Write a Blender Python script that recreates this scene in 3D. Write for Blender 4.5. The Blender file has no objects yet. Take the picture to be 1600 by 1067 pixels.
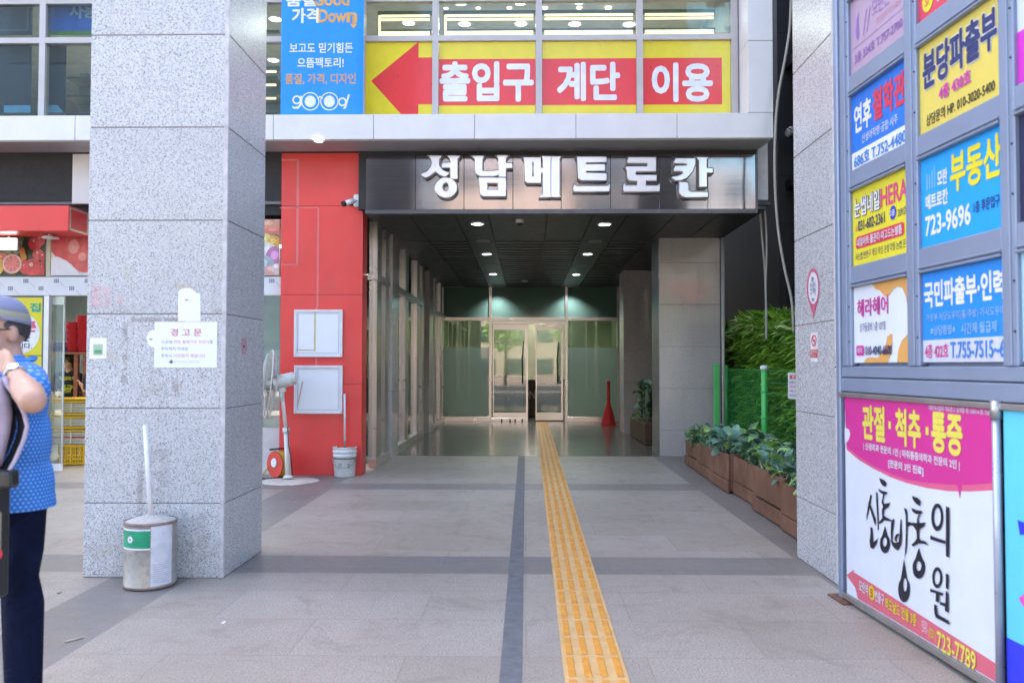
import bpy, bmesh, math, random
from mathutils import Vector, Matrix, Quaternion
R = math.radians
sc = bpy.context.scene
COL = sc.collection

# ------------------------------------------------------------------ camera
F_PX = 1300.0
CAM_H = 1.45
PITCH = math.atan(38.5 / F_PX)
YAW = math.atan(22.0 / F_PX)
ROLL = 0.001
cam = bpy.data.cameras.new('camera')
cam.sensor_width = 36.0
cam.lens = F_PX / 1600 * 36.0
cam.clip_end = 1000
cam.dof.use_dof = True
cam.dof.focus_distance = 11.0
cam.dof.aperture_fstop = 2.8
cam_o = bpy.data.objects.new('camera', cam)
COL.objects.link(cam_o)
ROT = Matrix.Rotation(YAW, 3, 'Z') @ Matrix.Rotation(math.pi / 2 + PITCH, 3, 'X') @ Matrix.Rotation(ROLL, 3, 'Z')
cam_o.location = (0, 0, CAM_H)
cam_o.rotation_euler = ROT.to_euler()
sc.camera = cam_o

# ------------------------------------------------------------------ world, sun, exposure
SUN_EL, SUN_AZ = R(50), R(-35)         # sun high behind the building
w = bpy.data.worlds.new("World")
sc.world = w
w.use_nodes = True
wn = w.node_tree
sky = wn.nodes.new('ShaderNodeTexSky')
sky.sky_type = 'NISHITA'
sky.sun_disc = False
sky.sun_elevation = SUN_EL
sky.sun_rotation = SUN_AZ
sky.air_density = 0.75
sky.dust_density = 3.5
sky.ozone_density = 0.4
wn.links.new(sky.outputs[0], wn.nodes['Background'].inputs[0])
wn.nodes['Background'].inputs[1].default_value = 0.15
sun = bpy.data.lights.new('sun', 'SUN')
sun.energy = 4.6
sun.angle = R(0.5)
sun.color = (1.0, 0.94, 0.84)
sun_o = bpy.data.objects.new('sun', sun)
COL.objects.link(sun_o)
sd = Vector((math.sin(SUN_AZ) * math.cos(SUN_EL), math.cos(SUN_AZ) * math.cos(SUN_EL), math.sin(SUN_EL)))
sun_o.rotation_euler = sd.to_track_quat('Z', 'Y').to_euler()
sun_o.location = sd * 80
vs = sc.view_settings
vs.view_transform = 'Standard'
vs.look = 'None'
vs.exposure = 2.95
vs.gamma = 1.0
vs.use_curve_mapping = False
sc.render.engine = 'CYCLES'
sc.cycles.use_denoising = True
sc.cycles.max_bounces = 8
sc.cycles.diffuse_bounces = 4
sc.cycles.glossy_bounces = 4
sc.cycles.transparent_max_bounces = 16
sc.cycles.sample_clamp_indirect = 4.0
sc.cycles.caustics_reflective = False
sc.cycles.caustics_refractive = False

# ------------------------------------------------------------------ survey helpers (a sight line met with a real plane)
def ray(px, py):
    return ROT @ Vector(((px - 800) / F_PX, -(py - 533.5) / F_PX, -1.0))
def at(px, py, Y):
    d = ray(px, py)
    return Vector((0, 0, CAM_H)) + d * (Y / d.y)
def ax(px, py, Y): return at(px, py, Y).x
def az(px, py, Y): return at(px, py, Y).z
def gr(px, py, z=0.0):
    d = ray(px, py)
    return Vector((0, 0, CAM_H)) + d * ((z - CAM_H) / d.z)
def on_x(px, py, X):
    d = ray(px, py)
    return Vector((0, 0, CAM_H)) + d * (X / d.x)

rnd = random.Random(7)

# ------------------------------------------------------------------ object helpers
def thing(name, label, cat, loc=(0, 0, 0), group=None):
    o = bpy.data.objects.new(name, None)
    COL.objects.link(o)
    o.location = loc
    o.empty_display_size = 0.1
    o['label'] = label
    o['category'] = cat
    if group: o['group'] = group
    return o
def tag(o, label, cat, group=None):
    o['label'] = label
    o['category'] = cat
    if group: o['group'] = group
    return o
def wloc(o):
    v = Vector((0, 0, 0))
    while o is not None:
        v = v + o.location
        o = o.parent
    return v
def link(name, me, mats, parent=None, loc=None):
    if not isinstance(mats, (list, tuple)): mats = [mats]
    for m in mats: me.materials.append(m)
    base = wloc(parent) if parent else (Vector(loc) if loc is not None else Vector((0, 0, 0)))
    if base.length > 0: me.transform(Matrix.Translation(-base))
    o = bpy.data.objects.new(name, me)
    COL.objects.link(o)
    if parent: o.parent = parent
    elif loc is not None: o.location = loc
    return o
def obj(name, bm, mats, parent=None, loc=None):
    me = bpy.data.meshes.new(name)
    bm.normal_update()
    bm.to_mesh(me)
    bm.free()
    return link(name, me, mats, parent, loc)
def struct(name, bm, mats):
    o = obj(name, bm, mats)
    o['kind'] = 'structure'
    return o
def dup(root, loc, label=None, group=None):
    r = root.copy(); COL.objects.link(r); r.location = loc
    if label: r['label'] = label
    if group: r['group'] = group
    for ch in list(root.children):
        c = ch.copy(); COL.objects.link(c); c.parent = r
        for g in ch.children:
            d = g.copy(); COL.objects.link(d); d.parent = c
    return r
def B(): return bmesh.new()
def box(bm, x0, x1, y0, y1, z0, z1, mi=0, bev=0.0, seg=1):
    if x1 < x0: x0, x1 = x1, x0
    if y1 < y0: y0, y1 = y1, y0
    if z1 < z0: z0, z1 = z1, z0
    t = bmesh.new()
    bmesh.ops.create_cube(t, size=1)
    for v in t.verts:
        v.co = Vector(((x0 + x1) / 2 + v.co.x * (x1 - x0), (y0 + y1) / 2 + v.co.y * (y1 - y0), (z0 + z1) / 2 + v.co.z * (z1 - z0)))
    if bev > 0:
        bmesh.ops.bevel(t, geom=t.edges[:], offset=bev, segments=seg, affect='EDGES', profile=0.5)
    add(bm, t, mi)
def add(bm, t, mi=0, mat=None, smooth=False):
    if mat is not None: t.transform(mat)
    mp = {}
    for v in t.verts: mp[v] = bm.verts.new(v.co)
    for f in t.faces:
        try:
            nf = bm.faces.new([mp[v] for v in f.verts])
        except ValueError:
            continue
        nf.material_index = mi if mi >= 0 else f.material_index
        nf.smooth = smooth or f.smooth
    t.free()
def frame_of(d):
    d = d.normalized()
    a = Vector((0, 0, 1)) if abs(d.z) < 0.9 else Vector((1, 0, 0))
    u = d.cross(a).normalized()
    return u, d.cross(u).normalized()
def cyl(bm, p0, p1, r0, r1=None, seg=16, mi=0, cap=True, smooth=True):
    p0, p1 = Vector(p0), Vector(p1)
    if r1 is None: r1 = r0
    u, v = frame_of(p1 - p0)
    a, b = [], []
    for i in range(seg):
        t = 2 * math.pi * i / seg
        d = u * math.cos(t) + v * math.sin(t)
        a.append(bm.verts.new(p0 + d * r0)); b.append(bm.verts.new(p1 + d * r1))
    for i in range(seg):
        j = (i + 1) % seg
        f = bm.faces.new((a[i], b[i], b[j], a[j])); f.material_index = mi; f.smooth = smooth
    if cap:
        f = bm.faces.new(a); f.material_index = mi
        f = bm.faces.new(b[::-1]); f.material_index = mi
def tube(bm, pts, r, seg=8, mi=0, cap=True):
    pts = [Vector(p) for p in pts]
    rings = []
    for i, p in enumerate(pts):
        d = (pts[min(i + 1, len(pts) - 1)] - pts[max(i - 1, 0)])
        u, v = frame_of(d)
        rr = r[i] if isinstance(r, (list, tuple)) else r
        if rings:
            pu = rings[-1][1]
            u = (pu - d.normalized() * pu.dot(d.normalized())).normalized()
            v = d.normalized().cross(u)
        rings.append(([bm.verts.new(p + (u * math.cos(2 * math.pi * k / seg) + v * math.sin(2 * math.pi * k / seg)) * rr) for k in range(seg)], u))
    for a, b in zip(rings, rings[1:]):
        for k in range(seg):
            j = (k + 1) % seg
            f = bm.faces.new((a[0][k], a[0][j], b[0][j], b[0][k])); f.material_index = mi; f.smooth = True
    if cap:
        f = bm.faces.new(rings[0][0][::-1]); f.material_index = mi
        f = bm.faces.new(rings[-1][0]); f.material_index = mi
def lathe(bm, prof, c, seg=32, mi=0, sx=1.0, sy=1.0, mis=None):
    c = Vector(c)
    rings = []
    for r, z in prof:
        if r < 1e-6: rings.append([bm.verts.new(c + Vector((0, 0, z)))])
        else: rings.append([bm.verts.new(c + Vector((math.cos(2 * math.pi * k / seg) * r * sx, math.sin(2 * math.pi * k / seg) * r * sy, z))) for k in range(seg)])
    for i, (a, b) in enumerate(zip(rings, rings[1:])):
        m = mis[i] if mis else mi
        for k in range(seg):
            j = (k + 1) % seg
            if len(a) == 1 and len(b) == 1: continue
            if len(a) == 1: f = bm.faces.new((a[0], b[j], b[k]))
            elif len(b) == 1: f = bm.faces.new((a[k], a[j], b[0]))
            else: f = bm.faces.new((a[k], a[j], b[j], b[k]))
            f.material_index = m; f.smooth = True
def sphere(bm, c, r, mi=0, u=16, v=10, rot=None):
    t = bmesh.new()
    bmesh.ops.create_uvsphere(t, u_segments=u, v_segments=v, radius=1)
    if not isinstance(r, (tuple, list)): r = (r, r, r)
    m = Matrix.Translation(Vector(c)) @ (rot.to_4x4() if rot else Matrix.Identity(4)) @ Matrix.Diagonal((r[0], r[1], r[2], 1))
    add(bm, t, mi, m, True)
def quad(bm, a, b, c, d, mi=0):
    f = bm.faces.new([bm.verts.new(Vector(p)) for p in (a, b, c, d)])
    f.material_index = mi
    return f

# a flat working plane: O top-left, U right, V down (unit), N outward
class Face:
    def __init__(s, O, U, V, w, h):
        s.O, s.U, s.V = Vector(O), Vector(U).normalized(), Vector(V).normalized()
        s.N = s.V.cross(s.U).normalized()
        s.w, s.h = w, h
    def p(s, u, v, n=0.0):
        return s.O + s.U * (u * s.w) + s.V * (v * s.h) + s.N * n
def front(x0, x1, z0, z1, Y):     # a face looking at the street (-Y)
    return Face((x0, Y, z1), (1, 0, 0), (0, 0, -1), x1 - x0, z1 - z0)

def curve_mesh(outlines, extrude=0.0, bevel=0.0):
    cu = bpy.data.curves.new('c', 'CURVE')
    cu.dimensions = '2D'
    cu.fill_mode = 'BOTH'
    cu.extrude = extrude
    cu.bevel_depth = bevel
    cu.bevel_resolution = 1
    for o in outlines:
        sp = cu.splines.new('POLY')
        sp.points.add(len(o) - 1)
        for q, (x, y) in zip(sp.points, o): q.co = (x, y, 0, 1)
        sp.use_cyclic_u = True
    ob = bpy.data.objects.new('c', cu)
    COL.objects.link(ob)
    dg = bpy.context.evaluated_depsgraph_get()
    me = bpy.data.meshes.new_from_object(ob.evaluated_get(dg))
    bpy.data.objects.remove(ob); bpy.data.curves.remove(cu)
    return me
_tc = {}
def text_mesh(s, res=3):
    if s in _tc: return _tc[s]
    cu = bpy.data.curves.new('t', 'FONT')
    cu.body = s
    cu.resolution_u = res
    ob = bpy.data.objects.new('t', cu)
    COL.objects.link(ob)
    dg = bpy.context.evaluated_depsgraph_get()
    me = bpy.data.meshes.new_from_object(ob.evaluated_get(dg))
    vs_ = [(v.co.x, v.co.y) for v in me.vertices]
    fs = [tuple(p.vertices) for p in me.polygons]
    bpy.data.meshes.remove(me)
    bpy.data.objects.remove(ob); bpy.data.curves.remove(cu)
    _tc[s] = (vs_, fs)
    return _tc[s]
def lettering(parent, face, s, u0, v0, u1, v1, mat, bold=0.0, lift=0.003, name='lettering', outline=None, ow=0.05):
    """Writing that fills the box u0..u1, v0..v1 of a face (fractions of it)."""
    vs_, fs = text_mesh(s)
    xs = [v[0] for v in vs_]; ys = [v[1] for v in vs_]
    x0, x1, y0, y1 = min(xs), max(xs), min(ys), max(ys)
    dx, dy = max(x1 - x0, 1e-6), max(y1 - y0, 1e-6)
    if dy < 0.25: y0, dy = y0 - 0.3, 0.8
    def layer(bm, b, z, mi):
        b *= 0.68
        offs = [(0, 0)]
        if b > 0: offs += [(b * math.cos(k * math.pi / 4), b * math.sin(k * math.pi / 4)) for k in range(8)]
        for k, (ox, oy) in enumerate(offs):
            vv = []
            for (x, y) in vs_:
                u = u0 + (u1 - u0) * ((x + ox - x0) / dx)
                v = v1 - (v1 - v0) * ((y + oy - y0) / dy)
                vv.append(bm.verts.new(face.p(u, v, z + k * 0.00012)))
            for f in fs:
                try:
                    nf = bm.faces.new([vv[i] for i in f]); nf.material_index = mi
                except ValueError: pass
    bm = B()
    mats = [mat]
    if outline is not None:
        mats.append(outline); layer(bm, bold + ow, lift, 1); lift += 0.0025
    layer(bm, bold, lift, 0)
    return obj(name, bm, mats, parent)
def shape(parent, face, outlines, mat, lift=0.003, name='print', thick=0.0006):
    """A flat cut shape; outlines in fractions of the face."""
    bm = B()
    me = curve_mesh([[(u * face.w, -v * face.h) for u, v in o] for o in outlines])
    bm.from_mesh(me); bpy.data.meshes.remove(me)
    for v in bm.verts: v.co = face.p(v.co.x / face.w, -v.co.y / face.h, lift)
    return obj(name, bm, mat, parent)
def ell(cx, cy, rx, ry, n=28, a0=0):
    return [(cx + rx * math.cos(a0 + 2 * math.pi * k / n), cy + ry * math.sin(a0 + 2 * math.pi * k / n)) for k in range(n)]
def rect(u0, v0, u1, v1): return [(u0, v0), (u1, v0), (u1, v1), (u0, v1)]
def rrect(u0, v0, u1, v1, r, asp=1.0, n=5):
    out = []
    for cx, cy, a in ((u1 - r, v0 + r * asp, -90), (u1 - r, v1 - r * asp, 0), (u0 + r, v1 - r * asp, 90), (u0 + r, v0 + r * asp, 180)):
        for k in range(n + 1):
            t = R(a + 90 * k / n)
            out.append((cx + r * math.cos(t), cy + r * asp * math.sin(t)))
    return out
def slab(name, face, mat, parent, t=0.01, u0=0, v0=0, u1=1, v1=1):
    """A board of thickness t whose outer side is the face."""
    bm = B()
    a = [face.p(u, v) for u, v in ((u0, v0), (u1, v0), (u1, v1), (u0, v1))]
    b = [p - face.N * t for p in a]
    A = [bm.verts.new(p) for p in a]; Bv = [bm.verts.new(p) for p in b]
    bm.faces.new(A[::-1]); bm.faces.new(Bv)
    for i in range(4): bm.faces.new((A[i], A[(i + 1) % 4], Bv[(i + 1) % 4], Bv[i]))
    bmesh.ops.recalc_face_normals(bm, faces=bm.faces[:])
    return obj(name, bm, mat, parent)
def frame_on(name, face, mat, parent, wd, proud=0.01, back=0.01, mw=None):
    """Four bars round a face, mitre-free (top and bottom run through)."""
    bm = B()
    def bar(u0, v0, u1, v1):
        a = [face.p(u, v, proud) for u, v in ((u0, v0), (u1, v0), (u1, v1), (u0, v1))]
        b = [p - face.N * (proud + back) for p in a]
        A = [bm.verts.new(p) for p in a]; Bv = [bm.verts.new(p) for p in b]
        bm.faces.new(A[::-1]); bm.faces.new(Bv)
        for i in range(4): bm.faces.new((A[i], A[(i + 1) % 4], Bv[(i + 1) % 4], Bv[i]))
    fu, fv = wd / face.w, wd / face.h
    bar(0, 0, 1, fv); bar(0, 1 - fv, 1, 1); bar(0, fv, fu, 1 - fv); bar(1 - fu, fv, 1, 1 - fv)
    bmesh.ops.recalc_face_normals(bm, faces=bm.faces[:])
    return obj(name, bm, mat, parent)

# ------------------------------------------------------------------ materials
class NT:
    def __init__(s, name):
        s.m = bpy.data.materials.new(name)
        s.m.use_nodes = True
        s.t = s.m.node_tree
        s.b = s.t.nodes['Principled BSDF']
        s.out = s.t.nodes['Material Output']
        s.tc = s.t.nodes.new('ShaderNodeTexCoord')
        s.pos = s.t.nodes.new('ShaderNodeNewGeometry').outputs['Position']
    def n(s, typ, **kw):
        nd = s.t.nodes.new('ShaderNode' + typ)
        for k, v in kw.items(): setattr(nd, k, v)
        return nd
    def set(s, sock, v):
        if isinstance(v, bpy.types.NodeSocket): s.t.links.new(v, sock)
        elif isinstance(v, (tuple, list)) and len(v) == 3 and sock.type == 'RGBA': sock.default_value = (*v, 1)
        else: sock.default_value = v
    def math(s, op, a, b=0.0, c=0.0):
        nd = s.n('Math', operation=op)
        for i, x in enumerate((a, b, c)): s.set(nd.inputs[i], x)
        return nd.outputs[0]
    def noise(s, scale, detail=3, rough=0.55, vec=None, dist=0.0):
        nd = s.n('TexNoise')
        s.set(nd.inputs['Scale'], scale); s.set(nd.inputs['Detail'], detail); s.set(nd.inputs['Roughness'], rough)
        s.set(nd.inputs['Distortion'], dist)
        s.t.links.new(vec if vec is not None else s.tc.outputs['Object'], nd.inputs['Vector'])
        return nd.outputs['Fac']
    def vor(s, scale, vec=None, rand=1.0, out='Distance'):
        nd = s.n('TexVoronoi')
        s.set(nd.inputs['Scale'], scale); s.set(nd.inputs['Randomness'], rand)
        s.t.links.new(vec if vec is not None else s.tc.outputs['Object'], nd.inputs['Vector'])
        return nd.outputs[out]
    def ramp(s, fac, stops, interp='LINEAR'):
        nd = s.n('ValToRGB')
        nd.color_ramp.interpolation = interp
        els = nd.color_ramp.elements
        while len(els) < len(stops): els.new(0.5)
        for e, (p, c) in zip(els, stops):
            e.position = p
            e.color = (*c, 1) if isinstance(c, (tuple, list)) else (c, c, c, 1)
        s.t.links.new(fac, nd.inputs[0])
        return nd.outputs[0]
    def mix(s, fac, a, b, mode='MIX'):
        nd = s.n('Mix', data_type='RGBA', blend_type=mode)
        s.set(nd.inputs[0], fac); s.set(nd.inputs[6], a); s.set(nd.inputs[7], b)
        return nd.outputs[2]
    def bump(s, h, strength=0.2, dist=0.01):
        nd = s.n('Bump')
        s.set(nd.inputs['Strength'], strength); s.set(nd.inputs['Distance'], dist)
        s.t.links.new(h, nd.inputs['Height'])
        s.t.links.new(nd.outputs[0], s.b.inputs['Normal'])
    def sep(s, vec):
        nd = s.n('SeparateXYZ'); s.t.links.new(vec, nd.inputs[0]); return nd.outputs
    def comb(s, x, y, z):
        nd = s.n('CombineXYZ')
        for i, v in enumerate((x, y, z)): s.set(nd.inputs[i], v)
        return nd.outputs[0]
    def p(s, **kw):
        for k, v in kw.items():
            key = {'color': 'Base Color', 'rough': 'Roughness', 'metal': 'Metallic', 'spec': 'Specular IOR Level', 'emit': 'Emission Color', 'estr': 'Emission Strength', 'coat': 'Coat Weight', 'crough': 'Coat Roughness'}[k]
            s.set(s.b.inputs[key], v)
        return s.m
def M(name, col, rough=0.5, metal=0.0, var=0.10, scale=6.0, bump=0.0, bscale=60, spec=0.5, dirt=0.0, coat=0.0):
    t = NT(name)
    a = t.noise(scale, 4)
    lo = tuple(c * (1 - var) for c in col); hi = tuple(min(1, c * (1 + var)) for c in col)
    c = t.ramp(a, [(0.3, lo), (0.7, hi)])
    if dirt > 0:
        d = t.ramp(t.noise(scale * 2.3, 6, 0.7), [(0.50, 0.0), (0.72, 1.0)])
        c = t.mix(t.math('MULTIPLY', d, dirt), c, (0.16, 0.13, 0.10))
    r = t.math('MULTIPLY_ADD', t.noise(scale * 3, 4), rough * 0.5, rough * 0.75)
    t.p(color=c, rough=r, metal=metal, spec=spec, coat=coat)
    if bump > 0: t.bump(t.noise(bscale, 3), bump, 0.004)
    return t.m
def emit(name, col, strength):
    t = NT(name)
    t.p(color=(0.8, 0.8, 0.8), emit=col, estr=strength)
    return t.m
def glass(name, tint=(0.9, 0.95, 0.93), rough=0.0, base=0.05, k=0.9):
    t = NT(name)
    tr = t.n('BsdfTransparent'); t.set(tr.inputs[0], tint)
    gl = t.n('BsdfGlossy'); t.set(gl.inputs['Roughness'], rough)
    fr = t.n('Fresnel'); t.set(fr.inputs[0], 1.5)
    f = t.math('MULTIPLY_ADD', fr.outputs[0], k, base)
    mx = t.n('MixShader')
    t.t.links.new(f, mx.inputs[0]); t.t.links.new(tr.outputs[0], mx.inputs[1]); t.t.links.new(gl.outputs[0], mx.inputs[2])
    t.t.links.new(mx.outputs[0], t.out.inputs[0])
    return t.m
def film(name, col, trans=0.25, base=0.05, k=0.9, rough=0.02):
    """Glass with a frosted film: scattered light, a little see-through, a mirror skin."""
    t = NT(name)
    df = t.n('BsdfDiffuse'); t.set(df.inputs[0], col)
    tl = t.n('BsdfTranslucent'); t.set(tl.inputs[0], col)
    tr = t.n('BsdfTransparent'); t.set(tr.inputs[0], col)
    m1 = t.n('MixShader'); t.set(m1.inputs[0], 0.45)
    t.t.links.new(df.outputs[0], m1.inputs[1]); t.t.links.new(tl.outputs[0], m1.inputs[2])
    m2 = t.n('MixShader'); t.set(m2.inputs[0], trans)
    t.t.links.new(m1.outputs[0], m2.inputs[1]); t.t.links.new(tr.outputs[0], m2.inputs[2])
    gl = t.n('BsdfGlossy'); t.set(gl.inputs['Roughness'], rough)
    fr = t.n('Fresnel'); t.set(fr.inputs[0], 1.5)
    m3 = t.n('MixShader')
    t.t.links.new(t.math('MULTIPLY_ADD', fr.outputs[0], k, base), m3.inputs[0])
    t.t.links.new(m2.outputs[0], m3.inputs[1]); t.t.links.new(gl.outputs[0], m3.inputs[2])
    t.t.links.new(m3.outputs[0], t.out.inputs[0])
    return t.m
def granite(name, light, mid, dark, scale=120, rough=0.3, stains_and_shade=None, contrast=0.08, coat=0.0):
    t = NT(name)
    v = t.pos
    a = t.noise(scale, 2, 0.6, v)
    c = t.ramp(a, [(0.33, dark), (0.41, mid), (0.48 + contrast, light)])
    b = t.noise(scale * 0.45, 1, 0.5, v)
    c = t.mix(t.ramp(b, [(0.64, 0.0), (0.70, 0.35)]), c, dark)
    big = t.noise(1.3, 4, 0.6, v)
    c = t.mix(t.ramp(big, [(0.35, 0.0), (0.75, 0.22)]), c, tuple(x * 0.72 for x in mid))
    if stains_and_shade:
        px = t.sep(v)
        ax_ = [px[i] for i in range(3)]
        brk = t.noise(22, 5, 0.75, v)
        for (i, a0, a1, z0, z1, col, amt, th) in stains_and_shade:
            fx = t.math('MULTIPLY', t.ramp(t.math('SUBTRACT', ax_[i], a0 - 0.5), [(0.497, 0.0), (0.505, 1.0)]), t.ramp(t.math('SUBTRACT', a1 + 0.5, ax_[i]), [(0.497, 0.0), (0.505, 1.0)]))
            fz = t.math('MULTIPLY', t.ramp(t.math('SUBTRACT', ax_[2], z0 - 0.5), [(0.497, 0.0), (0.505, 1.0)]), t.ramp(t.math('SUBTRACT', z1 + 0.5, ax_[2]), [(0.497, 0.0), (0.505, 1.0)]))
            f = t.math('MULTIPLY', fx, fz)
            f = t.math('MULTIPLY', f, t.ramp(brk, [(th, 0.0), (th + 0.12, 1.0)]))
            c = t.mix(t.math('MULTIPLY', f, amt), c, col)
    sx_ = t.sep(v)
    wn_ = t.n('TexWhiteNoise', noise_dimensions='1D')
    t.t.links.new(t.math('FLOOR', t.math('DIVIDE', t.math('SUBTRACT', sx_[2], 0.507), 0.65)), wn_.inputs['W'])
    c = t.mix(t.math('MULTIPLY', wn_.outputs['Value'], 0.16), c, tuple(x * 0.6 for x in mid))
    stk = t.noise(1.0, 5, 0.65, t.comb(t.math('MULTIPLY', sx_[0], 14), t.math('MULTIPLY', sx_[1], 14), t.math('MULTIPLY', sx_[2], 0.8)))
    c = t.mix(t.ramp(stk, [(0.52, 0.0), (0.72, 0.22)]), c, (0.28, 0.25, 0.23))
    t.p(color=c, rough=t.math('MULTIPLY_ADD', t.noise(scale, 2, 0.5, v), 0.15, rough), coat=coat, crough=0.06)
    t.bump(a, 0.06, 0.002)
    return t.m

# ------------------------------------------------------------------ measured positions
COLF, COLB = 5.70, 6.53            # near columns, front and back
YB, YF, YW = 10.42, 10.92, 10.86   # white band front, main facade, upstairs window plane
YP = 13.5                          # inner granite column / floor change
YD = 21.9                          # glass entrance wall
ZC = 3.53                          # passage ceiling
XL, XR = -2.16, 2.16               # passage sides
BAND_T, BAND_B = az(800, 178, YB), az(800, 217, YB)

def pxrect(x0, x1, y0, y1, Y):
    return ax(x0, y0, Y), ax(x1, y0, Y), az(x0, y1, Y), az(x0, y0, Y)
def stain(x0, x1, y0, y1, col, amt, th, Y=COLF):
    a, b, c, d = pxrect(x0, x1, y0, y1, Y)
    return (0, a, b, c, d, col, amt * 0.75, th)
BR = (0.23, 0.19, 0.17)
stains_and_shade = [
    stain(143, 174, 448, 480, (0.75, 0.30, 0.36), 0.55, 0.40), stain(184, 192, 462, 478, (0.75, 0.30, 0.36), 0.5, 0.38),
    stain(205, 290, 496, 503, BR, 0.85, 0.36), stain(191, 200, 505, 604, BR, 0.85, 0.42),
    stain(200, 285, 599, 622, BR, 0.45, 0.48), stain(145, 200, 602, 612, BR, 0.5, 0.50),
    stain(268, 280, 592, 612, BR, 0.7, 0.42), stain(140, 215, 477, 488, (0.3, 0.28, 0.28), 0.5, 0.47),
    stain(233, 268, 700, 822, BR, 0.5, 0.45), stain(184, 222, 757, 770, BR, 0.45, 0.46), stain(215, 224, 735, 828, BR, 0.6, 0.42),  # first patch puts the pole's shade into the stone colour
    stain(143, 160, 720, 750, BR, 0.6, 0.52), stain(272, 330, 800, 880, BR, 0.5, 0.5), stain(165, 186, 545, 566, (0.5, 0.42, 0.25), 0.5, 0.45),
    stain(262, 300, 443, 450, (0.5, 0.40, 0.22), 0.6, 0.42), stain(195, 203, 412, 442, (0.5, 0.45, 0.25), 0.4, 0.42),
    stain(130, 345, 850, 905, (0.38, 0.33, 0.28), 0.45, 0.46),  # broken grime along the foot, also standing in for contact shade
]
m_gran = granite('granite_grey', (0.62, 0.62, 0.635), (0.44, 0.44, 0.455), (0.09, 0.09, 0.10), 138, 0.20, stains_and_shade, 0.05)
m_gran_dark = granite('granite_warm', (0.58, 0.535, 0.51), (0.38, 0.35, 0.335), (0.09, 0.085, 0.08), 118, 0.20, coat=0.35)
m_joint = M('stone_joint', (0.16, 0.14, 0.13), 0.9)
m_trim = M('stone_corner', (0.52, 0.50, 0.51), 0.4, var=0.2, scale=20)

# pavement: granite tiles, bands of bluish stone on the column lines
def pavement_mat(name, tint, band, tile=(0.6, 0.4), rough=0.55, bands=True, offset=0.0, jd=0.55):
    t = NT(name)
    v = t.pos
    xs = t.sep(v)
    grain = t.noise(105, 3, 0.7, v)
    c = t.ramp(grain, [(0.34, tuple(x * 0.45 for x in tint)), (0.5, tint), (0.64, tuple(min(1, x * 1.32) for x in tint))])
    if bands:
        def inb(s, lo, hi):
            return t.math('MULTIPLY', t.math('GREATER_THAN', s, lo), t.math('LESS_THAN', s, hi))
        f = inb(xs[0], -2.84, -2.30)
        f = t.math('MAXIMUM', f, inb(xs[0], 2.03, 2.57))
        for lo, hi in ((5.86, 6.39), (9.80, 10.33), (1.9, 2.43)):
            f = t.math('MAXIMUM', f, inb(xs[1], lo, hi))
        f = t.math('MULTIPLY', f, 0.92)
        cb = t.ramp(grain, [(0.34, tuple(x * 0.7 for x in band)), (0.5, band), (0.64, tuple(min(1, x * 1.2) for x in band))])
        c = t.mix(f, c, cb)
    br = t.n('TexBrick', offset=offset, squash=1.0)
    for k, val in (('Color1', (1, 1, 1, 1)), ('Color2', (0.86, 0.85, 0.835, 1)), ('Mortar', (jd, jd, jd, 1)), ('Scale', 1.0), ('Mortar Size', 0.003), ('Mortar Smooth', 0.3), ('Bias', 0.1), ('Brick Width', tile[0]), ('Row Height', tile[1])):
        br.inputs[k].default_value = val
    t.t.links.new(v, br.inputs['Vector'])
    c = t.mix(1.0, c, br.outputs['Color'], 'MULTIPLY')
    big = t.noise(0.9, 5, 0.65, v)
    c = t.mix(t.ramp(big, [(0.40, 0.0), (0.70, 0.5)]), c, (tint[0] * 0.70, tint[1] * 0.66, tint[2] * 0.62))
    gum = t.vor(2.6, v)
    c = t.mix(t.ramp(gum, [(0.026, 0.6), (0.044, 0.0)]), c, (0.12, 0.10, 0.095))
    c = t.mix(t.ramp(t.noise(2.6, 7, 0.78, v, 0.8), [(0.52, 0.0), (0.66, 0.55)]), c, (tint[0] * 0.55, tint[1] * 0.50, tint[2] * 0.46))
    scuff = t.noise(9, 6, 0.75, v)
    c = t.mix(t.ramp(scuff, [(0.58, 0.0), (0.75, 0.28)]), c, tuple(x * 0.6 for x in tint))
    t.p(color=c, rough=t.math('MULTIPLY_ADD', scuff, 0.3 if bands else 0.1, rough - 0.12))
    if bands: t.bump(t.math('MULTIPLY_ADD', br.outputs['Fac'], -1.5, grain), 0.10, 0.003)
    return t.m
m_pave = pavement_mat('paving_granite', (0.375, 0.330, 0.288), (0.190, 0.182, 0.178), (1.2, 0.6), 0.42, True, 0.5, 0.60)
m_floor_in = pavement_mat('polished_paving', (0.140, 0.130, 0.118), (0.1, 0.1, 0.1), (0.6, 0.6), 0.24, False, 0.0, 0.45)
m_strip = M('dark_stone_strip', (0.125, 0.13, 0.14), 0.6, var=0.2, scale=12, bump=0.1)
m_asphalt = M('asphalt', (0.05, 0.05, 0.052), 0.9, var=0.25, scale=3, bump=0.2)
bm = B(); quad(bm, (-200, -200, 0), (200, -200, 0), (200, 200, 0), (-200, 200, 0))
struct('pavement', bm, m_pave)
bm = B(); box(bm, -200, 200, -17, -4.5, 0.0, 0.004)
struct('road', bm, m_asphalt)
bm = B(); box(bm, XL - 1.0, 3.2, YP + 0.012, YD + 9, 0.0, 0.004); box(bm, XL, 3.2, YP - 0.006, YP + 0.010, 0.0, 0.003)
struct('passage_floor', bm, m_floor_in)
bm = B(); box(bm, -0.123, -0.018, 1.0, YP - 0.01, 0, 0.003, 0)
struct('dark_paving_strip', bm, m_strip)

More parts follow.
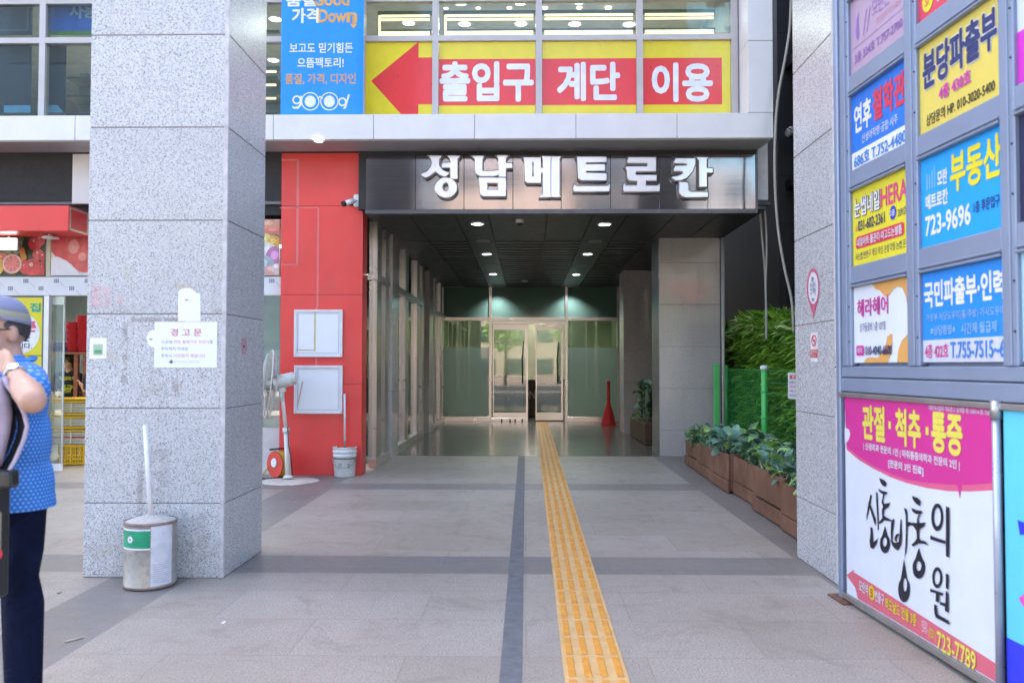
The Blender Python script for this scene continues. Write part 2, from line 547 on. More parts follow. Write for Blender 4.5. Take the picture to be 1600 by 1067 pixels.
# tactile strip: 30 cm tiles with four raised bars
t_ = NT('tactile_yellow')
wear = t_.noise(7, 6, 0.7, t_.pos)
c_ = t_.ramp(wear, [(0.35, (0.54, 0.32, 0.11)), (0.6, (0.62, 0.40, 0.18))])
c_ = t_.mix(t_.ramp(t_.noise(45, 3, 0.6, t_.pos), [(0.55, 0.0), (0.75, 0.35)]), c_, (0.36, 0.28, 0.18))
c_ = t_.mix(t_.ramp(t_.noise(1.7, 4, 0.6, t_.pos), [(0.5, 0.0), (0.75, 0.35)]), c_, (0.42, 0.33, 0.22))
m_tact = t_.p(color=c_, rough=0.6)
t_ = NT('tactile_bar')
c_ = t_.ramp(t_.noise(9, 6, 0.7, t_.pos), [(0.35, (0.58, 0.22, 0.02)), (0.62, (0.66, 0.31, 0.05))])
c_ = t_.mix(t_.ramp(t_.noise(2.2, 4, 0.6, t_.pos), [(0.5, 0.0), (0.75, 0.4)]), c_, (0.48, 0.34, 0.18))
m_tbar = t_.p(color=c_, rough=0.55)
bm = B()
def tcx(y): return 0.328 + 0.0046 * (y - 3.8)
y = 1.2
while y < YD - 0.35:
    c = tcx(y + 0.15)
    z0 = 0.004 if y > YP - 0.3 else 0.0
    box(bm, c - 0.15, c + 0.15, y + 0.001, y + 0.299, z0, z0 + 0.006, 0, 0.0015)
    for k in range(4):
        bx = c - 0.15 + 0.0375 + k * 0.075
        box(bm, bx - 0.017, bx + 0.017, y + 0.020, y + 0.280, z0 + 0.004, z0 + 0.0115, 1, 0.003)
    y += 0.30
struct('tactile_path', bm, [m_tact, m_tbar])

# ------------------------------------------------------------------ near granite columns
def stone_column(name, label, x0, x1, y0, y1, z1, mat, first=0.507, pitch=0.65, corner=(True, True), grp=None):
    t = thing(name, label, 'column', ((x0 + x1) / 2, (y0 + y1) / 2, 0), grp)
    bm = B()
    zs = [0.0]
    z = first
    while z < z1 - 0.2: zs.append(z); z += pitch
    zs.append(z1)
    box(bm, x0 + 0.006, x1 - 0.006, y0 + 0.006, y1 - 0.006, 0, z1, 1)
    for a, b in zip(zs, zs[1:]):
        box(bm, x0, x1, y0, y1, a + 0.0025, b - 0.0025, 0, 0.004)
    obj('shaft', bm, [mat, m_joint], t)
    for cx, on in ((x0, corner[0]), (x1, corner[1])):
        if not on: continue
        bm = B()
        s = 1 if cx == x1 else -1
        box(bm, cx - s * 0.028, cx + s * 0.003, y0 - 0.004, y0 + 0.02, 0.002, z1 - 0.01, 0, 0.003)
        obj('corner_trim', bm, m_trim, t)
    return t
cx0, cx1 = ax(129, 900, COLF), ax(348.5, 900, COLF)
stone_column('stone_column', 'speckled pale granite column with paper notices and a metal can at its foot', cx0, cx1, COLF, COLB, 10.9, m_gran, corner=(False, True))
rx0 = ax(1308, 800, COLF - 0.1)
RCF, RCB = COLF - 0.1, COLB - 0.1
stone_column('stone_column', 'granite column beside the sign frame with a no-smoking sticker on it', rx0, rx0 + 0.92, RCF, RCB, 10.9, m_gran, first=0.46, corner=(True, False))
RX0 = rx0

# inner granite columns beside the passage
def inner_column(label, x0, x1, y0, y1, mat):
    t = thing('stone_column', label, 'column', ((x0 + x1) / 2, (y0 + y1) / 2, 0))
    bm = B()
    zs = [0.0, 0.42, 1.09, 1.77, 2.45, 3.13, ZC + 0.04]
    box(bm, x0 + 0.005, x1 - 0.005, y0 + 0.005, y1 - 0.005, 0, ZC + 0.04, 1)
    for a, b in zip(zs, zs[1:]): box(bm, x0, x1, y0, y1, a + 0.002, b - 0.002, 0, 0.003)
    obj('shaft', bm, [mat, m_joint], t)
    return t
m_steel = M('steel_frame', (0.66, 0.62, 0.60), 0.30, 1.0, 0.03, 2)
m_steel_dull = M('dull_steel', (0.40, 0.43, 0.47), 0.35, 1.0, 0.10, 3)
ic = inner_column('warm grey granite column between the planter plants and the passage', ax(1031, 600, YP), ax(1126, 600, YP), YP, YP + 0.8, m_gran_dark)
bm = B(); x_ = ax(1031, 600, YP)
box(bm, x_ - 0.006, x_ - 0.001, YP + 0.03, YP + 0.79, 0.004, ZC + 0.02)
obj('side_panel', bm, m_steel_dull, ic)
bm = B(); x_ = ax(1127, 600, YP)
cyl(bm, (x_ + 0.03, YP - 0.02, 0.0), (x_ + 0.03, YP - 0.02, ZC + 0.02), 0.028)
obj('drain_pipe', bm, M('pipe_white', (0.55, 0.53, 0.50), 0.5), ic)
inner_column('darker granite column at the back beside the glass entrance', 2.12, 3.1, 18.1, 18.9, m_gran_dark)

# ------------------------------------------------------------------ main building
m_white = M('white_panel', (0.74, 0.71, 0.70), 0.42, 0.0, 0.05, 2.0, dirt=0.04)
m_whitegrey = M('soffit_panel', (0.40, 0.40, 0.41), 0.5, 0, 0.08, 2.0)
m_dark = M('dark_void', (0.025, 0.025, 0.027), 0.7)
m_ceil = M('passage_ceiling', (0.034, 0.035, 0.034), 0.42, 0.3, 0.15, 2.0)
m_rib = M('ceiling_slat', (0.050, 0.052, 0.050), 0.40, 0.3, 0.15, 2.0)
m_frame = M('window_frame_paint', (0.50, 0.47, 0.46), 0.42, 0.0, 0.06, 5)
m_greyblue = M('blue_grey_panel', (0.19, 0.21, 0.25), 0.5, 0.0, 0.12, 1.5)
m_plaster = M('inside_plaster', (0.42, 0.41, 0.37), 0.8)
m_upper = M('upper_cladding', (0.55, 0.53, 0.52), 0.5)
m_pane = glass('window_glass', (0.80, 0.88, 0.90), 0.0, 0.0, 0.75)

bld = thing('commercial_building', 'large commercial building with white banded facade and steel-clad passage entrance', 'building', (0, YF, 0))
XBL, XBR = -30.0, ax(1208.5, 200, YB)
# white band in panels of 1.27 m
bm = B()
edges = [ax(px, 200, YB) for px in (427, 583.6, 741.6, 900, 1058)]
while edges[0] > XBL: edges.insert(0, edges[0] - 1.27)
edges.append(XBR)
for a, b in zip(edges, edges[1:]):
    box(bm, a + 0.003, b - 0.003, YB, YF - 0.02, BAND_B, BAND_T, 0, 0.004)
obj('white_band', bm, m_white, bld)
bm = B(); box(bm, XBL, XBR - 0.03, YB + 0.02, YF + 0.02, BAND_B + 0.012, BAND_T - 0.01); obj('band_core', bm, m_joint, bld)
# soffit of the band
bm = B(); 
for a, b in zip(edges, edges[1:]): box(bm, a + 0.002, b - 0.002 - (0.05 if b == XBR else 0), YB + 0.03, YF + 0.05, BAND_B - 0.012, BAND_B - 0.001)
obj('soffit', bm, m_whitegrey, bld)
# upstairs end pilaster
xp0, xp1 = ax(1169, 120, YB), XBR
bm = B()
zj = az(1190, 64, YB)
box(bm, xp0, xp1, YB, YF + 0.05, BAND_T + 0.004, zj - 0.003, 0, 0.004)
box(bm, xp0, xp1, YB, YF + 0.05, zj + 0.003, 8.3, 0, 0.004)
obj('end_pilaster', bm, m_white, bld)
# upper body and overhang carried by the columns
bm = B()
box(bm, XBL, 3.1, YF - 0.05, 34, 8.4, 18.5, 0)
obj('upper_storeys', bm, m_upper, bld)
bm = B()
for cx_ in ((cx0 + cx1) / 2, RX0 + 0.46): box(bm, cx_ - 0.4, cx_ + 0.4, COLF + 0.02, YF - 0.06, 10.9, 11.6)
obj('column_beam', bm, m_upper, bld)
# upstairs room
WT = az(1000, 1.5, YW)
bm = B()
box(bm, XBL, xp0, YF + 0.3, 19, BAND_B + 0.05, BAND_T - 0.02)       # floor slab
obj('upper_floor', bm, m_plaster, bld)
bm = B(); box(bm, XBL, xp0 + 0.2, YW - 0.04, YW + 0.1, WT + 0.06, 8.4); obj('spandrel', bm, m_white, bld)
m_room_ceil = M('room_ceiling', (0.46, 0.45, 0.41), 0.8)
bm = B(); box(bm, XBL, xp0, YW + 0.12, 19, 6.62, 6.7); obj('room_ceiling', bm, m_room_ceil, bld)
bm = B(); box(bm, XBL, xp0, 19.0, 19.1, BAND_T, 6.62); obj('room_back_wall', bm, m_plaster, bld)
bm = B(); box(bm, xp0 - 0.1, xp0, YW + 0.12, 19, BAND_T, 6.62); obj('room_end_wall', bm, m_plaster, bld)
# upstairs windows: each bay a window with its frame and two panes
mull = [ax(p, 100, YW) for p in (680.5, 842, 999.5, 1147)]
pitch = (mull[3] - mull[0]) / 3
while mull[0] > -16: mull.insert(0, mull[0] - pitch)
zm0, zm1 = az(760, 65, YW), az(760, 56.5, YW)
for a, b in zip(mull, mull[1:]):
    bm = B()
    box(bm, b - 0.04, b + 0.04, YW - 0.03, YW + 0.08, BAND_T, WT + 0.06)
    box(bm, a + 0.04, b - 0.04, YW - 0.03, YW + 0.08, zm0, zm1)
    box(bm, a + 0.04, b - 0.04, YW - 0.025, YW + 0.08, WT, WT + 0.06)
    fr = obj('window', bm, m_frame, bld)
    bm = B(); box(bm, a + 0.04, b - 0.04, YW + 0.02, YW + 0.028, BAND_T, zm0); box(bm, a + 0.04, b - 0.04, YW + 0.02, YW + 0.028, zm1, WT)
    obj('pane', bm, m_pane, fr)
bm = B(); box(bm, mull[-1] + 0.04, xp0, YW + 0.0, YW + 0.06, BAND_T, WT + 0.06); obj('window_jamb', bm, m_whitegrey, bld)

# passage fascia of brushed steel
def brushed(name, col, rough, streak=0.10):
    t = NT(name)
    v = t.pos
    xs = t.sep(v)
    s1 = t.noise(1.0, 4, 0.6, t.comb(t.math('MULTIPLY', xs[0], 0.8), t.math('MULTIPLY', xs[1], 0.8), t.math('MULTIPLY', xs[2], 60)))
    s2 = t.noise(1.0, 4, 0.6, t.comb(t.math('MULTIPLY', xs[0], 5), 0.0, t.math('MULTIPLY', xs[2], 1.1)))
    c = t.ramp(s1, [(0.3, tuple(x * 0.8 for x in col)), (0.7, col)])
    c = t.mix(t.ramp(s2, [(0.5, 0.0), (0.8, 0.5)]), c, tuple(x * 0.55 for x in col))
    t.p(color=c, metal=1.0, rough=t.math('MULTIPLY_ADD', s1, streak, rough))
    t.bump(s2, 0.03, 0.01)
    return t.m
m_fascia = brushed('brushed_steel', (0.21, 0.205, 0.215), 0.05, 0.08)
xf0, xf1 = ax(571, 330, YF), ax(1181, 330, YF)
zf0, zf1 = az(800, 327.5, YF), az(800, 239, YF)
fj = [xf0] + [ax(p, 300, YF) for p in (649, 725, 801.5, 877, 954, 1030, 1106)] + [xf1]
bm = B()
for a, b in zip(fj, fj[1:]): box(bm, a + 0.002, b - 0.002, YF, YF + 0.03, zf0, zf1 - 0.03, 0, 0.003)
obj('steel_fascia', bm, m_fascia, bld)
bm = B(); box(bm, xf0 - 0.1, xf1 - 0.005, YF + 0.03, YF + 0.12, zf0 + 0.01, BAND_B - 0.02); obj('fascia_core', bm, m_dark, bld)
bm = B(); box(bm, xf0, xf1 + 0.02, YF - 0.015, YF + 0.11, zf0 - 0.055, zf0 - 0.003); box(bm, xf1 + 0.002, xf1 + 0.03, YF + 0.0, YF + 0.10, zf0, BAND_B - 0.02)
obj('fascia_edge', bm, M('dark_steel_edge', (0.10, 0.10, 0.11), 0.4, 0.8), bld)
# ceiling of the passage: smooth panels then slatted bays
bm = B()
xcr = xf1 - 0.02
box(bm, XL - 0.2, xcr + 0.25, YF + 0.12, YD + 4, ZC + 0.06, ZC + 0.12, 0)
jx = [XL - 0.15, -1.62, -0.98, -0.52, 0.30, 0.92, 1.40, 2.05, 2.65, xcr + 0.2]
for a, b in zip(jx, jx[1:]):
    box(bm, a + 0.006, b - 0.006, YF + 0.13, YP + 0.3, ZC, ZC + 0.05, 0, 0.003)
for a, b in ((jx[0], jx[1]), (jx[2], jx[3]), (jx[5], jx[6]), (jx[7], jx[8]), (jx[8], jx[9])):
    box(bm, a + 0.006, b - 0.006, YP + 0.32, YD, ZC, ZC + 0.05, 0, 0.003)
y = YP + 0.34
while y < YD - 0.1:
    for a, b in ((jx[1], jx[2]), (jx[3], jx[4]), (jx[4], jx[5]), (jx[6], jx[7])):
        box(bm, a + 0.006, b - 0.006, y, y + 0.20, ZC - 0.012, ZC + 0.03, 1, 0.004)
    y += 0.34
obj('passage_ceiling', bm, [m_ceil, m_rib], bld)
# walls of the passage behind the shop glass and above
bm = B()
box(bm, xcr + 0.2, xcr + 0.4, YP + 0.82, YD + 9, 0, ZC + 0.1)
obj('passage_side_wall', bm, M('passage_wall', (0.16, 0.16, 0.15), 0.5), bld)
bm = B()
box(bm, xf1 + 0.03, xf1 + 0.2, YF + 0.13, 34, ZC + 0.13, 8.4)
obj('end_wall', bm, m_upper, bld)
bm = B(); box(bm, XBL, XBR - 0.2, YF + 0.15, 32, ZC + 0.14, BAND_B + 0.02); obj('floor_void', bm, m_dark, bld)

# ------------------------------------------------------------------ shop wall along the left of the passage
m_shopglass = glass('shop_glass', (0.88, 0.95, 0.91), 0.0, 0.12, 0.9)
shop = thing('shop_glazing', 'steel-framed glass shop wall running along the passage behind the red pillar', 'shopfront', (XL, YF + 0.4, 0))
def ysee(px): return on_x(px, 571.5, XL).y
Y0 = YF + 0.34
frames_y = [(587, 594), (600, 606), (632, 640), (650, 655.5), (658, 664), (678, 682), (687, 691)]
ztr = 2.68
for k, (a, b) in enumerate(frames_y):
    ya, yb = ysee(a), ysee(b)
    yb = max(yb, ya + 0.07)
    bm = B(); box(bm, XL - 0.10, XL + 0.02, ya, min(yb, ya + 0.34), 0, ZC + 0.04, 0, 0.004)
    obj('mullion', bm, m_steel, shop)
for (a, b) in ((ysee(586), ysee(606)), (ysee(617), ysee(657)), (ysee(673), YD - 0.05)):
    bm = B(); box(bm, XL - 0.06, XL + 0.035, a, b, ztr, ztr + 0.10, 0, 0.004); obj('transom', bm, m_steel, shop)
    bm = B(); box(bm, XL - 0.06, XL + 0.03, a, b, 0.004, 0.13, 0, 0.004); obj('bottom_rail', bm, m_steel, shop)
for a, b in ((607, 616.5), (666.5, 672.5)):
    bm = B()
    ya, yb = ysee(a), ysee(b)
    for z0, z1 in ((0, 1.05), (1.05, 2.1), (2.1, 3.0), (3.0, ZC + 0.04)):
        box(bm, XL - 0.3, XL + 0.06, ya, yb, z0 + 0.002, z1 - 0.002, 0, 0.003)
    obj('granite_pier', bm, m_gran_dark, shop)
bm = B(); box(bm, XL - 0.05, XL - 0.042, Y0, YD, 0.1, ZC); obj('pane', bm, m_shopglass, shop)
# printed films inside the glass: vague produce colours
t_ = NT('produce_film')
vv = t_.comb(0.0, t_.math('MULTIPLY', t_.sep(t_.pos)[1], 1.0), t_.sep(t_.pos)[2])
n1 = t_.noise(1.1, 3, 0.55, vv, 0.6)
c_ = t_.ramp(n1, [(0.30, (0.10, 0.20, 0.06)), (0.42, (0.38, 0.42, 0.30)), (0.5, (0.55, 0.57, 0.58)), (0.60, (0.42, 0.36, 0.20)), (0.70, (0.42, 0.09, 0.07))])
m_film = t_.p(color=c_, rough=0.35)
bm = B()
for (a, b) in ((Y0, ysee(587)), (ysee(618), ysee(632)), (ysee(641), ysee(650))):
    box(bm, XL - 0.075, XL - 0.066, a + 0.05, b - 0.03, 0.15, ztr - 0.03)
obj('produce_film', bm, m_film, shop)

# ------------------------------------------------------------------ glass entrance wall
ent = thing('glass_entrance', 'frosted green glass entrance wall with sliding doors at the end of the passage', 'entrance', (0, YD, 0))
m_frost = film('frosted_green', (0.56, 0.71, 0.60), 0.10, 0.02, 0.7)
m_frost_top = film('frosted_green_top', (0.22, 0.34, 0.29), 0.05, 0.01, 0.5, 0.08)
m_clear = glass('entrance_glass', (0.60, 0.72, 0.62), 0.0, 0.05, 0.9)
vx = [ax(687, 560, YD), ax(693, 560, YD), ax(764, 560, YD), ax(768.5, 560, YD), ax(883, 560, YD), ax(887, 560, YD), ax(964, 560, YD), ax(971, 560, YD)]
zs_ = az(800, 659, YD), az(800, 652.5, YD), az(800, 501, YD), az(800, 497, YD), az(800, 449, YD), az(800, 445.5, YD)
for i in (0, 2, 4, 6):
    bm = B(); box(bm, vx[i], vx[i + 1], YD - 0.05, YD + 0.05, 0.004, zs_[5], 0, 0.004); obj('post', bm, m_steel, ent)
for ra in ((vx[0] - 0.1, vx[7] + 0.05, YD - 0.055, YD + 0.045, zs_[4], ZC + 0.0), (vx[1], vx[6], YD - 0.045, YD + 0.045, zs_[2], zs_[3] + 0.02), (vx[1], vx[2], YD - 0.045, YD + 0.045, 0.004, zs_[1] + 0.03), (vx[5], vx[6], YD - 0.045, YD + 0.045, 0.004, zs_[1] + 0.03)):
    bm = B(); box(bm, *ra, 0, 0.003); obj('rail', bm, m_steel, ent)
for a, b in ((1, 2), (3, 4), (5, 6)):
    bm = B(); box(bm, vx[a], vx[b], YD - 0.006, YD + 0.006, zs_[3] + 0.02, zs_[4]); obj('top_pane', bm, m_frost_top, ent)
zfz = az(720, 543, YD)
for a, b in ((1, 2), (5, 6)):
    bm = B(); box(bm, vx[a], vx[b], YD - 0.006, YD + 0.006, zs_[1] + 0.03, zfz); obj('frosted_pane', bm, m_frost, ent)
    bm = B(); box(bm, vx[a], vx[b], YD - 0.006, YD + 0.006, zfz + 0.001, zs_[2]); obj('clear_pane', bm, m_clear, ent)
m_doorglass = glass('door_glass', (0.72, 0.80, 0.76), 0.02, 0.04, 0.8)
m_stripefilm = film('striped_film', (0.42, 0.50, 0.47), 0.2, 0.06, 0.9)
def sliding_door(x0, x1, y, label):
    zt, zb = az(800, 507, YD), 0.03
    bm = B()
    box(bm, x0, x0 + 0.03, y - 0.025, y + 0.025, zb, zt); box(bm, x1 - 0.05, x1, y - 0.025, y + 0.025, zb, zt)
    box(bm, x0 + 0.03, x1 - 0.05, y - 0.025, y + 0.025, zt - 0.14, zt); box(bm, x0 + 0.03, x1 - 0.05, y - 0.025, y + 0.025, zb, zb + 0.20)
    d = obj('door', bm, m_steel, ent)
    d['label'] = label
    bm = B(); box(bm, x0 + 0.03, x1 - 0.05, y - 0.005, y + 0.005, zb + 0.20, zt - 0.14); obj('pane', bm, m_doorglass, d)
    bm = B()
    z = zb + 0.24
    while z < 1.15:
        box(bm, x0 + 0.04, x1 - 0.06, y - 0.009, y - 0.006, z, z + (0.045 if z > 0.62 else 0.056)); z += 0.058
    obj('striped_film', bm, m_stripefilm, d)
    bm = B(); hx = x1 - 0.14
    tube(bm, [(hx, y - 0.03, 1.0), (hx, y - 0.085, 1.03), (hx - 0.01, y - 0.09, 1.6), (hx + 0.02, y - 0.085, 2.05), (hx + 0.02, y - 0.03, 2.08)], 0.02)
    obj('handle', bm, M('handle_dark', (0.06, 0.06, 0.06), 0.3, 0.6), d)
sliding_door(ax(770, 560, YD), ax(825, 560, YD), YD, 'sliding glass door with a dark pull handle')
sliding_door(ax(837, 560, YD), ax(880, 560, YD), YD + 0.12, 'sliding glass door slid half open')
bm = B()
box(bm, vx[3], vx[4], YD - 0.03, YD + 0.08, az(800, 507, YD) + 0.02, zs_[2] - 0.003, 0, 0.004)
obj('door_header', bm, m_steel, ent)
bm = B()
box(bm, vx[3], ax(825, 560, YD), YD - 0.035, YD + 0.035, 0.005, 0.09, 0, 0.003)
obj('door_track', bm, m_steel, ent)
for px in (784, 797, 805, 816):
    bm = B(); x_ = ax(px, 655, YD - 0.06); box(bm, x_ - 0.02, x_ + 0.02, YD - 0.08, YD - 0.038, 0.006, 0.07, 0, 0.004)
    obj('door_stop', bm, m_dark, ent)
# lobby behind
lob = thing('lobby_room', 'dim olive lobby seen through the gap between the glass doors', 'lobby', (0, YD + 5, 0))
m_lob = M('lobby_wall', (0.20, 0.20, 0.13), 0.7, var=0.2, scale=1.2)
bm = B(); box(bm, XL - 0.6, 3.1, YD + 7.5, YD + 7.6, 0, ZC); box(bm, XL - 0.7, XL - 0.6, YD + 0.1, YD + 7.5, 0, ZC); box(bm, 3.0, 3.1, YD + 0.1, YD + 7.5, 0, ZC)
obj('wall', bm, m_lob, lob)
bm = B(); box(bm, XL - 0.7, 3.1, YD + 4, YD + 7.6, ZC + 0.0, ZC + 0.1); obj('ceiling', bm, m_room_ceil, lob)
m_fill = emit('fill_white', (1.0, 0.97, 0.90), 19.0)
for x_, y_ in ((-1.2, YD + 4.6), (0.3, YD + 4.6), (1.6, YD + 4.6), (0.3, YD + 6.4)):
    bm = B(); box(bm, x_ - 0.5, x_ + 0.5, y_ - 0.06, y_ + 0.06, ZC - 0.03, ZC - 0.004); obj('fill_tube', bm, m_fill, lob)  # unseen fill tubes, strong enough to brighten the frosted glass from behind
dk = thing('information_desk', 'brown information desk seen through the gap of the sliding doors', 'desk', (0.6, YD + 2.6, 0))
bm = B(); box(bm, -1.5, 1.1, YD + 2.4, YD + 2.9, 0.004, 1.02, 0, 0.01); obj('counter', bm, M('desk_wood', (0.09, 0.05, 0.03), 0.4, var=0.3), dk)
bm = B(); box(bm, -1.55, 1.15, YD + 2.35, YD + 3.0, 1.022, 1.07, 0, 0.01); obj('counter_top', bm, M('desk_top', (0.30, 0.27, 0.24), 0.3), dk)
fd = front(-1.5, 1.1, 0.0, 1.02, YD + 2.4)
xI, xN = ax(812, 611, YD + 2.4), ax(836, 611, YD + 2.4)
m_letter_cream = M('cream_letters', (0.62, 0.55, 0.45), 0.5)
wI = (xN - xI) / 3.0 * 11
lettering(dk, fd, 'INFORMATION', (xN - wI + 1.5) / 2.6, 0.28, (xN + 1.5) / 2.6, 0.50, m_letter_cream, 0.03, 0.004)

# ------------------------------------------------------------------ neighbour, black tiled
t_ = NT('black_tile')
br = t_.n('TexBrick', offset=0.0)
for k, val in (('Color1', (0.013, 0.014, 0.017, 1)), ('Color2', (0.019, 0.020, 0.024, 1)), ('Mortar', (0.003, 0.003, 0.0035, 1)), ('Scale', 1.0), ('Mortar Size', 0.010), ('Brick Width', 1.15), ('Row Height', 0.82)):
    br.inputs[k].default_value = val
xs = t_.sep(t_.pos)
t_.t.links.new(t_.comb(xs[1], t_.math('ADD', xs[2], 0.22), 0.0), br.inputs['Vector'])
m_black = t_.p(color=t_.mix(t_.ramp(t_.noise(1.5, 5, 0.7), [(0.45, 0.0), (0.8, 0.5)]), br.outputs['Color'], (0.026, 0.026, 0.029)), rough=0.5)
XN = 4.3
nb = thing('black_building', 'neighbouring building clad in black tiles beside the bamboo hedge', 'building', (XN, 12, 0))
bm = B()
y_a, y_b = on_x(1216, 300, XN).y, 16.2
box(bm, XN, XN + 14, y_a, 34, 0, 9)
box(bm, XN + 0.30, XN + 14, 6.6, y_a, 0, 9)
obj('wall', bm, m_black, nb)
bm = B()
for z in (2.6, 4.45, 6.5): box(bm, XN + 0.12, XN + 0.34, 9.0, y_a - 0.01, z, z + 0.16, 0, 0.01)
box(bm, XN + 0.20, XN + 0.34, y_a - 0.9, y_a - 0.82, 0, 8.9)
obj('recess_frame', bm, M('black_frame', (0.02, 0.02, 0.022), 0.4), nb)
wl = thing('wall_lamp', 'small round metal lamp on the black tiled wall above the hedge', 'lamp', on_x(1233, 207, XN + 0.1))
p_ = on_x(1233, 207, XN + 0.02)
bm = B(); cyl(bm, p_ + Vector((0.28, 0, 0.0)), p_ + Vector((0.05, 0, 0)), 0.10, 0.10); sphere(bm, p_ + Vector((0.05, 0, 0)), 0.098); obj('housing', bm, M('lamp_metal', (0.15, 0.15, 0.15), 0.25, 1.0), wl)
bm = B(); cyl(bm, p_ + Vector((0.0, -0.05, -0.02)), p_ + Vector((-0.06, -0.07, -0.03)), 0.05); obj('lens', bm, M('lamp_lens', (0.7, 0.68, 0.6), 0.1), wl)

# ------------------------------------------------------------------ red pillar
YR = 11.04
m_red = M('red_paint', (0.76, 0.055, 0.048), 0.38, 0.0, 0.06, 1.5, coat=0.08, dirt=0.16)
m_scuff = M('scuff_grey', (0.30, 0.08, 0.075), 0.7, var=0.3, scale=30)
m_reds = M('red_line', (0.68, 0.18, 0.18), 0.6)
xr0, xr1 = ax(437, 600, YR), ax(565.5, 600, YR)
rp = thing('red_pillar', 'glossy red clad pillar with two white framed boards on it', 'pillar', ((xr0 + xr1) / 2, YR, 0))
zjs = [0.0] + [az(500, p, YR) for p in (600, 460.5, 322)] + [BAND_B - 0.014]
bm = B()
box(bm, xr0 + 0.005, xr1 - 0.005, YR + 0.006, YR + 0.30, 0, BAND_B - 0.014, 1)
for a, b in zip(zjs, zjs[1:]): box(bm, xr0, xr1, YR, YR + 0.31, a + 0.002, b - 0.002, 0, 0.003)
obj('cladding', bm, [m_red, m_joint], rp)
fr_ = front(xr0, xr1, 0, zjs[-1], YR)
def fpx(face, px, py):     # where a sight line meets a face, as fractions
    d = ray(px, py); o = Vector((0, 0, CAM_H))
    t = (face.O - o).dot(face.N) / d.dot(face.N)
    q = o + d * t - face.O
    return q.dot(face.U) / face.w, q.dot(face.V) / face.h
def prect(face, x0, y0, x1, y1):
    a = fpx(face, x0, y0); b = fpx(face, x1, y1)
    return a[0], a[1], b[0], b[1]
for seg in ((440, 249, 467, 251.5), (464, 251, 466, 414), (440, 413, 466, 414.5), (437, 324, 497, 325.5), (496, 325, 497.5, 480), (493.5, 480, 495, 600)):
    shape(rp, fr_, [rect(*prect(fr_, *seg))], m_reds, 0.001, 'scratch_line')
for k in range(16):
    u, v = rnd.uniform(0.02, 0.98), 1 - abs(rnd.gauss(0, 0.07)) - 0.006
    wd_, hh_ = rnd.uniform(0.006, 0.03), rnd.uniform(0.0008, 0.003)
    a_ = rnd.uniform(-0.002, 0.002)
    shape(rp, fr_, [[(u, v), (min(0.99, u + wd_), v + a_), (min(0.99, u + wd_ * 0.9), min(0.998, v + a_ + hh_)), (u + wd_ * 0.1, min(0.998, v + hh_ * 0.7))]], m_scuff, 0.0008 + 0.00005 * k, 'scuff')
m_board = M('white_board', (0.80, 0.80, 0.82), 0.30, var=0.03, scale=1.5)
m_boardframe = M('white_frame', (0.72, 0.71, 0.72), 0.35)
m_stain = M('rust_streak', (0.62, 0.50, 0.28), 0.6)
for k, (y0, y1, lab) in enumerate(((484, 557.5, 'blank white framed board high on the red pillar with a yellowed tape edge'), (571, 646, 'blank white framed board low on the red pillar with an orange streak'))):
    f = front(ax(460, y0, YR - 0.03), ax(535.5, y0, YR - 0.03), az(500, y1, YR - 0.03), az(500, y0, YR - 0.03), YR - 0.03)
    bd = thing('notice_board', lab, 'board', f.p(0.5, 1), 'white boards on the red pillar')
    slab('board', f, m_board, bd, 0.028)
    frame_on('frame', f, m_boardframe, bd, 0.027, 0.014, 0.0)
    frame_on('inner_edge', Face(f.p(0.07, 0.07), f.U, f.V, f.w * 0.86, f.h * 0.86), M('board_edge', (0.45, 0.46, 0.50), 0.4), bd, 0.008, 0.004, 0.0)
    for u, v in ((0.03, 0.04), (0.97, 0.04), (0.03, 0.96), (0.97, 0.96)):
        bm = B(); c = f.p(u, v, 0.0145); cyl(bm, c, c + f.N * 0.003, 0.007, 0.006, 10); obj('screw', bm, m_steel_dull, bd)
    if k == 0:
        shape(bd, f, [rect(*prect(f, 491, 487, 493.2, 549))], m_stain, 0.002, 'tape_edge'); shape(bd, f, [rect(*prect(f, 463, 546, 493, 548))], m_stain, 0.0024, 'tape_edge')
    else:
        shape(bd, f, [[fpx(f, 472, 596), fpx(f, 474, 596), fpx(f, 466, 634), fpx(f, 464, 634)]], M('orange_streak', (0.66, 0.42, 0.30), 0.6), 0.002, 'orange_streak')

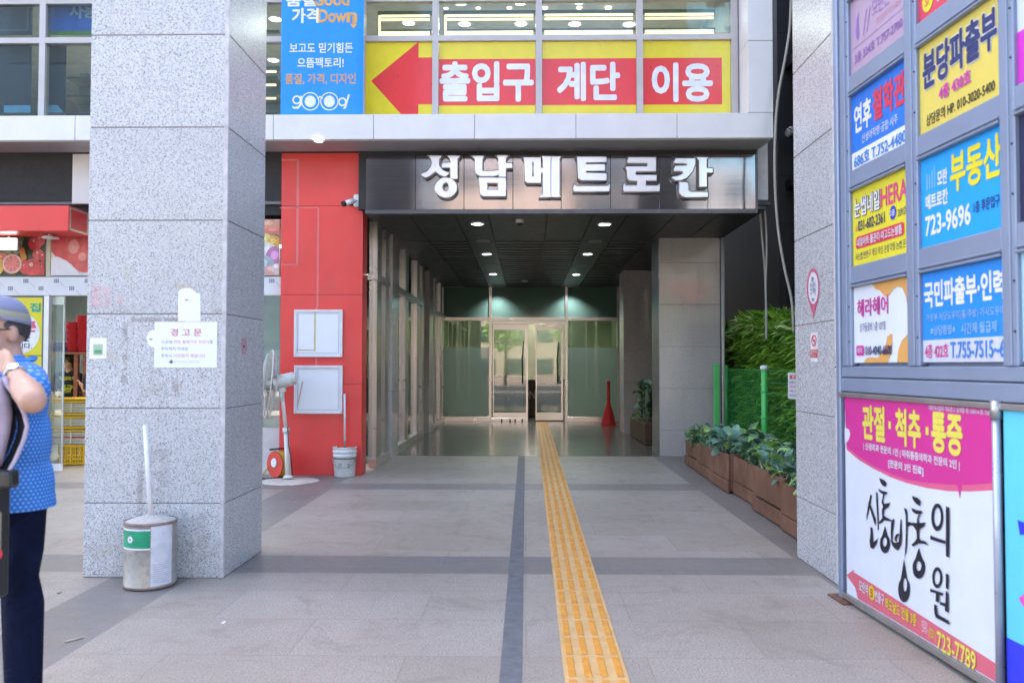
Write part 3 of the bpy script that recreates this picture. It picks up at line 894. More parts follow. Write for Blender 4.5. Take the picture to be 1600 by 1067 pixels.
# ------------------------------------------------------------------ steel letters over the passage
m_letter = M('polished_letter', (0.62, 0.61, 0.62), 0.34, 1.0, 0.06, 4)
def L5(p): return [(640 + x * 0.15, 231.5 + y * 0.15) for x, y in p]
def L6(p): return [(880 + x * 0.15625, 231.5 + y * 0.15625) for x, y in p]
def ring(cx, cy, rx, ry): return ell(cx, cy, rx, ry, 36)
LET = {
 '성': [[L5([(205, 84), (330, 84), (308, 112), (303, 150), (310, 190), (345, 235), (405, 265), (372, 298), (318, 280), (266, 240), (215, 285), (165, 307), (132, 275), (185, 245), (220, 200), (238, 150), (234, 112)])],
        [L5([(400, 84), (520, 84), (497, 110), (497, 318), (428, 318), (428, 199), (345, 199), (345, 155), (428, 155), (428, 110)])],
        [L5(ring(380, 413, 112, 103)), L5(ring(378, 407, 38, 47))]],
 '남': [[L5([(655, 85), (775, 85), (755, 112), (755, 240), (865, 240), (926, 233), (926, 277), (875, 293), (738, 293), (702, 272), (692, 245), (688, 112)])],
        [L5([(910, 80), (1022, 80), (1001, 106), (1001, 158), (1066, 158), (1066, 206), (1001, 206), (1001, 297), (932, 297), (932, 106)])],
        [L5([(722, 312), (1000, 312), (1000, 500), (768, 500), (742, 480), (734, 350)]), L5([(803, 360), (803, 440), (928, 440), (928, 360)])]],
 '메': [[L5([(1185, 100), (1366, 100), (1366, 210), (1394, 210), (1394, 254), (1366, 254), (1366, 362), (1228, 362), (1208, 340), (1203, 130)]), L5([(1273, 146), (1273, 300), (1298, 300), (1298, 146)])],
        [L5([(1376, 88), (1480, 88), (1467, 112), (1467, 478), (1478, 508), (1368, 508), (1396, 478), (1396, 112)])],
        [L5([(1482, 90), (1576, 90), (1561, 112), (1561, 478), (1571, 508), (1483, 508), (1482, 478), (1482, 112)])]],
 '트': [[L6([(135, 90), (430, 90), (430, 140), (225, 140), (225, 164), (415, 164), (415, 226), (225, 226), (225, 250), (430, 255), (430, 322), (182, 322), (156, 300), (150, 125)])],
        [L6([(110, 368), (130, 382), (445, 382), (460, 366), (460, 432), (110, 432)])]],
 '로': [[L6([(650, 95), (925, 95), (925, 232), (720, 232), (720, 272), (930, 272), (930, 325), (822, 325), (822, 380), (945, 380), (960, 366), (960, 432), (610, 432), (610, 362), (630, 380), (750, 380), (750, 325), (670, 325), (650, 305), (645, 215), (630, 190), (850, 188), (850, 145), (650, 145)])]],
 '칸': [[L6([(1122, 105), (1320, 105), (1318, 165), (1290, 235), (1240, 295), (1175, 322), (1125, 322), (1098, 293), (1150, 283), (1195, 260), (1222, 224), (1115, 226), (1120, 180), (1240, 178), (1246, 147), (1118, 148)])],
        [L6([(1340, 95), (1452, 95), (1435, 117), (1435, 203), (1495, 203), (1495, 246), (1435, 246), (1435, 385), (1365, 385), (1365, 118)])],
        [L6([(1165, 345), (1240, 345), (1250, 365), (1250, 420), (1275, 440), (1445, 440), (1445, 490), (1220, 490), (1187, 475), (1172, 450)])]],
}
YL = YF - 0.10
sg = thing('building_sign', 'row of big raised polished steel Korean letters on the fascia above the passage', 'sign', (0.4, YF, zf0 + 0.1))
for ch, parts in LET.items():
    bm = B()
    for k, outl in enumerate(parts):
        me = curve_mesh([[(ax(x, y, YL), az(x, y, YL)) for x, y in o] for o in outl], 0.036, 0.014)
        me.transform(Matrix.Translation((0, YL + 0.044 + 0.0015 * k, 0)) @ Matrix.Rotation(math.pi / 2, 4, 'X'))
        bm.from_mesh(me); bpy.data.meshes.remove(me)
    o = obj('letter', bm, m_letter, sg)
    for (sx, sz) in ((0.3, 0.3), (0.7, 0.7)):
        pass
# fixings left on the fascia
for px, py in ((678, 313), (840, 315), (975, 315), (1152, 316)):
    pass

# ------------------------------------------------------------------ upstairs window banner (yellow and red, four panes)
m_yel = M('banner_yellow', (0.76, 0.62, 0.010), 0.30, var=0.04, coat=0.2)
m_bred = M('banner_red', (0.74, 0.030, 0.030), 0.30, var=0.04, coat=0.2)
m_bwhite = M('banner_white', (0.76, 0.76, 0.80), 0.35)
bn = thing('window_banner', 'yellow banner with a long red arrow and white Korean letters across upstairs window panes', 'banner', (0, YW, BAND_T))
mm = mull[-5:]
YBN = YW + 0.012
pan = [(ax(572, 100, YBN), mm[1] - 0.045), (mm[1] + 0.045, mm[2] - 0.045), (mm[2] + 0.045, mm[3] - 0.045), (mm[3] + 0.045, mm[4] - 0.045)]
words_ = [None, '출입구', '계단', '이용']
for k, (a, b) in enumerate(pan):
    f = front(a, b, BAND_T + 0.006, zm0 - 0.004, YBN)
    pn = slab('panel', f, m_yel, bn, 0.006)
    v0 = fpx(f, 900, 92)[1]; v1 = fpx(f, 900, 164.5)[1]
    if k == 0:
        tip = fpx(f, 580, 127); top = fpx(f, 654, 66); bot_l = fpx(f, 640, 177)
        vb0 = fpx(f, 654, 90.5)[1]; vb1 = fpx(f, 654, 163.5)[1]
        shape(pn, f, [[tip, top, (top[0], vb0), (1, vb0), (1, vb1), (top[0], vb1), (top[0], 0.995), (bot_l[0], 0.995)]], m_bred, 0.002, 'arrow')
    else:
        u1 = 1.0 if k < 3 else fpx(f, 1128, 120)[0]
        shape(pn, f, [rect(0, v0, u1, v1)], m_bred, 0.002, 'red_band')
        tx = {1: (689, 99, 832, 157), 2: (872, 100, 967, 156), 3: (1020, 101, 1112, 157.5)}[k]
        lettering(pn, f, words_[k], *prect(f, *tx), m_bwhite, 0.055, 0.004)

# ------------------------------------------------------------------ blue box sign on the facade
t_ = NT('blue_sign_face')
m_blue = M('sign_blue', (0.012, 0.27, 0.82), 0.3, var=0.05, coat=0.2)
m_sky = M('sign_skyblue', (0.045, 0.30, 0.72), 0.3, var=0.05)
m_orange = M('sign_orange', (0.68, 0.36, 0.08), 0.4)
YS = 10.62
xs0, xs1 = ax(439, 100, YS), ax(568, 100, YS)
fb = front(xs0, xs1, BAND_T + 0.004, 6.9, YS)
bs = thing('box_sign', 'tall bright blue box sign with white and orange Korean writing and spectacles logo', 'sign', ((xs0 + xs1) / 2, YS, BAND_T))
bm = B(); box(bm, xs0 + 0.004, xs1 - 0.004, YS + 0.004, YW - 0.04, BAND_T + 0.005, 6.9, 0, 0.004); obj('box', bm, m_frame, bs)
slab('face', fb, m_blue, bs, 0.003)
for s, r, m, b in (('품질', (448, -8, 493, 10), m_bwhite, 0.05), ('Good', (490, -9, 545, 9), m_orange, 0.05), ('가격', (457, 14, 497, 36), m_bwhite, 0.05), ('Dow', (498, 16, 541, 35), m_orange, 0.05), ('n', (543, 21, 557, 35), m_orange, 0.05),
                   ('보고도 믿기힘든', (453, 68, 551, 83), m_bwhite, 0.03), ('으뜸팩토리!', (465, 91, 537, 106), m_bwhite, 0.03), ('품질, 가격, 디자인', (446, 116, 556, 132), m_orange, 0.03)):
    lettering(bs, fb, s, *prect(fb, *r), m, b, 0.003)
shape(bs, fb, [[fpx(fb, x, y) for x, y in ((551, 26), (555.5, 26), (555.5, 38), (558.5, 38), (549.5 + 3, 45), (546.5, 38), (551, 38))]], m_orange, 0.0035, 'arrow')
def lg(x, y): return fpx(fb, 400 + x * 0.2812, y * 0.2812)
def lring(cx, cy, r0, r1): return [[lg(cx + r1 * math.cos(k * math.pi / 18), cy + r1 * math.sin(k * math.pi / 18)) for k in range(36)], [lg(cx + r0 * math.cos(k * math.pi / 18), cy + r0 * math.sin(k * math.pi / 18)) for k in range(36)]]
for cx in (302, 408):
    shape(bs, fb, lring(cx, 565, 45, 51), m_bwhite, 0.003, 'logo')
    shape(bs, fb, [[lg(cx + 31 * math.cos(k * math.pi / 14), 565 + 32 * math.sin(k * math.pi / 14)) for k in range(28)]], m_bwhite, 0.003, 'logo')
shape(bs, fb, [[lg(*p) for p in ((340, 545), (355, 535), (372, 545), (370, 553), (355, 544), (342, 552))]], m_bwhite, 0.0034, 'logo')
shape(bs, fb, lring(227, 557, 16, 25), m_bwhite, 0.003, 'logo'); shape(bs, fb, lring(480, 568, 15, 25), m_bwhite, 0.003, 'logo')
shape(bs, fb, [[lg(*p) for p in ((247, 535), (256, 535), (254, 585), (235, 607), (205, 605), (200, 590), (212, 596), (232, 594), (244, 580))]], m_bwhite, 0.0034, 'logo')
shape(bs, fb, [[lg(*p) for p in ((512, 527), (523, 527), (500, 605), (484, 608), (488, 596), (493, 592))]], m_bwhite, 0.0038, 'logo')

# ------------------------------------------------------------------ upstairs, left: blue poster inside the window
YI = YW + 0.20
f = front(ax(73, 20, YI), ax(215, 20, YI), az(100, 55, YI), az(100, 55, YI) + 1.3, YI)
ps = thing('window_poster', 'blue poster with a green border behind the upstairs glass above the shop', 'poster', f.p(0.5, 1))
slab('border', f, M('poster_green', (0.06, 0.30, 0.02), 0.4), ps, 0.01)
g = Face(f.p(0, 0, 0.002), f.U, f.V, f.w, f.h)
shape(ps, g, [rect(*(lambda a, b: (a[0], 0.0, 1.0, b[1]))(fpx(g, 79, 10), fpx(g, 79, 49)))], M('poster_blue', (0.01, 0.13, 0.62), 0.4), 0.002, 'field')
lettering(ps, g, '사용중', *prect(g, 110, 7, 172, 29), M('poster_pale', (0.32, 0.50, 0.62), 0.4), 0.05, 0.005)
# shelves inside upstairs at the left and blinds
m_shelf = M('shelf_olive', (0.16, 0.17, 0.13), 0.6)
for X0, X1, yy, lab in ((ax(107, 100, 11.6), ax(150, 100, 11.6), 11.55, 'olive display shelves behind the upstairs window left of the pale column'), (ax(405, 100, 11.6), ax(436, 100, 11.6), 11.55, 'olive display shelves behind the upstairs window beside the blue sign')):
    sh = thing('display_shelf', lab, 'shelf', ((X0 + X1) / 2, yy, BAND_T))
    bm = B(); box(bm, X0, X1, yy + 0.35, yy + 0.38, BAND_T, 5.7); obj('back_panel', bm, M('shelf_back', (0.30, 0.32, 0.28), 0.6), sh)
    for z in (4.72, 4.98, 5.24, 5.5):
        bm = B(); box(bm, X0, X1, yy, yy + 0.35, z, z + 0.03); obj('shelf', bm, m_shelf, sh)
# LED strips framing the upstairs glass, ceiling lamps and spots
m_led = emit('led_warm', (1.0, 0.72, 0.26), 0.42)
m_disc = emit('lamp_disc', (0.97, 0.98, 1.0), 2.0)
m_spot = emit('spot_warm', (1.0, 0.82, 0.50), 1.2)
m_metal = M('grey_metal', (0.42, 0.42, 0.42), 0.4, 0.8)
bays = [(573, 676, 'left'), (690, 838, 'a'), (849, 994, 'b'), (1006, 1120, 'c'), (412, 437, 'd')]
YLED = 11.25
for k, (a, b, _) in enumerate(bays):
    lf = thing('light_strip', ['warm LED strip frame inside the upstairs window behind the arrow tail', 'warm LED strip frame inside the wide upstairs window above the first red word', 'warm LED strip frame inside the upstairs window above the middle red word', 'warm LED strip frame inside the last upstairs window by the white pilaster', 'warm LED strip frame inside the narrow upstairs window beside the blue sign'][k], 'light strip', at((a + b) / 2, 53, YLED), 'LED strips in the upstairs windows')
    x0, x1 = ax(a + (22 if k == 0 else 8 if k == 1 else 2), 28, YLED), ax(b - 5, 28, YLED)
    rows = (24, 30, 50, 54.5) if k < 4 else (110, 131, 152)
    for py in rows:
        z = az(800, py, YLED)
        bm = B(); box(bm, x0, x1, YLED, YLED + 0.02, z - 0.012, z + 0.012); obj('strip', bm, m_led, lf)
    z0, z1 = az(800, rows[-1] + 1, YLED), az(800, rows[0] - 1, YLED)
    bm = B(); box(bm, x0 - 0.05, x1 + 0.03, YLED + 0.03, YLED + 0.09, z1 + 0.02, z1 + 0.07); box(bm, x0 - 0.05, x1 + 0.03, YLED + 0.03, YLED + 0.09, az(800, 47, YLED), az(800, 44, YLED)); obj('rail', bm, M('led_rail', (0.10, 0.16, 0.17), 0.5), lf)
    if k in (0, 1):
        bm = B(); box(bm, x0 - 0.03, x0 - 0.005, YLED, YLED + 0.02, z0, z1); obj('strip', bm, m_led, lf)
def disc_light(px, py, zc, r, label, lit=True, grp=None, mat=None, flat=True):
    q = gr(px, py, zc - 0.012)
    d = thing('ceiling_light', label, 'ceiling light', (q.x, q.y, zc), grp)
    bm = B(); lathe(bm, [(r * 0.86, -0.003), (r * 0.9, -0.014), (r * 1.12, -0.012), (r * 1.15, -0.001)], (q.x, q.y, zc), 24); obj('frame', bm, m_metal if not lit else m_boardframe, d)
    bm = B(); lathe(bm, [(r * 0.88, -0.002), (r * 0.86, -0.008), (0, -0.010)], (q.x, q.y, zc), 24); obj('diffuser', bm, mat if lit else M('unlit_lens', (0.12, 0.12, 0.11), 0.3), d)
    return d, q
for px, py in ((720, 5.5), (813, 5), (726, 38.5), (814, 38), (638.6, 37), (898, 38.5), (983, 39), (905, 3.5), (430, 31), (427, 95)):
    disc_light(px, py, 6.62, 0.10, 'round white ceiling lamp lit inside the upstairs room', True, 'round lamps on the upstairs ceiling', m_disc)
for px, py in ((697, 12), (747.5, 12), (796, 12), (851.5, 12.5), (905, 12), (950, 13.5)):
    q = at(px, py, 11.9)
    s = thing('spot_lamp', 'small warm track spot hanging inside the upstairs room', 'spot lamp', (q.x, q.y, 6.62), 'track spots on the upstairs ceiling')
    bm = B(); cyl(bm, (q.x, q.y, 6.62), (q.x, q.y, q.z + 0.10), 0.012); cyl(bm, (q.x, q.y, q.z + 0.15), (q.x, q.y - 0.02, q.z + 0.03), 0.035, 0.042); obj('housing', bm, M('spot_grey', (0.25, 0.24, 0.22), 0.4), s)
    bm = B(); sphere(bm, (q.x, q.y - 0.025, q.z), 0.042, 0, 12, 8); obj('bulb', bm, m_spot, s)
# fill of the upstairs room comes from its own lamps
for x_, y_ in ((-0.6, 12.4), (1.4, 12.6), (-3.6, 12.6), (-7, 12.6)):
    l = bpy.data.lights.new('room_lamp', 'AREA'); l.shape = 'DISK'; l.size = 0.5; l.energy = 13; l.color = (1, 0.93, 0.82)
    lo = bpy.data.objects.new('room_lamp', l); COL.objects.link(lo); lo.location = (x_, y_, 6.5)

# ------------------------------------------------------------------ passage ceiling lights
m_down = emit('downlight', (0.92, 0.97, 1.0), 4.0)
LG = 'lit downlights in the passage ceiling'
labs = ['lit downlight on the left row of the passage ceiling, first from the street', 'lit downlight in the middle of the row toward the shop glass', 'lit downlight at the door end of the row toward the shop glass',
        'lit downlight on the planter side of the passage ceiling, first from the street', 'lit downlight in the middle of the row toward the granite columns', 'lit downlight at the door end of the row toward the granite columns']
for k, (px, py) in enumerate(((745.8, 350.8), (760.4, 397.7), (770.3, 428.9), (944.8, 351.6), (918, 397.7), (900.4, 429.5))):
    d, q = disc_light(px, py, ZC, 0.095, labs[k].replace('left row', 'shop-side row'), True, LG, m_down)
    l = bpy.data.lights.new('downlight_lamp', 'SPOT'); l.energy = 9; l.spot_size = R(125); l.spot_blend = 0.7; l.color = (0.9, 0.96, 1.0); l.shadow_soft_size = 0.08
    lo = bpy.data.objects.new('downlight_lamp', l); COL.objects.link(lo); lo.location = (q.x, q.y, ZC - 0.05); 
for px in (775.5, 890):    # the pair washing the top of the glass entrance
    q = gr(px, 447, ZC)
    l = bpy.data.lights.new('downlight_lamp', 'SPOT'); l.energy = 20; l.spot_size = R(120); l.spot_blend = 0.8; l.color = (0.85, 0.95, 1.0); l.shadow_soft_size = 0.06
    lo = bpy.data.objects.new('downlight_lamp', l); COL.objects.link(lo); lo.location = (ax(px, 447, YD - 0.35), YD - 0.35, ZC - 0.03)
for k, (px, py) in enumerate(((755, 377.5), (767.5, 414.5), (930, 378.3), (908, 415.3))):
    disc_light(px, py, ZC, 0.10, 'unlit round downlight between lit ones in the passage ceiling', False, 'unlit downlights in the passage ceiling')
d, q = disc_light(498, 221.5, BAND_B - 0.012, 0.062, 'lit round downlight in the white soffit over the red pillar', True, None, emit('soffit_disc', (0.95, 0.97, 1.0), 1.2))
l = bpy.data.lights.new('soffit_lamp', 'SPOT'); l.energy = 1.2; l.spot_size = R(130); l.spot_blend = 0.8; l.shadow_soft_size = 0.06
lo = bpy.data.objects.new('soffit_lamp', l); COL.objects.link(lo); lo.location = (q.x, q.y, BAND_B - 0.10)
q = gr(812, 343, ZC)
dc = thing('dome_camera', 'small white dome camera on the dark passage ceiling', 'camera', q)
bm = B(); cyl(bm, q, q - Vector((0, 0, 0.05)), 0.058, 0.055, 20); obj('base', bm, m_boardframe, dc)
bm = B(); sphere(bm, q - Vector((0, 0, 0.05)), (0.042, 0.042, 0.042)); obj('dome', bm, M('dome_black', (0.02, 0.02, 0.02), 0.1), dc)
q = gr(820, 437.5, ZC)
dt = tag(None or obj('smoke_detector', (lambda b: (lathe(b, [(0.08, 0), (0.085, -0.02), (0.05, -0.05), (0, -0.055)], q, 20), b)[1])(B()), m_boardframe, None, q), 'small pale smoke detector on the passage ceiling near the doors', 'detector')

# ------------------------------------------------------------------ CCTV on the red pillar
q = at(559, 314, YR - 0.03)
cv = thing('security_camera', 'white bullet security camera on the corner of the red pillar', 'camera', q)
m_cam = M('camera_white', (0.72, 0.73, 0.74), 0.3)
bm = B(); box(bm, q.x - 0.055, q.x + 0.055, q.y - 0.03, YR - 0.001, q.z - 0.085, q.z + 0.085, 0, 0.02, 2); obj('bracket', bm, m_cam, cv)
e = at(543, 316.5, YR - 0.17)
bm = B(); tube(bm, [q + Vector((-0.01, -0.03, -0.01)), q + Vector((-0.03, -0.06, -0.0)), e + Vector((0.06, 0.05, 0.03))], 0.014); cyl(bm, e + Vector((0.07, 0.06, 0.035)), e + Vector((-0.03, -0.03, -0.02)), 0.036, 0.034, 18); obj('housing', bm, m_cam, cv)
bm = B(); cyl(bm, e + Vector((-0.03, -0.03, -0.02)), e + Vector((-0.055, -0.052, -0.032)), 0.039, 0.036, 18); obj('lens', bm, M('camera_black', (0.02, 0.02, 0.02), 0.2), cv)

# ------------------------------------------------------------------ shop front at the left
YSF = 11.2
m_green_wall = M('shop_back_wall', (0.16, 0.21, 0.19), 0.7, var=0.2, scale=2)
grocer = thing('grocery_shop', 'open-fronted grocery shop with grey panel, film-covered lintel and produce pictures', 'shop', (-6, YSF, 0))
zA, zB_, zC_, zD = az(60, 232, YSF), az(60, 322, YSF), az(60, 433, YSF), az(60, 462, YSF)
bm = B(); box(bm, XBL, xr0 - 0.01, YSF - 0.1, YSF + 0.1, zB_, BAND_B - 0.013, 0, 0.004); obj('grey_panel', bm, m_greyblue, grocer)
bm = B(); box(bm, ax(113, 270, YSF - 0.15), ax(150, 270, YSF - 0.15), YSF - 0.15, YSF - 0.101, zB_ + 0.0, BAND_B - 0.014, 0, 0.003); obj('white_pier', bm, m_white, grocer)
bm = B(); box(bm, XBL, xr0 - 0.01, YSF - 0.02, YSF + 0.06, az(60, 337, YSF), zB_ - 0.004); obj('dark_gap', bm, m_dark, grocer)
# white lintel still in its protective film with small printed marks
bm = B(); box(bm, XBL, xr0 - 0.01, YSF - 0.03, YSF + 0.05, zD, zC_, 0, 0.003); obj('lintel', bm, M('film_white', (0.68, 0.69, 0.72), 0.3, var=0.03), grocer)
fl = front(-9.0, xr0, zD, zC_, YSF - 0.03)
m_mark = M('film_mark', (0.25, 0.27, 0.33), 0.5)
m_mark2 = M('film_text', (0.50, 0.52, 0.56), 0.5)
bm = B(); bm2 = B()
for i in range(14):
    cxm = -8.9 + i * 0.42
    for row in (0.22, 0.62):
        u, v = (cxm + (0.21 if row > 0.5 else 0)) , row
        p0 = Vector((u, YSF - 0.032, fl.p(0, v).z))
        for (dx0, dx1) in ((-0.035, -0.018), (0.018, 0.035), (-0.012, 0.012)):
            quad(bm, p0 + Vector((dx0, 0, 0.028)), p0 + Vector((dx1, 0, 0.028)), p0 + Vector((dx1, 0, -0.028)), p0 + Vector((dx0, 0, -0.028)))
        quad(bm2, p0 + Vector((0.05, 0, -0.02)), p0 + Vector((0.13, 0, -0.10)), p0 + Vector((0.135, 0, -0.092)), p0 + Vector((0.055, 0, -0.012)))
obj('film_print', bm, m_mark, grocer); obj('film_print', bm2, m_mark2, grocer)
# shop interior
m_shopfloor = M('shop_floor', (0.30, 0.29, 0.28), 0.4)
bm = B(); box(bm, XBL, XL - 0.35, 17.0, 17.1, 0, 3.4); obj('back_wall', bm, m_green_wall, grocer)
bm = B(); box(bm, XBL, XL - 0.12, YSF + 0.1, 17, 3.38, 3.46); obj('ceiling', bm, m_room_ceil, grocer)
m_tube = emit('tube_light', (0.95, 0.98, 1.0), 2.0)
for k, (x_, y_) in enumerate(((-6.6, 13.0), (-6.9, 14.4), (-4.2, 13.0), (-3.4, 14.6), (-9.0, 13.0))):
    tl = thing('tube_lamp', 'lit tube lamp under the grocery shop ceiling', 'tube lamp', (x_, y_, 3.36), 'tube lamps in the grocery shop')
    bm = B(); box(bm, x_ - 0.62, x_ + 0.62, y_ - 0.05, y_ + 0.05, 3.345, 3.375); obj('housing', bm, m_boardframe, tl)
    bm = B(); cyl(bm, (x_ - 0.58, y_, 3.325), (x_ + 0.58, y_, 3.325), 0.018); obj('tube', bm, m_tube, tl)
for x_ in (-7.2, -3.9):
    l = bpy.data.lights.new('shop_lamp', 'AREA'); l.shape = 'RECTANGLE'; l.size = 2.4; l.size_y = 1.6; l.energy = 22
    lo = bpy.data.objects.new('shop_lamp', l); COL.objects.link(lo); lo.location = (x_, 13.4, 3.28)
# glazing members
m_alu = M('aluminium', (0.62, 0.62, 0.64), 0.35, 0.6, 0.05)
bm = B()
xg0, xg1 = ax(69, 560, YSF), ax(77, 560, YSF)
box(bm, xg0, xg1, YSF - 0.03, YSF + 0.05, 0, zD - 0.003, 0, 0.003)
obj('door_post', bm, m_alu, grocer)
bm = B()
xg2 = ax(95.5, 560, YSF)
box(bm, xg1 + 0.0, xg2, YSF + 0.06, YSF + 0.07, 0.12, zD - 0.004); obj('glass_leaf', bm, glass('leaf_glass', (0.86, 0.93, 0.90), 0.0, 0.10, 0.9), grocer)
bm = B(); box(bm, xg2 - 0.012, xg2 + 0.004, YSF + 0.055, YSF + 0.078, 0.12, zD - 0.004); box(bm, xg1, xg2, YSF + 0.05, YSF + 0.08, zD - 0.12, zD - 0.004); obj('leaf_edge', bm, M('leaf_edge', (0.55, 0.58, 0.58), 0.2, 0.4), grocer)
bm = B(); box(bm, xg1, xg2, YSF + 0.05, YSF + 0.09, 0.02, 0.12, 0, 0.004); obj('leaf_shoe', bm, m_board, grocer)
# between big column and red pillar: glass and low wall
xq0, xq1 = ax(404, 560, YSF), xr0 - 0.012
bm = B(); box(bm, xq0 - 1.2, xq1, YSF + 0.0, YSF + 0.008, 0.62, zD - 0.004); obj('side_pane', bm, glass('side_glass', (0.82, 0.9, 0.9), 0.0, 0.14, 0.9), grocer)
bm = B(); box(bm, xq0 - 1.2, xq1, YSF - 0.03, YSF + 0.05, 0.0, 0.18); box(bm, xq0 - 1.2, xq1, YSF - 0.01, YSF + 0.03, 0.181, 0.62); obj('low_wall', bm, M('low_wall', (0.62, 0.61, 0.60), 0.5), grocer)
bm = B(); box(bm, xq0 - 0.9, xq1 - 0.1, YSF + 0.5, YSF + 0.9, 0.7, 1.6); obj('inner_counter', bm, M('counter_blue', (0.24, 0.34, 0.42), 0.4), grocer)

# produce pictures over the shop
def picture(label, px0, px1, kind, mw=True):
    a, b = ax(px0, 400, YSF - 0.05), ax(px1, 400, YSF - 0.05)
    f = front(a, b, zC_ + 0.015, az(60, 345, YSF), YSF - 0.05)
    t = thing('produce_picture', label, 'picture', f.p(0.5, 1))
    base = {'dark': (0.035, 0.05, 0.025), 'tomato': (0.62, 0.60, 0.62), 'mixed': (0.55, 0.50, 0.46)}[kind]
    slab('panel', f, M('picture_ground', base, 0.3, var=0.4, scale=4), t, 0.02)
    A = f.w / f.h
    def blob(cx, cy, r, col, ry=1.0, hi=True, name='print', lift=0.002, n=22, wob=0.06):
        ph = rnd.random() * 6
        o = [(cx + r / A * (1 + wob * math.sin(3 * q + ph)) * math.cos(q), cy + r * ry * (1 + wob * math.cos(2 * q + ph)) * math.sin(q)) for q in [2 * math.pi * k / n for k in range(n)]]
        o = [(min(max(u, 0.004), 0.996), min(max(v, 0.004), 0.996)) for u, v in o]
        shape(t, f, [o], M('print_ink', col, 0.3, var=0.25, scale=9), lift, name)
    if kind == 'dark':
        L = 0.002
        for k in range(26):
            blob(rnd.uniform(0.30, 0.98), rnd.uniform(0.04, 0.38), rnd.uniform(0.05, 0.11), rnd.choice([(0.05, 0.12, 0.03), (0.10, 0.18, 0.05), (0.03, 0.07, 0.03)]), 0.7, lift=L); L += 0.00015
        for k in range(40):
            blob(rnd.uniform(0.0, 0.52), rnd.uniform(0.30, 0.58), rnd.uniform(0.035, 0.06), rnd.choice([(0.16, 0.22, 0.08), (0.22, 0.28, 0.12), (0.28, 0.33, 0.18)]), lift=L); L += 0.00015
        for (cx, cy, r, col) in ((0.80, 0.42, 0.13, (0.55, 0.05, 0.06)), (0.90, 0.36, 0.11, (0.60, 0.09, 0.09)), (0.86, 0.62, 0.10, (0.55, 0.10, 0.10)), (0.96, 0.66, 0.08, (0.50, 0.04, 0.05)), (0.12, 0.70, 0.12, (0.55, 0.12, 0.07)), (0.02, 0.84, 0.15, (0.62, 0.36, 0.05)), (0.55, 0.80, 0.10, (0.5, 0.03, 0.03)), (0.62, 0.86, 0.12, (0.55, 0.05, 0.04)), (0.94, 0.88, 0.13, (0.52, 0.04, 0.04)), (0.76, 0.86, 0.16, (0.58, 0.05, 0.05))):
            blob(cx, cy, r, col, lift=L, wob=0.03); L += 0.0002
            blob(cx - r * 0.2, cy - r * 0.35, r * 0.22, (0.72, 0.40, 0.36), lift=L, wob=0.1); L += 0.0002
        shape(t, f, [[(0.46, 0.52), (0.58, 0.50), (0.64, 0.70), (0.54, 0.74)]], M('carrot_ink', (0.62, 0.22, 0.05), 0.3), L); L += 0.0002
        for r, col in ((0.185, (0.60, 0.22, 0.14)), (0.165, (0.70, 0.55, 0.45)), (0.145, (0.66, 0.15, 0.13))):
            blob(0.34, 0.79, r, col, lift=L, wob=0.0, n=32); L += 0.0002
        for k in range(9):
            q = k * 2 * math.pi / 9
            c0 = (0.34 + 0.02 / A * math.cos(q), 0.79 + 0.02 * math.sin(q))
            c1 = (0.34 + 0.14 / A * math.cos(q - 0.02), 0.79 + 0.14 * math.sin(q - 0.02)); c2 = (0.34 + 0.14 / A * math.cos(q + 0.04), 0.79 + 0.14 * math.sin(q + 0.04))
            shape(t, f, [[c0, c1, c2]], M('pith_ink', (0.72, 0.50, 0.42), 0.3), L)
    elif kind == 'tomato':
        blob(0.62, 0.20, 0.62, (0.60, 0.055, 0.06), 1.0, lift=0.002, wob=0.02, n=40)
        blob(0.80, 0.30, 0.42, (0.62, 0.10, 0.09), 1.5, lift=0.0024, wob=0.05, n=36)
        blob(0.50, 0.48, 0.10, (0.72, 0.30, 0.26), 1.3, lift=0.0028); blob(0.70, 0.66, 0.07, (0.70, 0.26, 0.22), 1.2, lift=0.003)
        shape(t, f, [[(0.0, 0.68), (0.15, 0.66), (0.36, 0.74), (0.55, 0.88), (0.66, 0.99), (0.0, 0.99)]], M('picture_white', (0.72, 0.70, 0.74), 0.3), 0.0034)
    else:
        L = 0.002
        for (cx, cy, r, col, ry) in ((0.5, 0.10, 0.22, (0.62, 0.28, 0.18), 0.5), (0.7, 0.22, 0.2, (0.60, 0.16, 0.12), 0.4), (0.6, 0.33, 0.2, (0.10, 0.14, 0.12), 0.35), (0.25, 0.42, 0.15, (0.62, 0.55, 0.18), 1.2), (0.75, 0.42, 0.13, (0.66, 0.36, 0.06), 1.0), (0.4, 0.60, 0.18, (0.62, 0.58, 0.50), 1.1), (0.8, 0.68, 0.17, (0.42, 0.18, 0.38), 1.2), (0.3, 0.82, 0.16, (0.32, 0.38, 0.42), 1.0), (0.6, 0.92, 0.12, (0.60, 0.30, 0.28), 0.8), (0.9, 0.88, 0.10, (0.62, 0.50, 0.48), 1.0)):
            blob(cx, cy, r, col, ry, lift=L); L += 0.0002
            blob(cx - 0.05, cy - 0.04, r * 0.4, tuple(min(0.75, c * 1.3 + 0.08) for c in col), ry, lift=L); L += 0.0002
    return t
picture('wide picture of grapefruit, peppers and greens on a dark ground under the red box', -6, 71, 'dark')
picture('picture of one big red tomato above the shop opening beside the pale column', 80, 150, 'tomato')
picture('narrow produce picture with red cabbage and oranges between column and red pillar', 405, 436.5, 'mixed')
bm = B(); box(bm, ax(72.5, 400, YSF - 0.06), ax(78.5, 400, YSF - 0.06), YSF - 0.06, YSF - 0.03, zC_ + 0.003, zB_ - 0.1); obj('picture_post', bm, M('post_cream', (0.56, 0.52, 0.36), 0.5), grocer)

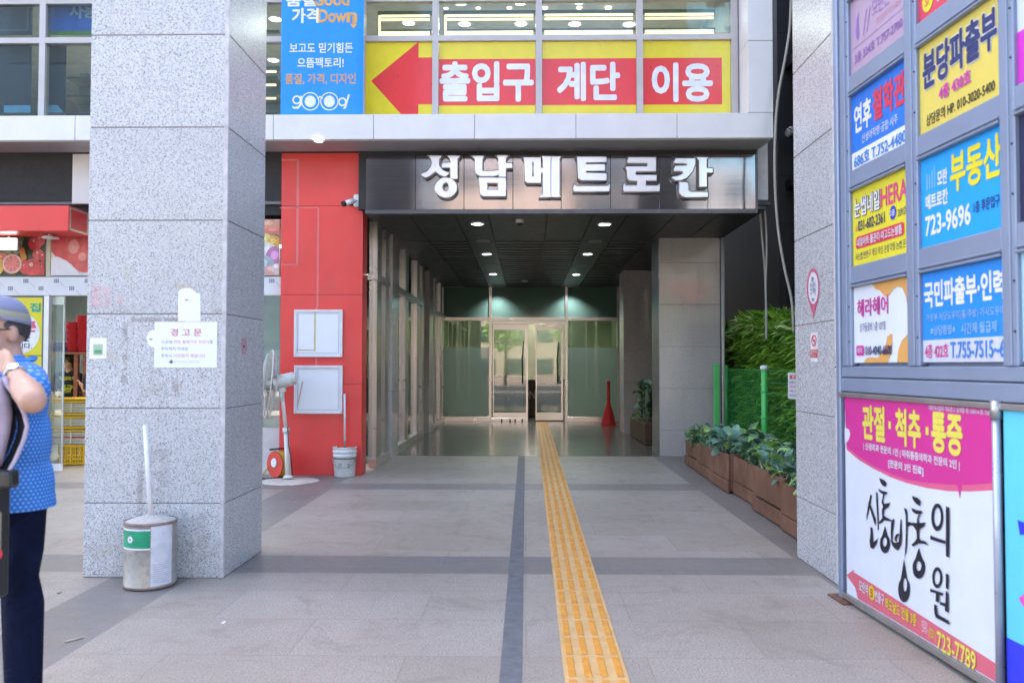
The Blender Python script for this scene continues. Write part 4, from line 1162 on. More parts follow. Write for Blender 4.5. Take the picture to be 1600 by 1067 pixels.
# red box sign over the shop
rb = thing('red_box_sign', 'plain glossy red box sign jutting out over the grocery shop', 'sign', (-8, 10.6, 3.2))
xe = ax(107, 340, 10.55)
zt_, zb_ = az(107, 321, 10.55), az(107, 361, 10.55)
bm = B(); box(bm, XBL + 8, xe, 10.55, YSF - 0.16, zb_, zt_, 0, 0.006); obj('box', bm, m_red, rb)
m_bright = M('bright_edge', (0.62, 0.56, 0.42), 0.3, 0.5)
frame_on('end_frame', Face((xe, 10.58, zt_ - 0.02), (0, 1, 0), (0, 0, -1), YSF - 10.76, zt_ - zb_ - 0.04), m_bright, rb, 0.02, 0.006, 0.0)
fld = thing('flood_lamp', 'bright square flood lamp under the red box sign', 'lamp', (ax(12, 374, 10.9), 10.9, zb_ - 0.1))
x_, y_ = ax(12, 374, 10.9), 10.9
bm = B(); box(bm, x_ - 0.13, x_ + 0.13, y_ + 0.01, y_ + 0.06, zb_ - 0.20, zb_ - 0.03, 0, 0.008); cyl(bm, (x_, y_ + 0.03, zb_ - 0.03), (x_, y_ + 0.03, zb_), 0.02); obj('housing', bm, m_metal, fld)
bm = B(); box(bm, x_ - 0.115, x_ + 0.115, y_ - 0.002, y_ + 0.009, zb_ - 0.19, zb_ - 0.04); obj('lens', bm, emit('flood_lens', (0.95, 1.0, 1.0), 0.8), fld)
q = at(79, 365, 10.85)
rl = thing('ring_lamp', 'flat unlit round lamp under the red box sign', 'lamp', q)
bm = B(); cyl(bm, (q.x, q.y, zb_), (q.x, q.y, zb_ - 0.03), 0.03); lathe(bm, [(0, -0.03), (0.10, -0.03), (0.105, -0.05), (0, -0.055)], (q.x, q.y, zb_), 20); obj('disc', bm, m_boardframe, rl)

# yellow opening poster beside the shop door
YPO = YSF - 0.02
f = front(ax(-70, 500, YPO), ax(67, 500, YPO), 0.35, az(60, 465, YPO), YPO)
yp = thing('shop_poster', 'yellow shop poster with green heading and white circle behind the capped man', 'poster', f.p(0.5, 1))
m_py = M('poster_yellow', (0.72, 0.62, 0.02), 0.3, var=0.03)
slab('panel', f, m_py, yp, 0.02)
frame_on('frame', Face(f.p(0, 0) + Vector((-0.01, 0, 0.02)), f.U, f.V, f.w + 0.02, f.h + 0.02), M('poster_frame', (0.10, 0.12, 0.16), 0.4), yp, 0.018, 0.004, 0.02)
lettering(yp, f, '맛있는 집', *prect(f, -18, 474, 63, 487), M('poster_teal', (0.02, 0.36, 0.22), 0.4), 0.06, 0.002)
c = fpx(f, 28, 520)
rx_ = 34 / 110 * 1.0
shape(yp, f, [[fpx(f, 28 + 34 * math.cos(k * math.pi / 20), 520 + 33 * math.sin(k * math.pi / 20)) for k in range(40)]], m_bwhite, 0.002, 'circle')
lettering(yp, f, '오픈', *prect(f, 29, 503, 56, 518), M('poster_pink', (0.68, 0.08, 0.16), 0.4), 0.07, 0.004)
lettering(yp, f, '3분', *prect(f, 24, 521, 47, 533), M('poster_ink', (0.06, 0.06, 0.10), 0.4), 0.05, 0.004)
lettering(yp, f, '됩니다.', *prect(f, 16, 536, 50, 545), M('poster_ink', (0.06, 0.06, 0.10), 0.4), 0.03, 0.004)
bm = B(); zz = az(60, 555, YPO); box(bm, f.p(0, 0).x, f.p(1, 0).x, YPO - 0.008, YPO - 0.001, zz - 0.008, zz); obj('seam', bm, m_dark, yp)

# shelf with red basins and a blue basket inside the shop
YSH = 12.75
shx0, shx1 = ax(78, 550, YSH), ax(150, 550, YSH)
sh = thing('wooden_shelf', 'dark red wooden shelf inside the shop carrying red basins', 'shelf', (shx0, YSH, 0))
zsh = az(110, 551, YSH)
bm = B(); box(bm, shx0, shx1, YSH - 0.25, YSH + 0.3, zsh - 0.03, zsh, 0, 0.004); obj('board', bm, M('shelf_wood', (0.22, 0.09, 0.05), 0.5, var=0.3), sh)
for px in (129, 143):
    x_ = ax(px, 580, YSH); bm = B(); box(bm, x_ - 0.03, x_ + 0.03, YSH - 0.2, YSH - 0.14, 0, zsh - 0.031); obj('post', bm, M('shelf_post', (0.26, 0.08, 0.06), 0.5), sh)
m_basin = M('basin_red', (0.52, 0.025, 0.05), 0.35, var=0.10)
def basin(x, y, z, r, label, h=0.10):
    t = B()
    lathe(t, [(0, 0.0), (r * 0.74, 0.0), (r * 0.78, 0.01), (r * 0.96, h - 0.012), (r * 1.03, h - 0.008), (r * 1.04, h), (r * 0.97, h), (r * 0.93, h - 0.02), (r * 0.74, 0.012), (0, 0.012)], (x, y, z), 24)
    o = obj('plastic_basin', t, m_basin, None, (x, y, z)); tag(o, label, 'basin', 'nested red basins on the shop shelf'); return o
for (cpx, n_, first) in ((117, 17, 'red plastic basin nested in the tall stack near the shop glass'), (133.5, 21, 'red plastic basin nested in the stack beside the pale column')):
    x0_, r_ = ax(cpx, 540, YSH), 0.115
    for k in range(n_):
        basin(x0_ + 0.012 * math.sin(k * 1.7) - 0.0012 * k, YSH, zsh + 0.002 + k * 0.026, r_, first, 0.05)
bx_ = ax(91, 545, YSH)
bb = thing('blue_basket', 'small blue plastic basket on the shelf behind the shop glass', 'basket', (bx_, YSH, zsh))
m_bb = M('basket_blue', (0.02, 0.07, 0.42), 0.4)
bm = B()
for k in range(7):
    z_ = zsh + 0.008 + k * 0.022
    s_ = 0.10 + 0.0025 * k
    tube(bm, [(bx_ - s_, YSH - 0.1, z_), (bx_ + s_, YSH - 0.1, z_), (bx_ + s_, YSH + 0.1, z_), (bx_ - s_, YSH + 0.1, z_), (bx_ - s_, YSH - 0.1, z_)], 0.006, 6)
for k in range(9):
    x_ = bx_ - 0.105 + 0.026 * k
    tube(bm, [(x_, YSH - 0.105, zsh + 0.004), (x_, YSH - 0.108, zsh + 0.15)], 0.005, 5)
obj('weave', bm, m_bb, bb)
bm = B(); box(bm, bx_ - 0.115, bx_ + 0.115, YSH - 0.118, YSH + 0.115, zsh + 0.145, zsh + 0.165, 0, 0.004); obj('rim', bm, m_bb, bb)
bm = B(); box(bm, bx_ - 0.10, bx_ + 0.10, YSH - 0.09, YSH + 0.09, zsh + 0.003, zsh + 0.10); obj('contents', bm, M('basket_dark', (0.02, 0.04, 0.2), 0.6), bb)

# crates and trays piled in the doorway
YC = 12.05
m_crate = M('crate_yellow', (0.74, 0.46, 0.012), 0.4, var=0.08)
m_tray = M('tray_grey', (0.52, 0.53, 0.54), 0.5, var=0.15)
m_trayred = M('tray_red', (0.55, 0.05, 0.08), 0.4)
xc0, xc1 = ax(92.5, 700, YC), ax(131.5, 700, YC)
def crate(x0, x1, y0, y1, z0, z1, label):
    t = thing('plastic_crate', label, 'crate', ((x0 + x1) / 2, (y0 + y1) / 2, z0))
    bm = B()
    n = 9
    for yy in (y0, y1 - 0.012):
        for k in range(n + 1):
            x_ = x0 + 0.012 + (x1 - x0 - 0.024) * k / n
            box(bm, x_ - 0.006, x_ + 0.006, yy, yy + 0.012, z0 + 0.02, z1 - 0.02)
        for k in range(5):
            z_ = z0 + 0.03 + (z1 - z0 - 0.06) * k / 4
            box(bm, x0, x1, yy + 0.002, yy + 0.010, z_ - 0.005, z_ + 0.005)
    for xx in (x0, x1 - 0.012):
        for k in range(n + 1):
            y_ = y0 + 0.012 + (y1 - y0 - 0.024) * k / n
            box(bm, xx, xx + 0.012, y_ - 0.006, y_ + 0.006, z0 + 0.02, z1 - 0.02)
        for k in range(5):
            z_ = z0 + 0.03 + (z1 - z0 - 0.06) * k / 4
            box(bm, xx + 0.002, xx + 0.010, y0 + 0.013, y1 - 0.013, z_ - 0.005, z_ + 0.005)
    obj('lattice', bm, m_crate, t)
    bm = B(); box(bm, x0 + 0.014, x1 - 0.014, y0 + 0.014, y1 - 0.014, z0, z0 + 0.02, 0, 0.004); box(bm, x0 + (x1 - x0) * 0.46, x0 + (x1 - x0) * 0.50, y0 - 0.004, y0 + 0.012, z0 + 0.02, z1 - 0.03); obj('base', bm, m_crate, t)
    bm = B()
    for a in ((x0 - 0.008, x1 + 0.008, y0 - 0.008, y0 + 0.014), (x0 - 0.008, x1 + 0.008, y1 - 0.014, y1 + 0.008), (x0 - 0.008, x0 + 0.014, y0 + 0.0145, y1 - 0.0145), (x1 - 0.014, x1 + 0.008, y0 + 0.0145, y1 - 0.0145)):
        box(bm, a[0], a[1], a[2], a[3], z1 - 0.022, z1, 0, 0.003)
    obj('rim', bm, m_crate, t)
    return t
zc = [az(110, p, YC) for p in (730, 695)]
crate(xc0, xc1, YC, YC + 0.42, 0.006, zc[1], 'yellow lattice crate on the ground under the pile of trays')
lv = [695, 667, 646, 622]
tl_ = ['grey slatted tray load with a yellow rim resting on the bottom yellow crate', 'grey slatted tray load with a yellow rim in the middle of the pile', 'grey slatted tray load with a yellow rim topmost on the pile before the woman']
for k in range(3):
    z0, z1 = az(110, lv[k], YC) + 0.002, az(110, lv[k + 1], YC)
    xa, xb = ax(79, 650, YC), xc1 + 0.01
    t = thing('stacked_tray', tl_[k], 'tray', ((xa + xb) / 2, YC + 0.2, z0), 'trays piled in the shop doorway')
    bm = B(); n = max(3, int((z1 - z0 - 0.05) / 0.026))
    for i in range(n):
        z_ = z0 + 0.012 + (z1 - z0 - 0.085) * i / n
        box(bm, xa + 0.01, xb - 0.01, YC + 0.01, YC + 0.40, z_, z_ + 0.016, 1 if (k == 0 and i == n // 2) else 0, 0.003)
    obj('slats', bm, [m_tray, m_trayred], t)
    bm = B(); box(bm, xa + 0.03, xb - 0.03, YC + 0.03, YC + 0.38, z0, z1 - 0.012); obj('core', bm, M('tray_core', (0.32, 0.33, 0.34), 0.6), t)
    bm = B(); box(bm, xa - 0.006, xb + 0.006, YC - 0.006, YC + 0.41, z1 - 0.022, z1, 0, 0.003); box(bm, xa, xb, YC - 0.002, YC + 0.406, z1 - 0.066, z1 - 0.046, 0, 0.003); obj('rim', bm, m_crate, t)
    bm = B(); xm = ax(111, 650, YC); box(bm, xm - 0.008, xm + 0.008, YC - 0.003, YC + 0.01, z0 + 0.01, z1 - 0.07); obj('clip', bm, M('tray_clip', (0.62, 0.6, 0.55), 0.5), t)

# ------------------------------------------------------------------ floor fan, cord reel, bucket
YFAN = 10.55
m_fan = M('fan_white', (0.74, 0.72, 0.68), 0.35, var=0.05)
m_wire = M('fan_wire', (0.66, 0.63, 0.56), 0.35, 0.2)
q = gr(452, 752); YFAN = q.y
fan = thing('floor_fan', 'tall white industrial stand fan turned sideways beside the red pillar', 'fan', (q.x, q.y, 0))
bm = B()
prof = []
for r, z in ((0.0, 0.030), (0.06, 0.030), (0.20, 0.022), (0.34, 0.010), (0.355, 0.002)): prof.append((r, z))
lathe(bm, prof, (q.x, q.y, 0), 36); 
for v in bm.verts:
    a = math.atan2(v.co.y - q.y, v.co.x - q.x); s = 1 + 0.04 * math.sin(3 * a) + 0.03 * math.sin(5 * a + 1)
    v.co.x = q.x + (v.co.x - q.x) * s; v.co.y = q.y + (v.co.y - q.y) * s
obj('base', bm, M('fan_base', (0.60, 0.54, 0.47), 0.6, var=0.15, scale=9, dirt=0.35), fan)
pt, pm, pb = at(440, 612, YFAN), at(447, 672, YFAN), at(450.5, 746, YFAN)
bm = B(); cyl(bm, pb, pb + Vector((0, 0, 0.03)), 0.07, 0.05); cyl(bm, pb, pm, 0.036, 0.030); cyl(bm, pm + Vector((0, 0, 0.03)), pm - Vector((0, 0, 0.03)), 0.043, 0.043); cyl(bm, pm, pt, 0.023, 0.023); cyl(bm, pt - Vector((0, 0, 0.12)), pt + Vector((0, 0, 0.03)), 0.032, 0.030); obj('pole', bm, m_fan, fan)
bm = B(); tube(bm, [pm + Vector((0.03, -0.035, 0.05)), pm + Vector((0.05, -0.05, -0.2)), pb + Vector((0.05, -0.06, 0.25)), pb + Vector((0.07, -0.05, 0.03))], 0.006, 6); obj('cable', bm, m_dark, fan)
h0, h1 = at(459, 591, YFAN), at(430, 598, YFAN)
bm = B(); cyl(bm, h0, h1, 0.082, 0.092, 24); cyl(bm, h0, h0 + (h0 - h1).normalized() * 0.035, 0.080, 0.055, 24)
box(bm, pt.x - 0.02, pt.x + 0.05, pt.y - 0.03, pt.y + 0.03, pt.z, h1.z - 0.06); obj('motor', bm, m_fan, fan)
hub = at(420, 600, YFAN)
axis = Vector((-0.955, -0.12, 0.0)); axis = (axis + Vector((0, -0.25, 0.10))).normalized()
u_, v_ = frame_of(axis)
RF = 0.43
bm = B()
def cagept(rr, ang, off): return hub + (u_ * math.cos(ang) + v_ * math.sin(ang)) * rr + axis * off
nsp = 60
for side in (-1, 1):
    for k in range(nsp):
        an = 2 * math.pi * k / nsp
        tube(bm, [cagept(0.07, an, side * 0.075 ), cagept(0.25, an + 0.12, side * 0.085), cagept(0.37, an + 0.2, side * 0.06), cagept(RF, an + 0.24, 0)], 0.0022, 4, 0, False)
    for rr, off in ((0.16, 0.083), (0.30, 0.078)):
        tube(bm, [cagept(rr, 2 * math.pi * k / 40, side * off) for k in range(41)], 0.003, 4, 0, False)
obj('cage', bm, m_wire, fan)
bm = B(); tube(bm, [cagept(RF, 2 * math.pi * k / 48, 0) for k in range(49)], 0.008, 6, 0, False); cyl(bm, hub + axis * 0.08, hub + axis * 0.095, 0.075, 0.07, 20); cyl(bm, hub - axis * 0.095, hub - axis * 0.08, 0.08, 0.08, 20); obj('rim', bm, m_wire, fan)
bm = B()
for k in range(3):
    a0 = 2 * math.pi * k / 3
    rows = []
    for i in range(8):
        rr = 0.05 + 0.345 * i / 7
        wd = 0.32 + 0.25 * math.sin(i / 7 * math.pi)
        rows.append([(bm.verts.new(cagept(rr, a0 - wd, -0.025)), bm.verts.new(cagept(rr, a0, 0.0)), bm.verts.new(cagept(rr, a0 + wd, 0.03)))])
    for r0, r1 in zip(rows, rows[1:]):
        for j in (0, 1):
            f = bm.faces.new((r0[0][j], r0[0][j + 1], r1[0][j + 1], r1[0][j])); f.smooth = True
bmesh.ops.solidify(bm, geom=bm.faces[:], thickness=0.004)
cyl(bm, hub - axis * 0.05, hub + axis * 0.05, 0.055, 0.045, 20)
obj('blade', bm, M('fan_blade', (0.52, 0.50, 0.44), 0.35, var=0.1), fan)

q = gr(437, 748); rc = thing('cord_reel', 'round red cord reel with yellow cable standing behind the fan pole', 'cord reel', (q.x, q.y, 0))
cc = at(435, 724.5, q.y); cz = cc.z
ad = Vector((-0.62, -0.78, 0)).normalized()
ctr = Vector((q.x - 0.01, q.y, cz))
m_reel = M('reel_red', (0.66, 0.05, 0.03), 0.35)
bm = B(); cyl(bm, ctr + ad * 0.07, ctr + ad * 0.055, 0.165, 0.17, 32); cyl(bm, ctr - ad * 0.055, ctr - ad * 0.07, 0.17, 0.165, 32); obj('flange', bm, m_reel, rc)
bm = B()
for k in range(5):
    o = ctr + ad * (-0.045 + 0.0225 * k)
    uu, vv_ = frame_of(ad)
    tube(bm, [o + (uu * math.cos(2 * math.pi * i / 32) + vv_ * math.sin(2 * math.pi * i / 32)) * 0.15 for i in range(33)], 0.011, 6, 0, False)
cyl(bm, ctr - ad * 0.055, ctr + ad * 0.055, 0.13, 0.13, 24)
obj('cable_winding', bm, M('cable_yellow', (0.68, 0.42, 0.02), 0.4), rc)
uu, vv_ = frame_of(ad)
bm = B(); o = ctr + ad * 0.073
cyl(bm, o + Vector((0, 0, 0.02)) , o + ad * 0.012 + Vector((0, 0, 0.02)), 0.06, 0.055, 20); obj('socket_plate', bm, m_board, rc)
bm = B(); cyl(bm, o + ad * 0.012 + Vector((0.02, 0, 0.025)), o + ad * 0.022 + Vector((0.02, 0, 0.025)), 0.028); obj('socket', bm, m_dark, rc)
bm = B(); o2 = o + Vector((0.02, 0, -0.085)); cyl(bm, o2, o2 + ad * 0.008, 0.03, 0.03, 4); obj('label_plate', bm, M('plate_orange', (0.72, 0.36, 0.02), 0.4), rc)
bm = B(); tube(bm, [ctr + ad * 0.10 + Vector((-0.04, 0, 0.19)), ctr - ad * 0.1 + Vector((0.0, 0, 0.19))], 0.012); tube(bm, [ctr - ad * 0.1 + Vector((0, 0, 0.19)), ctr - ad * 0.1 + Vector((0, 0, -cz + 0.02))], 0.010)
tube(bm, [(ctr.x - 0.2, ctr.y - 0.08, 0.014), (ctr.x + 0.12, ctr.y - 0.08, 0.014)], 0.012); tube(bm, [(ctr.x - 0.1, ctr.y + 0.1, 0.014), (ctr.x + 0.15, ctr.y + 0.1, 0.014)], 0.012); obj('stand', bm, M('reel_black', (0.03, 0.03, 0.03), 0.4), rc)
bm = B(); tube(bm, [ctr - ad * 0.02 + Vector((-0.16, 0, -0.05)), (ctr.x - 0.25, ctr.y + 0.1, 0.03), (ctr.x - 0.5, ctr.y + 0.25, 0.014), (ctr.x - 0.9, ctr.y + 0.2, 0.013)], 0.009, 6); obj('cable', bm, M('cable_yellow', (0.68, 0.42, 0.02), 0.4), rc)

q = gr(538.5, 744)
bk = thing('paint_bucket', 'white plastic paint bucket of concrete holding a thin white pole by the red pillar', 'bucket', (q.x, q.y, 0))
m_buck = M('bucket_white', (0.74, 0.73, 0.71), 0.4, var=0.06, scale=9, dirt=0.25)
bm = B(); lathe(bm, [(0, 0.002), (0.130, 0.002), (0.135, 0.012), (0.148, 0.26), (0.155, 0.265), (0.155, 0.285), (0.150, 0.29), (0.152, 0.315), (0.160, 0.32), (0.160, 0.34), (0.153, 0.345), (0.154, 0.37), (0.160, 0.374), (0.160, 0.386), (0.150, 0.386), (0.148, 0.36), (0, 0.372)], (q.x, q.y, 0), 40); obj('pail', bm, m_buck, bk)
bm = B(); lathe(bm, [(0, 0.362), (0.146, 0.362), (0.12, 0.374), (0.03, 0.380), (0, 0.381)], (q.x, q.y, 0), 30); obj('concrete_fill', bm, M('concrete_fill', (0.42, 0.39, 0.35), 0.9, var=0.2, scale=20), bk)
bm = B(); lathe(bm, [(0.1473, 0.235), (0.1503, 0.238), (0.1505, 0.248), (0.1488, 0.250)], (q.x, q.y, 0), 40); obj('band', bm, M('band_dark', (0.06, 0.08, 0.08), 0.5), bk)
bm = B(); tube(bm, [(q.x + 0.156 * math.cos(a), q.y + 0.156 * math.sin(a), 0.25 - 0.13 * math.sin(-a) ) for a in [-math.pi * k / 16 for k in range(17)]], 0.004, 5); obj('handle', bm, m_metal, bk)
fbk = front(q.x - 0.14, q.x + 0.14, 0.02, 0.25, q.y - 0.148)
bm = B()
for (x_, z_, w_, h_) in ((-0.03, 0.16, 0.05, 0.05), (0.08, 0.15, 0.03, 0.06), (0.0, 0.08, 0.07, 0.008)):
    for i in range(6):
        a0, a1 = x_ - w_ / 2 + w_ * i / 6, x_ - w_ / 2 + w_ * (i + 0.7) / 6
        rr = 0.1405
        pts = []
        for (xx, zz) in ((a0, z_ + h_ / 2), (a1, z_ + h_ / 2), (a1, z_ - h_ / 2), (a0, z_ - h_ / 2)):
            r2 = 0.135 + 0.013 * zz / 0.26 + 0.002
            pts.append(Vector((q.x + xx, q.y - math.sqrt(r2 * r2 - xx * xx), zz)))
        quad(bm, *pts)
obj('print', bm, M('bucket_print', (0.40, 0.42, 0.42), 0.5), bk)
bm = B(); cyl(bm, (q.x, q.y, 0.37), (q.x, q.y, 0.46), 0.014, 0.014, 12); obj('pole_stub', bm, M('stub_wood', (0.32, 0.20, 0.12), 0.7), bk)
bm = B(); cyl(bm, (q.x, q.y, 0.46), at(538.5, 615, q.y), 0.014, 0.014, 12); obj('pole', bm, m_boardframe, bk)

# ------------------------------------------------------------------ can of concrete with a pole at the near column
q = gr(234.5, 916) + Vector((0, 0.0, 0)); q.y = 5.512; q.x = ax(234.5, 900, q.y)
cn = thing('metal_can', 'scuffed metal can with a green band, filled with concrete and holding a white pole', 'can', (q.x, q.y, 0))
Rc, Hc = 0.163, 0.432
m_can = M('can_metal', (0.42, 0.40, 0.37), 0.38, 0.55, 0.15, 7, dirt=0.5)
bm = B(); lathe(bm, [(0, 0.003), (Rc * 0.96, 0.003), (Rc * 1.01, 0.006), (Rc * 1.01, 0.018), (Rc, 0.022), (Rc, Hc - 0.02), (Rc * 1.015, Hc - 0.016), (Rc * 1.015, Hc - 0.003), (Rc * 0.98, Hc)], (q.x, q.y, 0), 48, mis=[1, 1, 1, 1, 0, 1, 1, 1]); obj('drum', bm, [m_can, M('can_rim', (0.24, 0.17, 0.15), 0.6, 0.3, 0.3, 15)], cn)
bm = B(); lathe(bm, [(Rc * 0.99, Hc - 0.006), (Rc * 0.7, Hc + 0.010), (0.05, Hc + 0.026), (0, Hc + 0.028)], (q.x, q.y, 0), 40); obj('concrete_fill', bm, M('concrete_pale', (0.46, 0.42, 0.38), 0.9, var=0.15, scale=18, bump=0.3), cn)
def band(bm, z0, z1, a0, a1, r, n=18, mi=0):
    vs0 = [bm.verts.new((q.x + r * math.cos(a0 + (a1 - a0) * k / n), q.y + r * math.sin(a0 + (a1 - a0) * k / n), z0)) for k in range(n + 1)]
    vs1 = [bm.verts.new((v.co.x, v.co.y, z1)) for v in vs0]
    for k in range(n):
        f = bm.faces.new((vs0[k], vs0[k + 1], vs1[k + 1], vs1[k])); f.smooth = True; f.material_index = mi
zg0, zg1 = 0.275, 0.385
bm = B(); band(bm, zg0, zg1, R(-176), R(-66), Rc + 0.0012); obj('green_band', bm, M('can_green', (0.012, 0.30, 0.15), 0.35, var=0.2, scale=12), cn)
bm = B(); band(bm, zg1 + 0.001, zg1 + 0.012, R(-176), R(-66), Rc + 0.0012); band(bm, zg0 - 0.011, zg0 - 0.001, R(-176), R(-66), Rc + 0.0012); obj('white_stripe', bm, m_bwhite, cn)
bm = B(); band(bm, 0.03, Hc - 0.02, R(-65), R(-14), Rc + 0.0012); obj('white_label', bm, M('can_label', (0.62, 0.62, 0.66), 0.5, var=0.12, scale=14), cn)
for ad_ in (-113, -168):
    bm = B()
    for (r0, r1, mi, lift) in ((0.0, 0.021, 0, 0.0024), (0.0, 0.010, 1, 0.0034)):
        pts = []
        for k in range(18):
            aa = R(ad_) + r1 * math.cos(2 * math.pi * k / 18) / Rc
            pts.append(bm.verts.new((q.x + (Rc + lift) * math.cos(aa), q.y + (Rc + lift) * math.sin(aa), (zg0 + zg1) / 2 + r1 * math.sin(2 * math.pi * k / 18))))
        f = bm.faces.new(pts); f.material_index = mi
    obj('emblem', bm, [m_bwhite, M('emblem_grey', (0.35, 0.30, 0.28), 0.5)], cn)
bm = B()
for z_ in (0.215, 0.185): band(bm, z_, z_ + 0.014, R(-170), R(-165), Rc + 0.0014, 3)
obj('print', bm, m_bwhite, cn)
bm = B(); band(bm, 0.03, 0.16, R(-67.5), R(-65.5), Rc + 0.0022, 2)
for k in range(9): band(bm, 0.05 + 0.014 * k, 0.054 + 0.014 * k, R(-60), R(-25 - (k % 3) * 6), Rc + 0.002, 8)
obj('small_print', bm, M('print_grey', (0.40, 0.40, 0.46), 0.5), cn)
tp = at(226.5, 664, q.y + 0.02)
bm = B(); cyl(bm, (q.x, q.y, Hc + 0.01), tp, 0.0155, 0.0145, 14); obj('pole', bm, M('pole_white', (0.76, 0.76, 0.78), 0.4), cn)

# ------------------------------------------------------------------ papers on the near column
fc = front(cx0, cx1, 0, 3.0, COLF)
m_paper = M('paper_white', (0.82, 0.83, 0.82), 0.5, var=0.02)
m_pink = M('ink_pink', (0.66, 0.20, 0.30), 0.5)
m_ink = M('ink_grey', (0.16, 0.17, 0.24), 0.5)
def sub(face, x0, y0, x1, y1, n=0.001):
    a, b = fpx(face, x0, y0), fpx(face, x1, y1)
    return Face(face.p(a[0], a[1], n), face.U, face.V, (b[0] - a[0]) * face.w, (b[1] - a[1]) * face.h)
f = sub(fc, 242, 503, 339, 574.5, 0.004)
nt = thing('warning_notice', 'white warning notice with pink and grey Korean lines on the pale granite column', 'notice', f.p(0.5, 1))
slab('sheet', f, m_paper, nt, 0.003)
lettering(nt, f, '경 고 문', *prect(f, 267, 513.5, 315, 525), m_pink, 0.02, 0.001)
for s, r, m in (('이곳에', (252, 531.5, 268.5, 537), m_ink), ('전동 휠체어및 자전거', (271.5, 531.5, 326.5, 537), m_pink), ('를', (328, 531.5, 332.5, 537), m_ink), ('주차하지 마세요', (252, 542, 294, 547.5), m_ink), ('주차시', (252, 553, 268, 558.5), m_ink), ('시건장치 해둡니다', (271.5, 553, 321, 558.5), m_pink), ('관리사무소 관리단장', (272, 563.5, 312, 567), M('ink_pale', (0.55, 0.57, 0.6), 0.5)), ('♣', (264, 562, 271, 568), m_ink)):
    lettering(nt, f, s, *prect(f, *r), m, 0.0, 0.001)
shape(nt, fc, [[fpx(fc, 242, 515), fpx(fc, 234, 517), fpx(fc, 229.5, 525), fpx(fc, 229.5, 533), fpx(fc, 234, 541), fpx(fc, 242, 543)]], m_paper, 0.002, 'paper_tab')
shape(nt, fc, [[fpx(fc, 236 + 2.6 * math.cos(k), 530 + 1.1 * math.sin(k)) for k in [i * math.pi / 5 for i in range(10)]]], m_ink, 0.003, 'pin')
pl = thing('paper_sign', 'blank white paper with a torn rounded top above the warning notice', 'paper', fc.p(*fpx(fc, 295, 503)))
shape(pl, fc, [[fpx(fc, *p) for p in ((278.5, 502), (278.5, 457), (281, 452.5), (288, 450.5), (297, 450), (301, 452), (306, 456), (313, 459), (313.5, 502))]], m_paper, 0.0016, 'sheet')
shape(pl, fc, [[fpx(fc, *p) for p in ((302, 453), (307, 455), (312, 458.5), (308, 458))]], M('torn_edge', (0.35, 0.36, 0.38), 0.7), 0.0022, 'torn_edge')
shape(pl, fc, [[fpx(fc, *p) for p in ((289, 468.5), (291, 467.6), (294, 468.2), (295, 469.3), (292, 470), (290, 469.6))]], m_ink, 0.0024, 'pin')
f = sub(fc, 140.5, 528, 166.5, 560.5, 0.003)
gs = thing('small_sticker', 'small white sticker with a green field near the edge of the pale column', 'sticker', f.p(0.5, 1))
slab('sheet', f, m_paper, gs, 0.002)
shape(gs, f, [rect(0.22, 0.30, 0.78, 0.82)], M('sticker_green', (0.36, 0.52, 0.38), 0.5), 0.001, 'field'); shape(gs, f, [rect(0.30, 0.58, 0.72, 0.74)], M('sticker_dark_green', (0.10, 0.32, 0.14), 0.5), 0.002, 'field')
# round pink sticker on the side face
fs = Face((cx1, COLF, 3.0), (0, 1, 0), (0, 0, -1), COLB - COLF, 3.0)
ps_ = thing('pink_sticker', 'oval faded pink sticker on the shaded side of the pale column', 'sticker', fs.p(*fpx(fs, 381, 541)))
shape(ps_, fs, [[fpx(fs, 381 + 5 * math.cos(k), 541 + 14.5 * math.sin(k)) for k in [i * math.pi / 14 for i in range(28)]]], M('sticker_pink', (0.46, 0.30, 0.34), 0.5), 0.0016, 'sheet')
shape(ps_, fs, [[fpx(fs, 380.5 + 1.6 * math.cos(k), 541 + 1.6 * math.sin(k)) for k in [i * math.pi / 6 for i in range(12)]]], m_dark, 0.0024, 'hole')

# ------------------------------------------------------------------ stickers on the far side of the right column
fr2 = Face((RX0, RCB, 3.2), (0, -1, 0), (0, 0, -1), RCB - RCF, 3.2)
pn = thing('pin_shaped_sticker', 'red map-pin shaped sticker with a white oval of text on the right granite column'.replace('right granite', 'granite'), 'sticker', fr2.p(*fpx(fr2, 1271, 497)))
pts = [fpx(fr2, 1271 + 10 * math.cos(R(a)), 450 + 31 * math.sin(R(a))) for a in range(-215, 36, 8)] + [fpx(fr2, 1273, 490), fpx(fr2, 1271.5, 500), fpx(fr2, 1270, 490)]
shape(pn, fr2, [pts], M('pin_red', (0.56, 0.12, 0.20), 0.4), 0.002, 'sheet')
shape(pn, fr2, [[fpx(fr2, 1271.3 + 7.8 * math.cos(k), 450 + 25 * math.sin(k)) for k in [i * math.pi / 16 for i in range(32)]]], m_bwhite, 0.003, 'oval')
for s, r in (('재난', (1268.5, 433, 1273, 440)), ('안전', (1266.5, 443, 1275, 451)), ('구역', (1266.5, 453, 1275, 461)), ('♥', (1269, 466, 1273, 471))):
    lettering(pn, fr2, s, *prect(fr2, *r), M('pin_ink', (0.20, 0.24, 0.36), 0.5), 0.02, 0.004)
ns = thing('no_smoking_sticker', 'narrow white no-smoking sticker with a red ring and red strip on the granite column', 'sticker', fr2.p(*fpx(fr2, 1272.5, 567)))
f = Face(fr2.p(*fpx(fr2, 1267, 520), 0.003), fr2.U, fr2.V, (fpx(fr2, 1278, 520)[0] - fpx(fr2, 1267, 520)[0]) * fr2.w, (fpx(fr2, 1272, 566)[1] - fpx(fr2, 1272, 520)[1]) * fr2.h)
slab('sheet', f, m_bwhite, ns, 0.002)
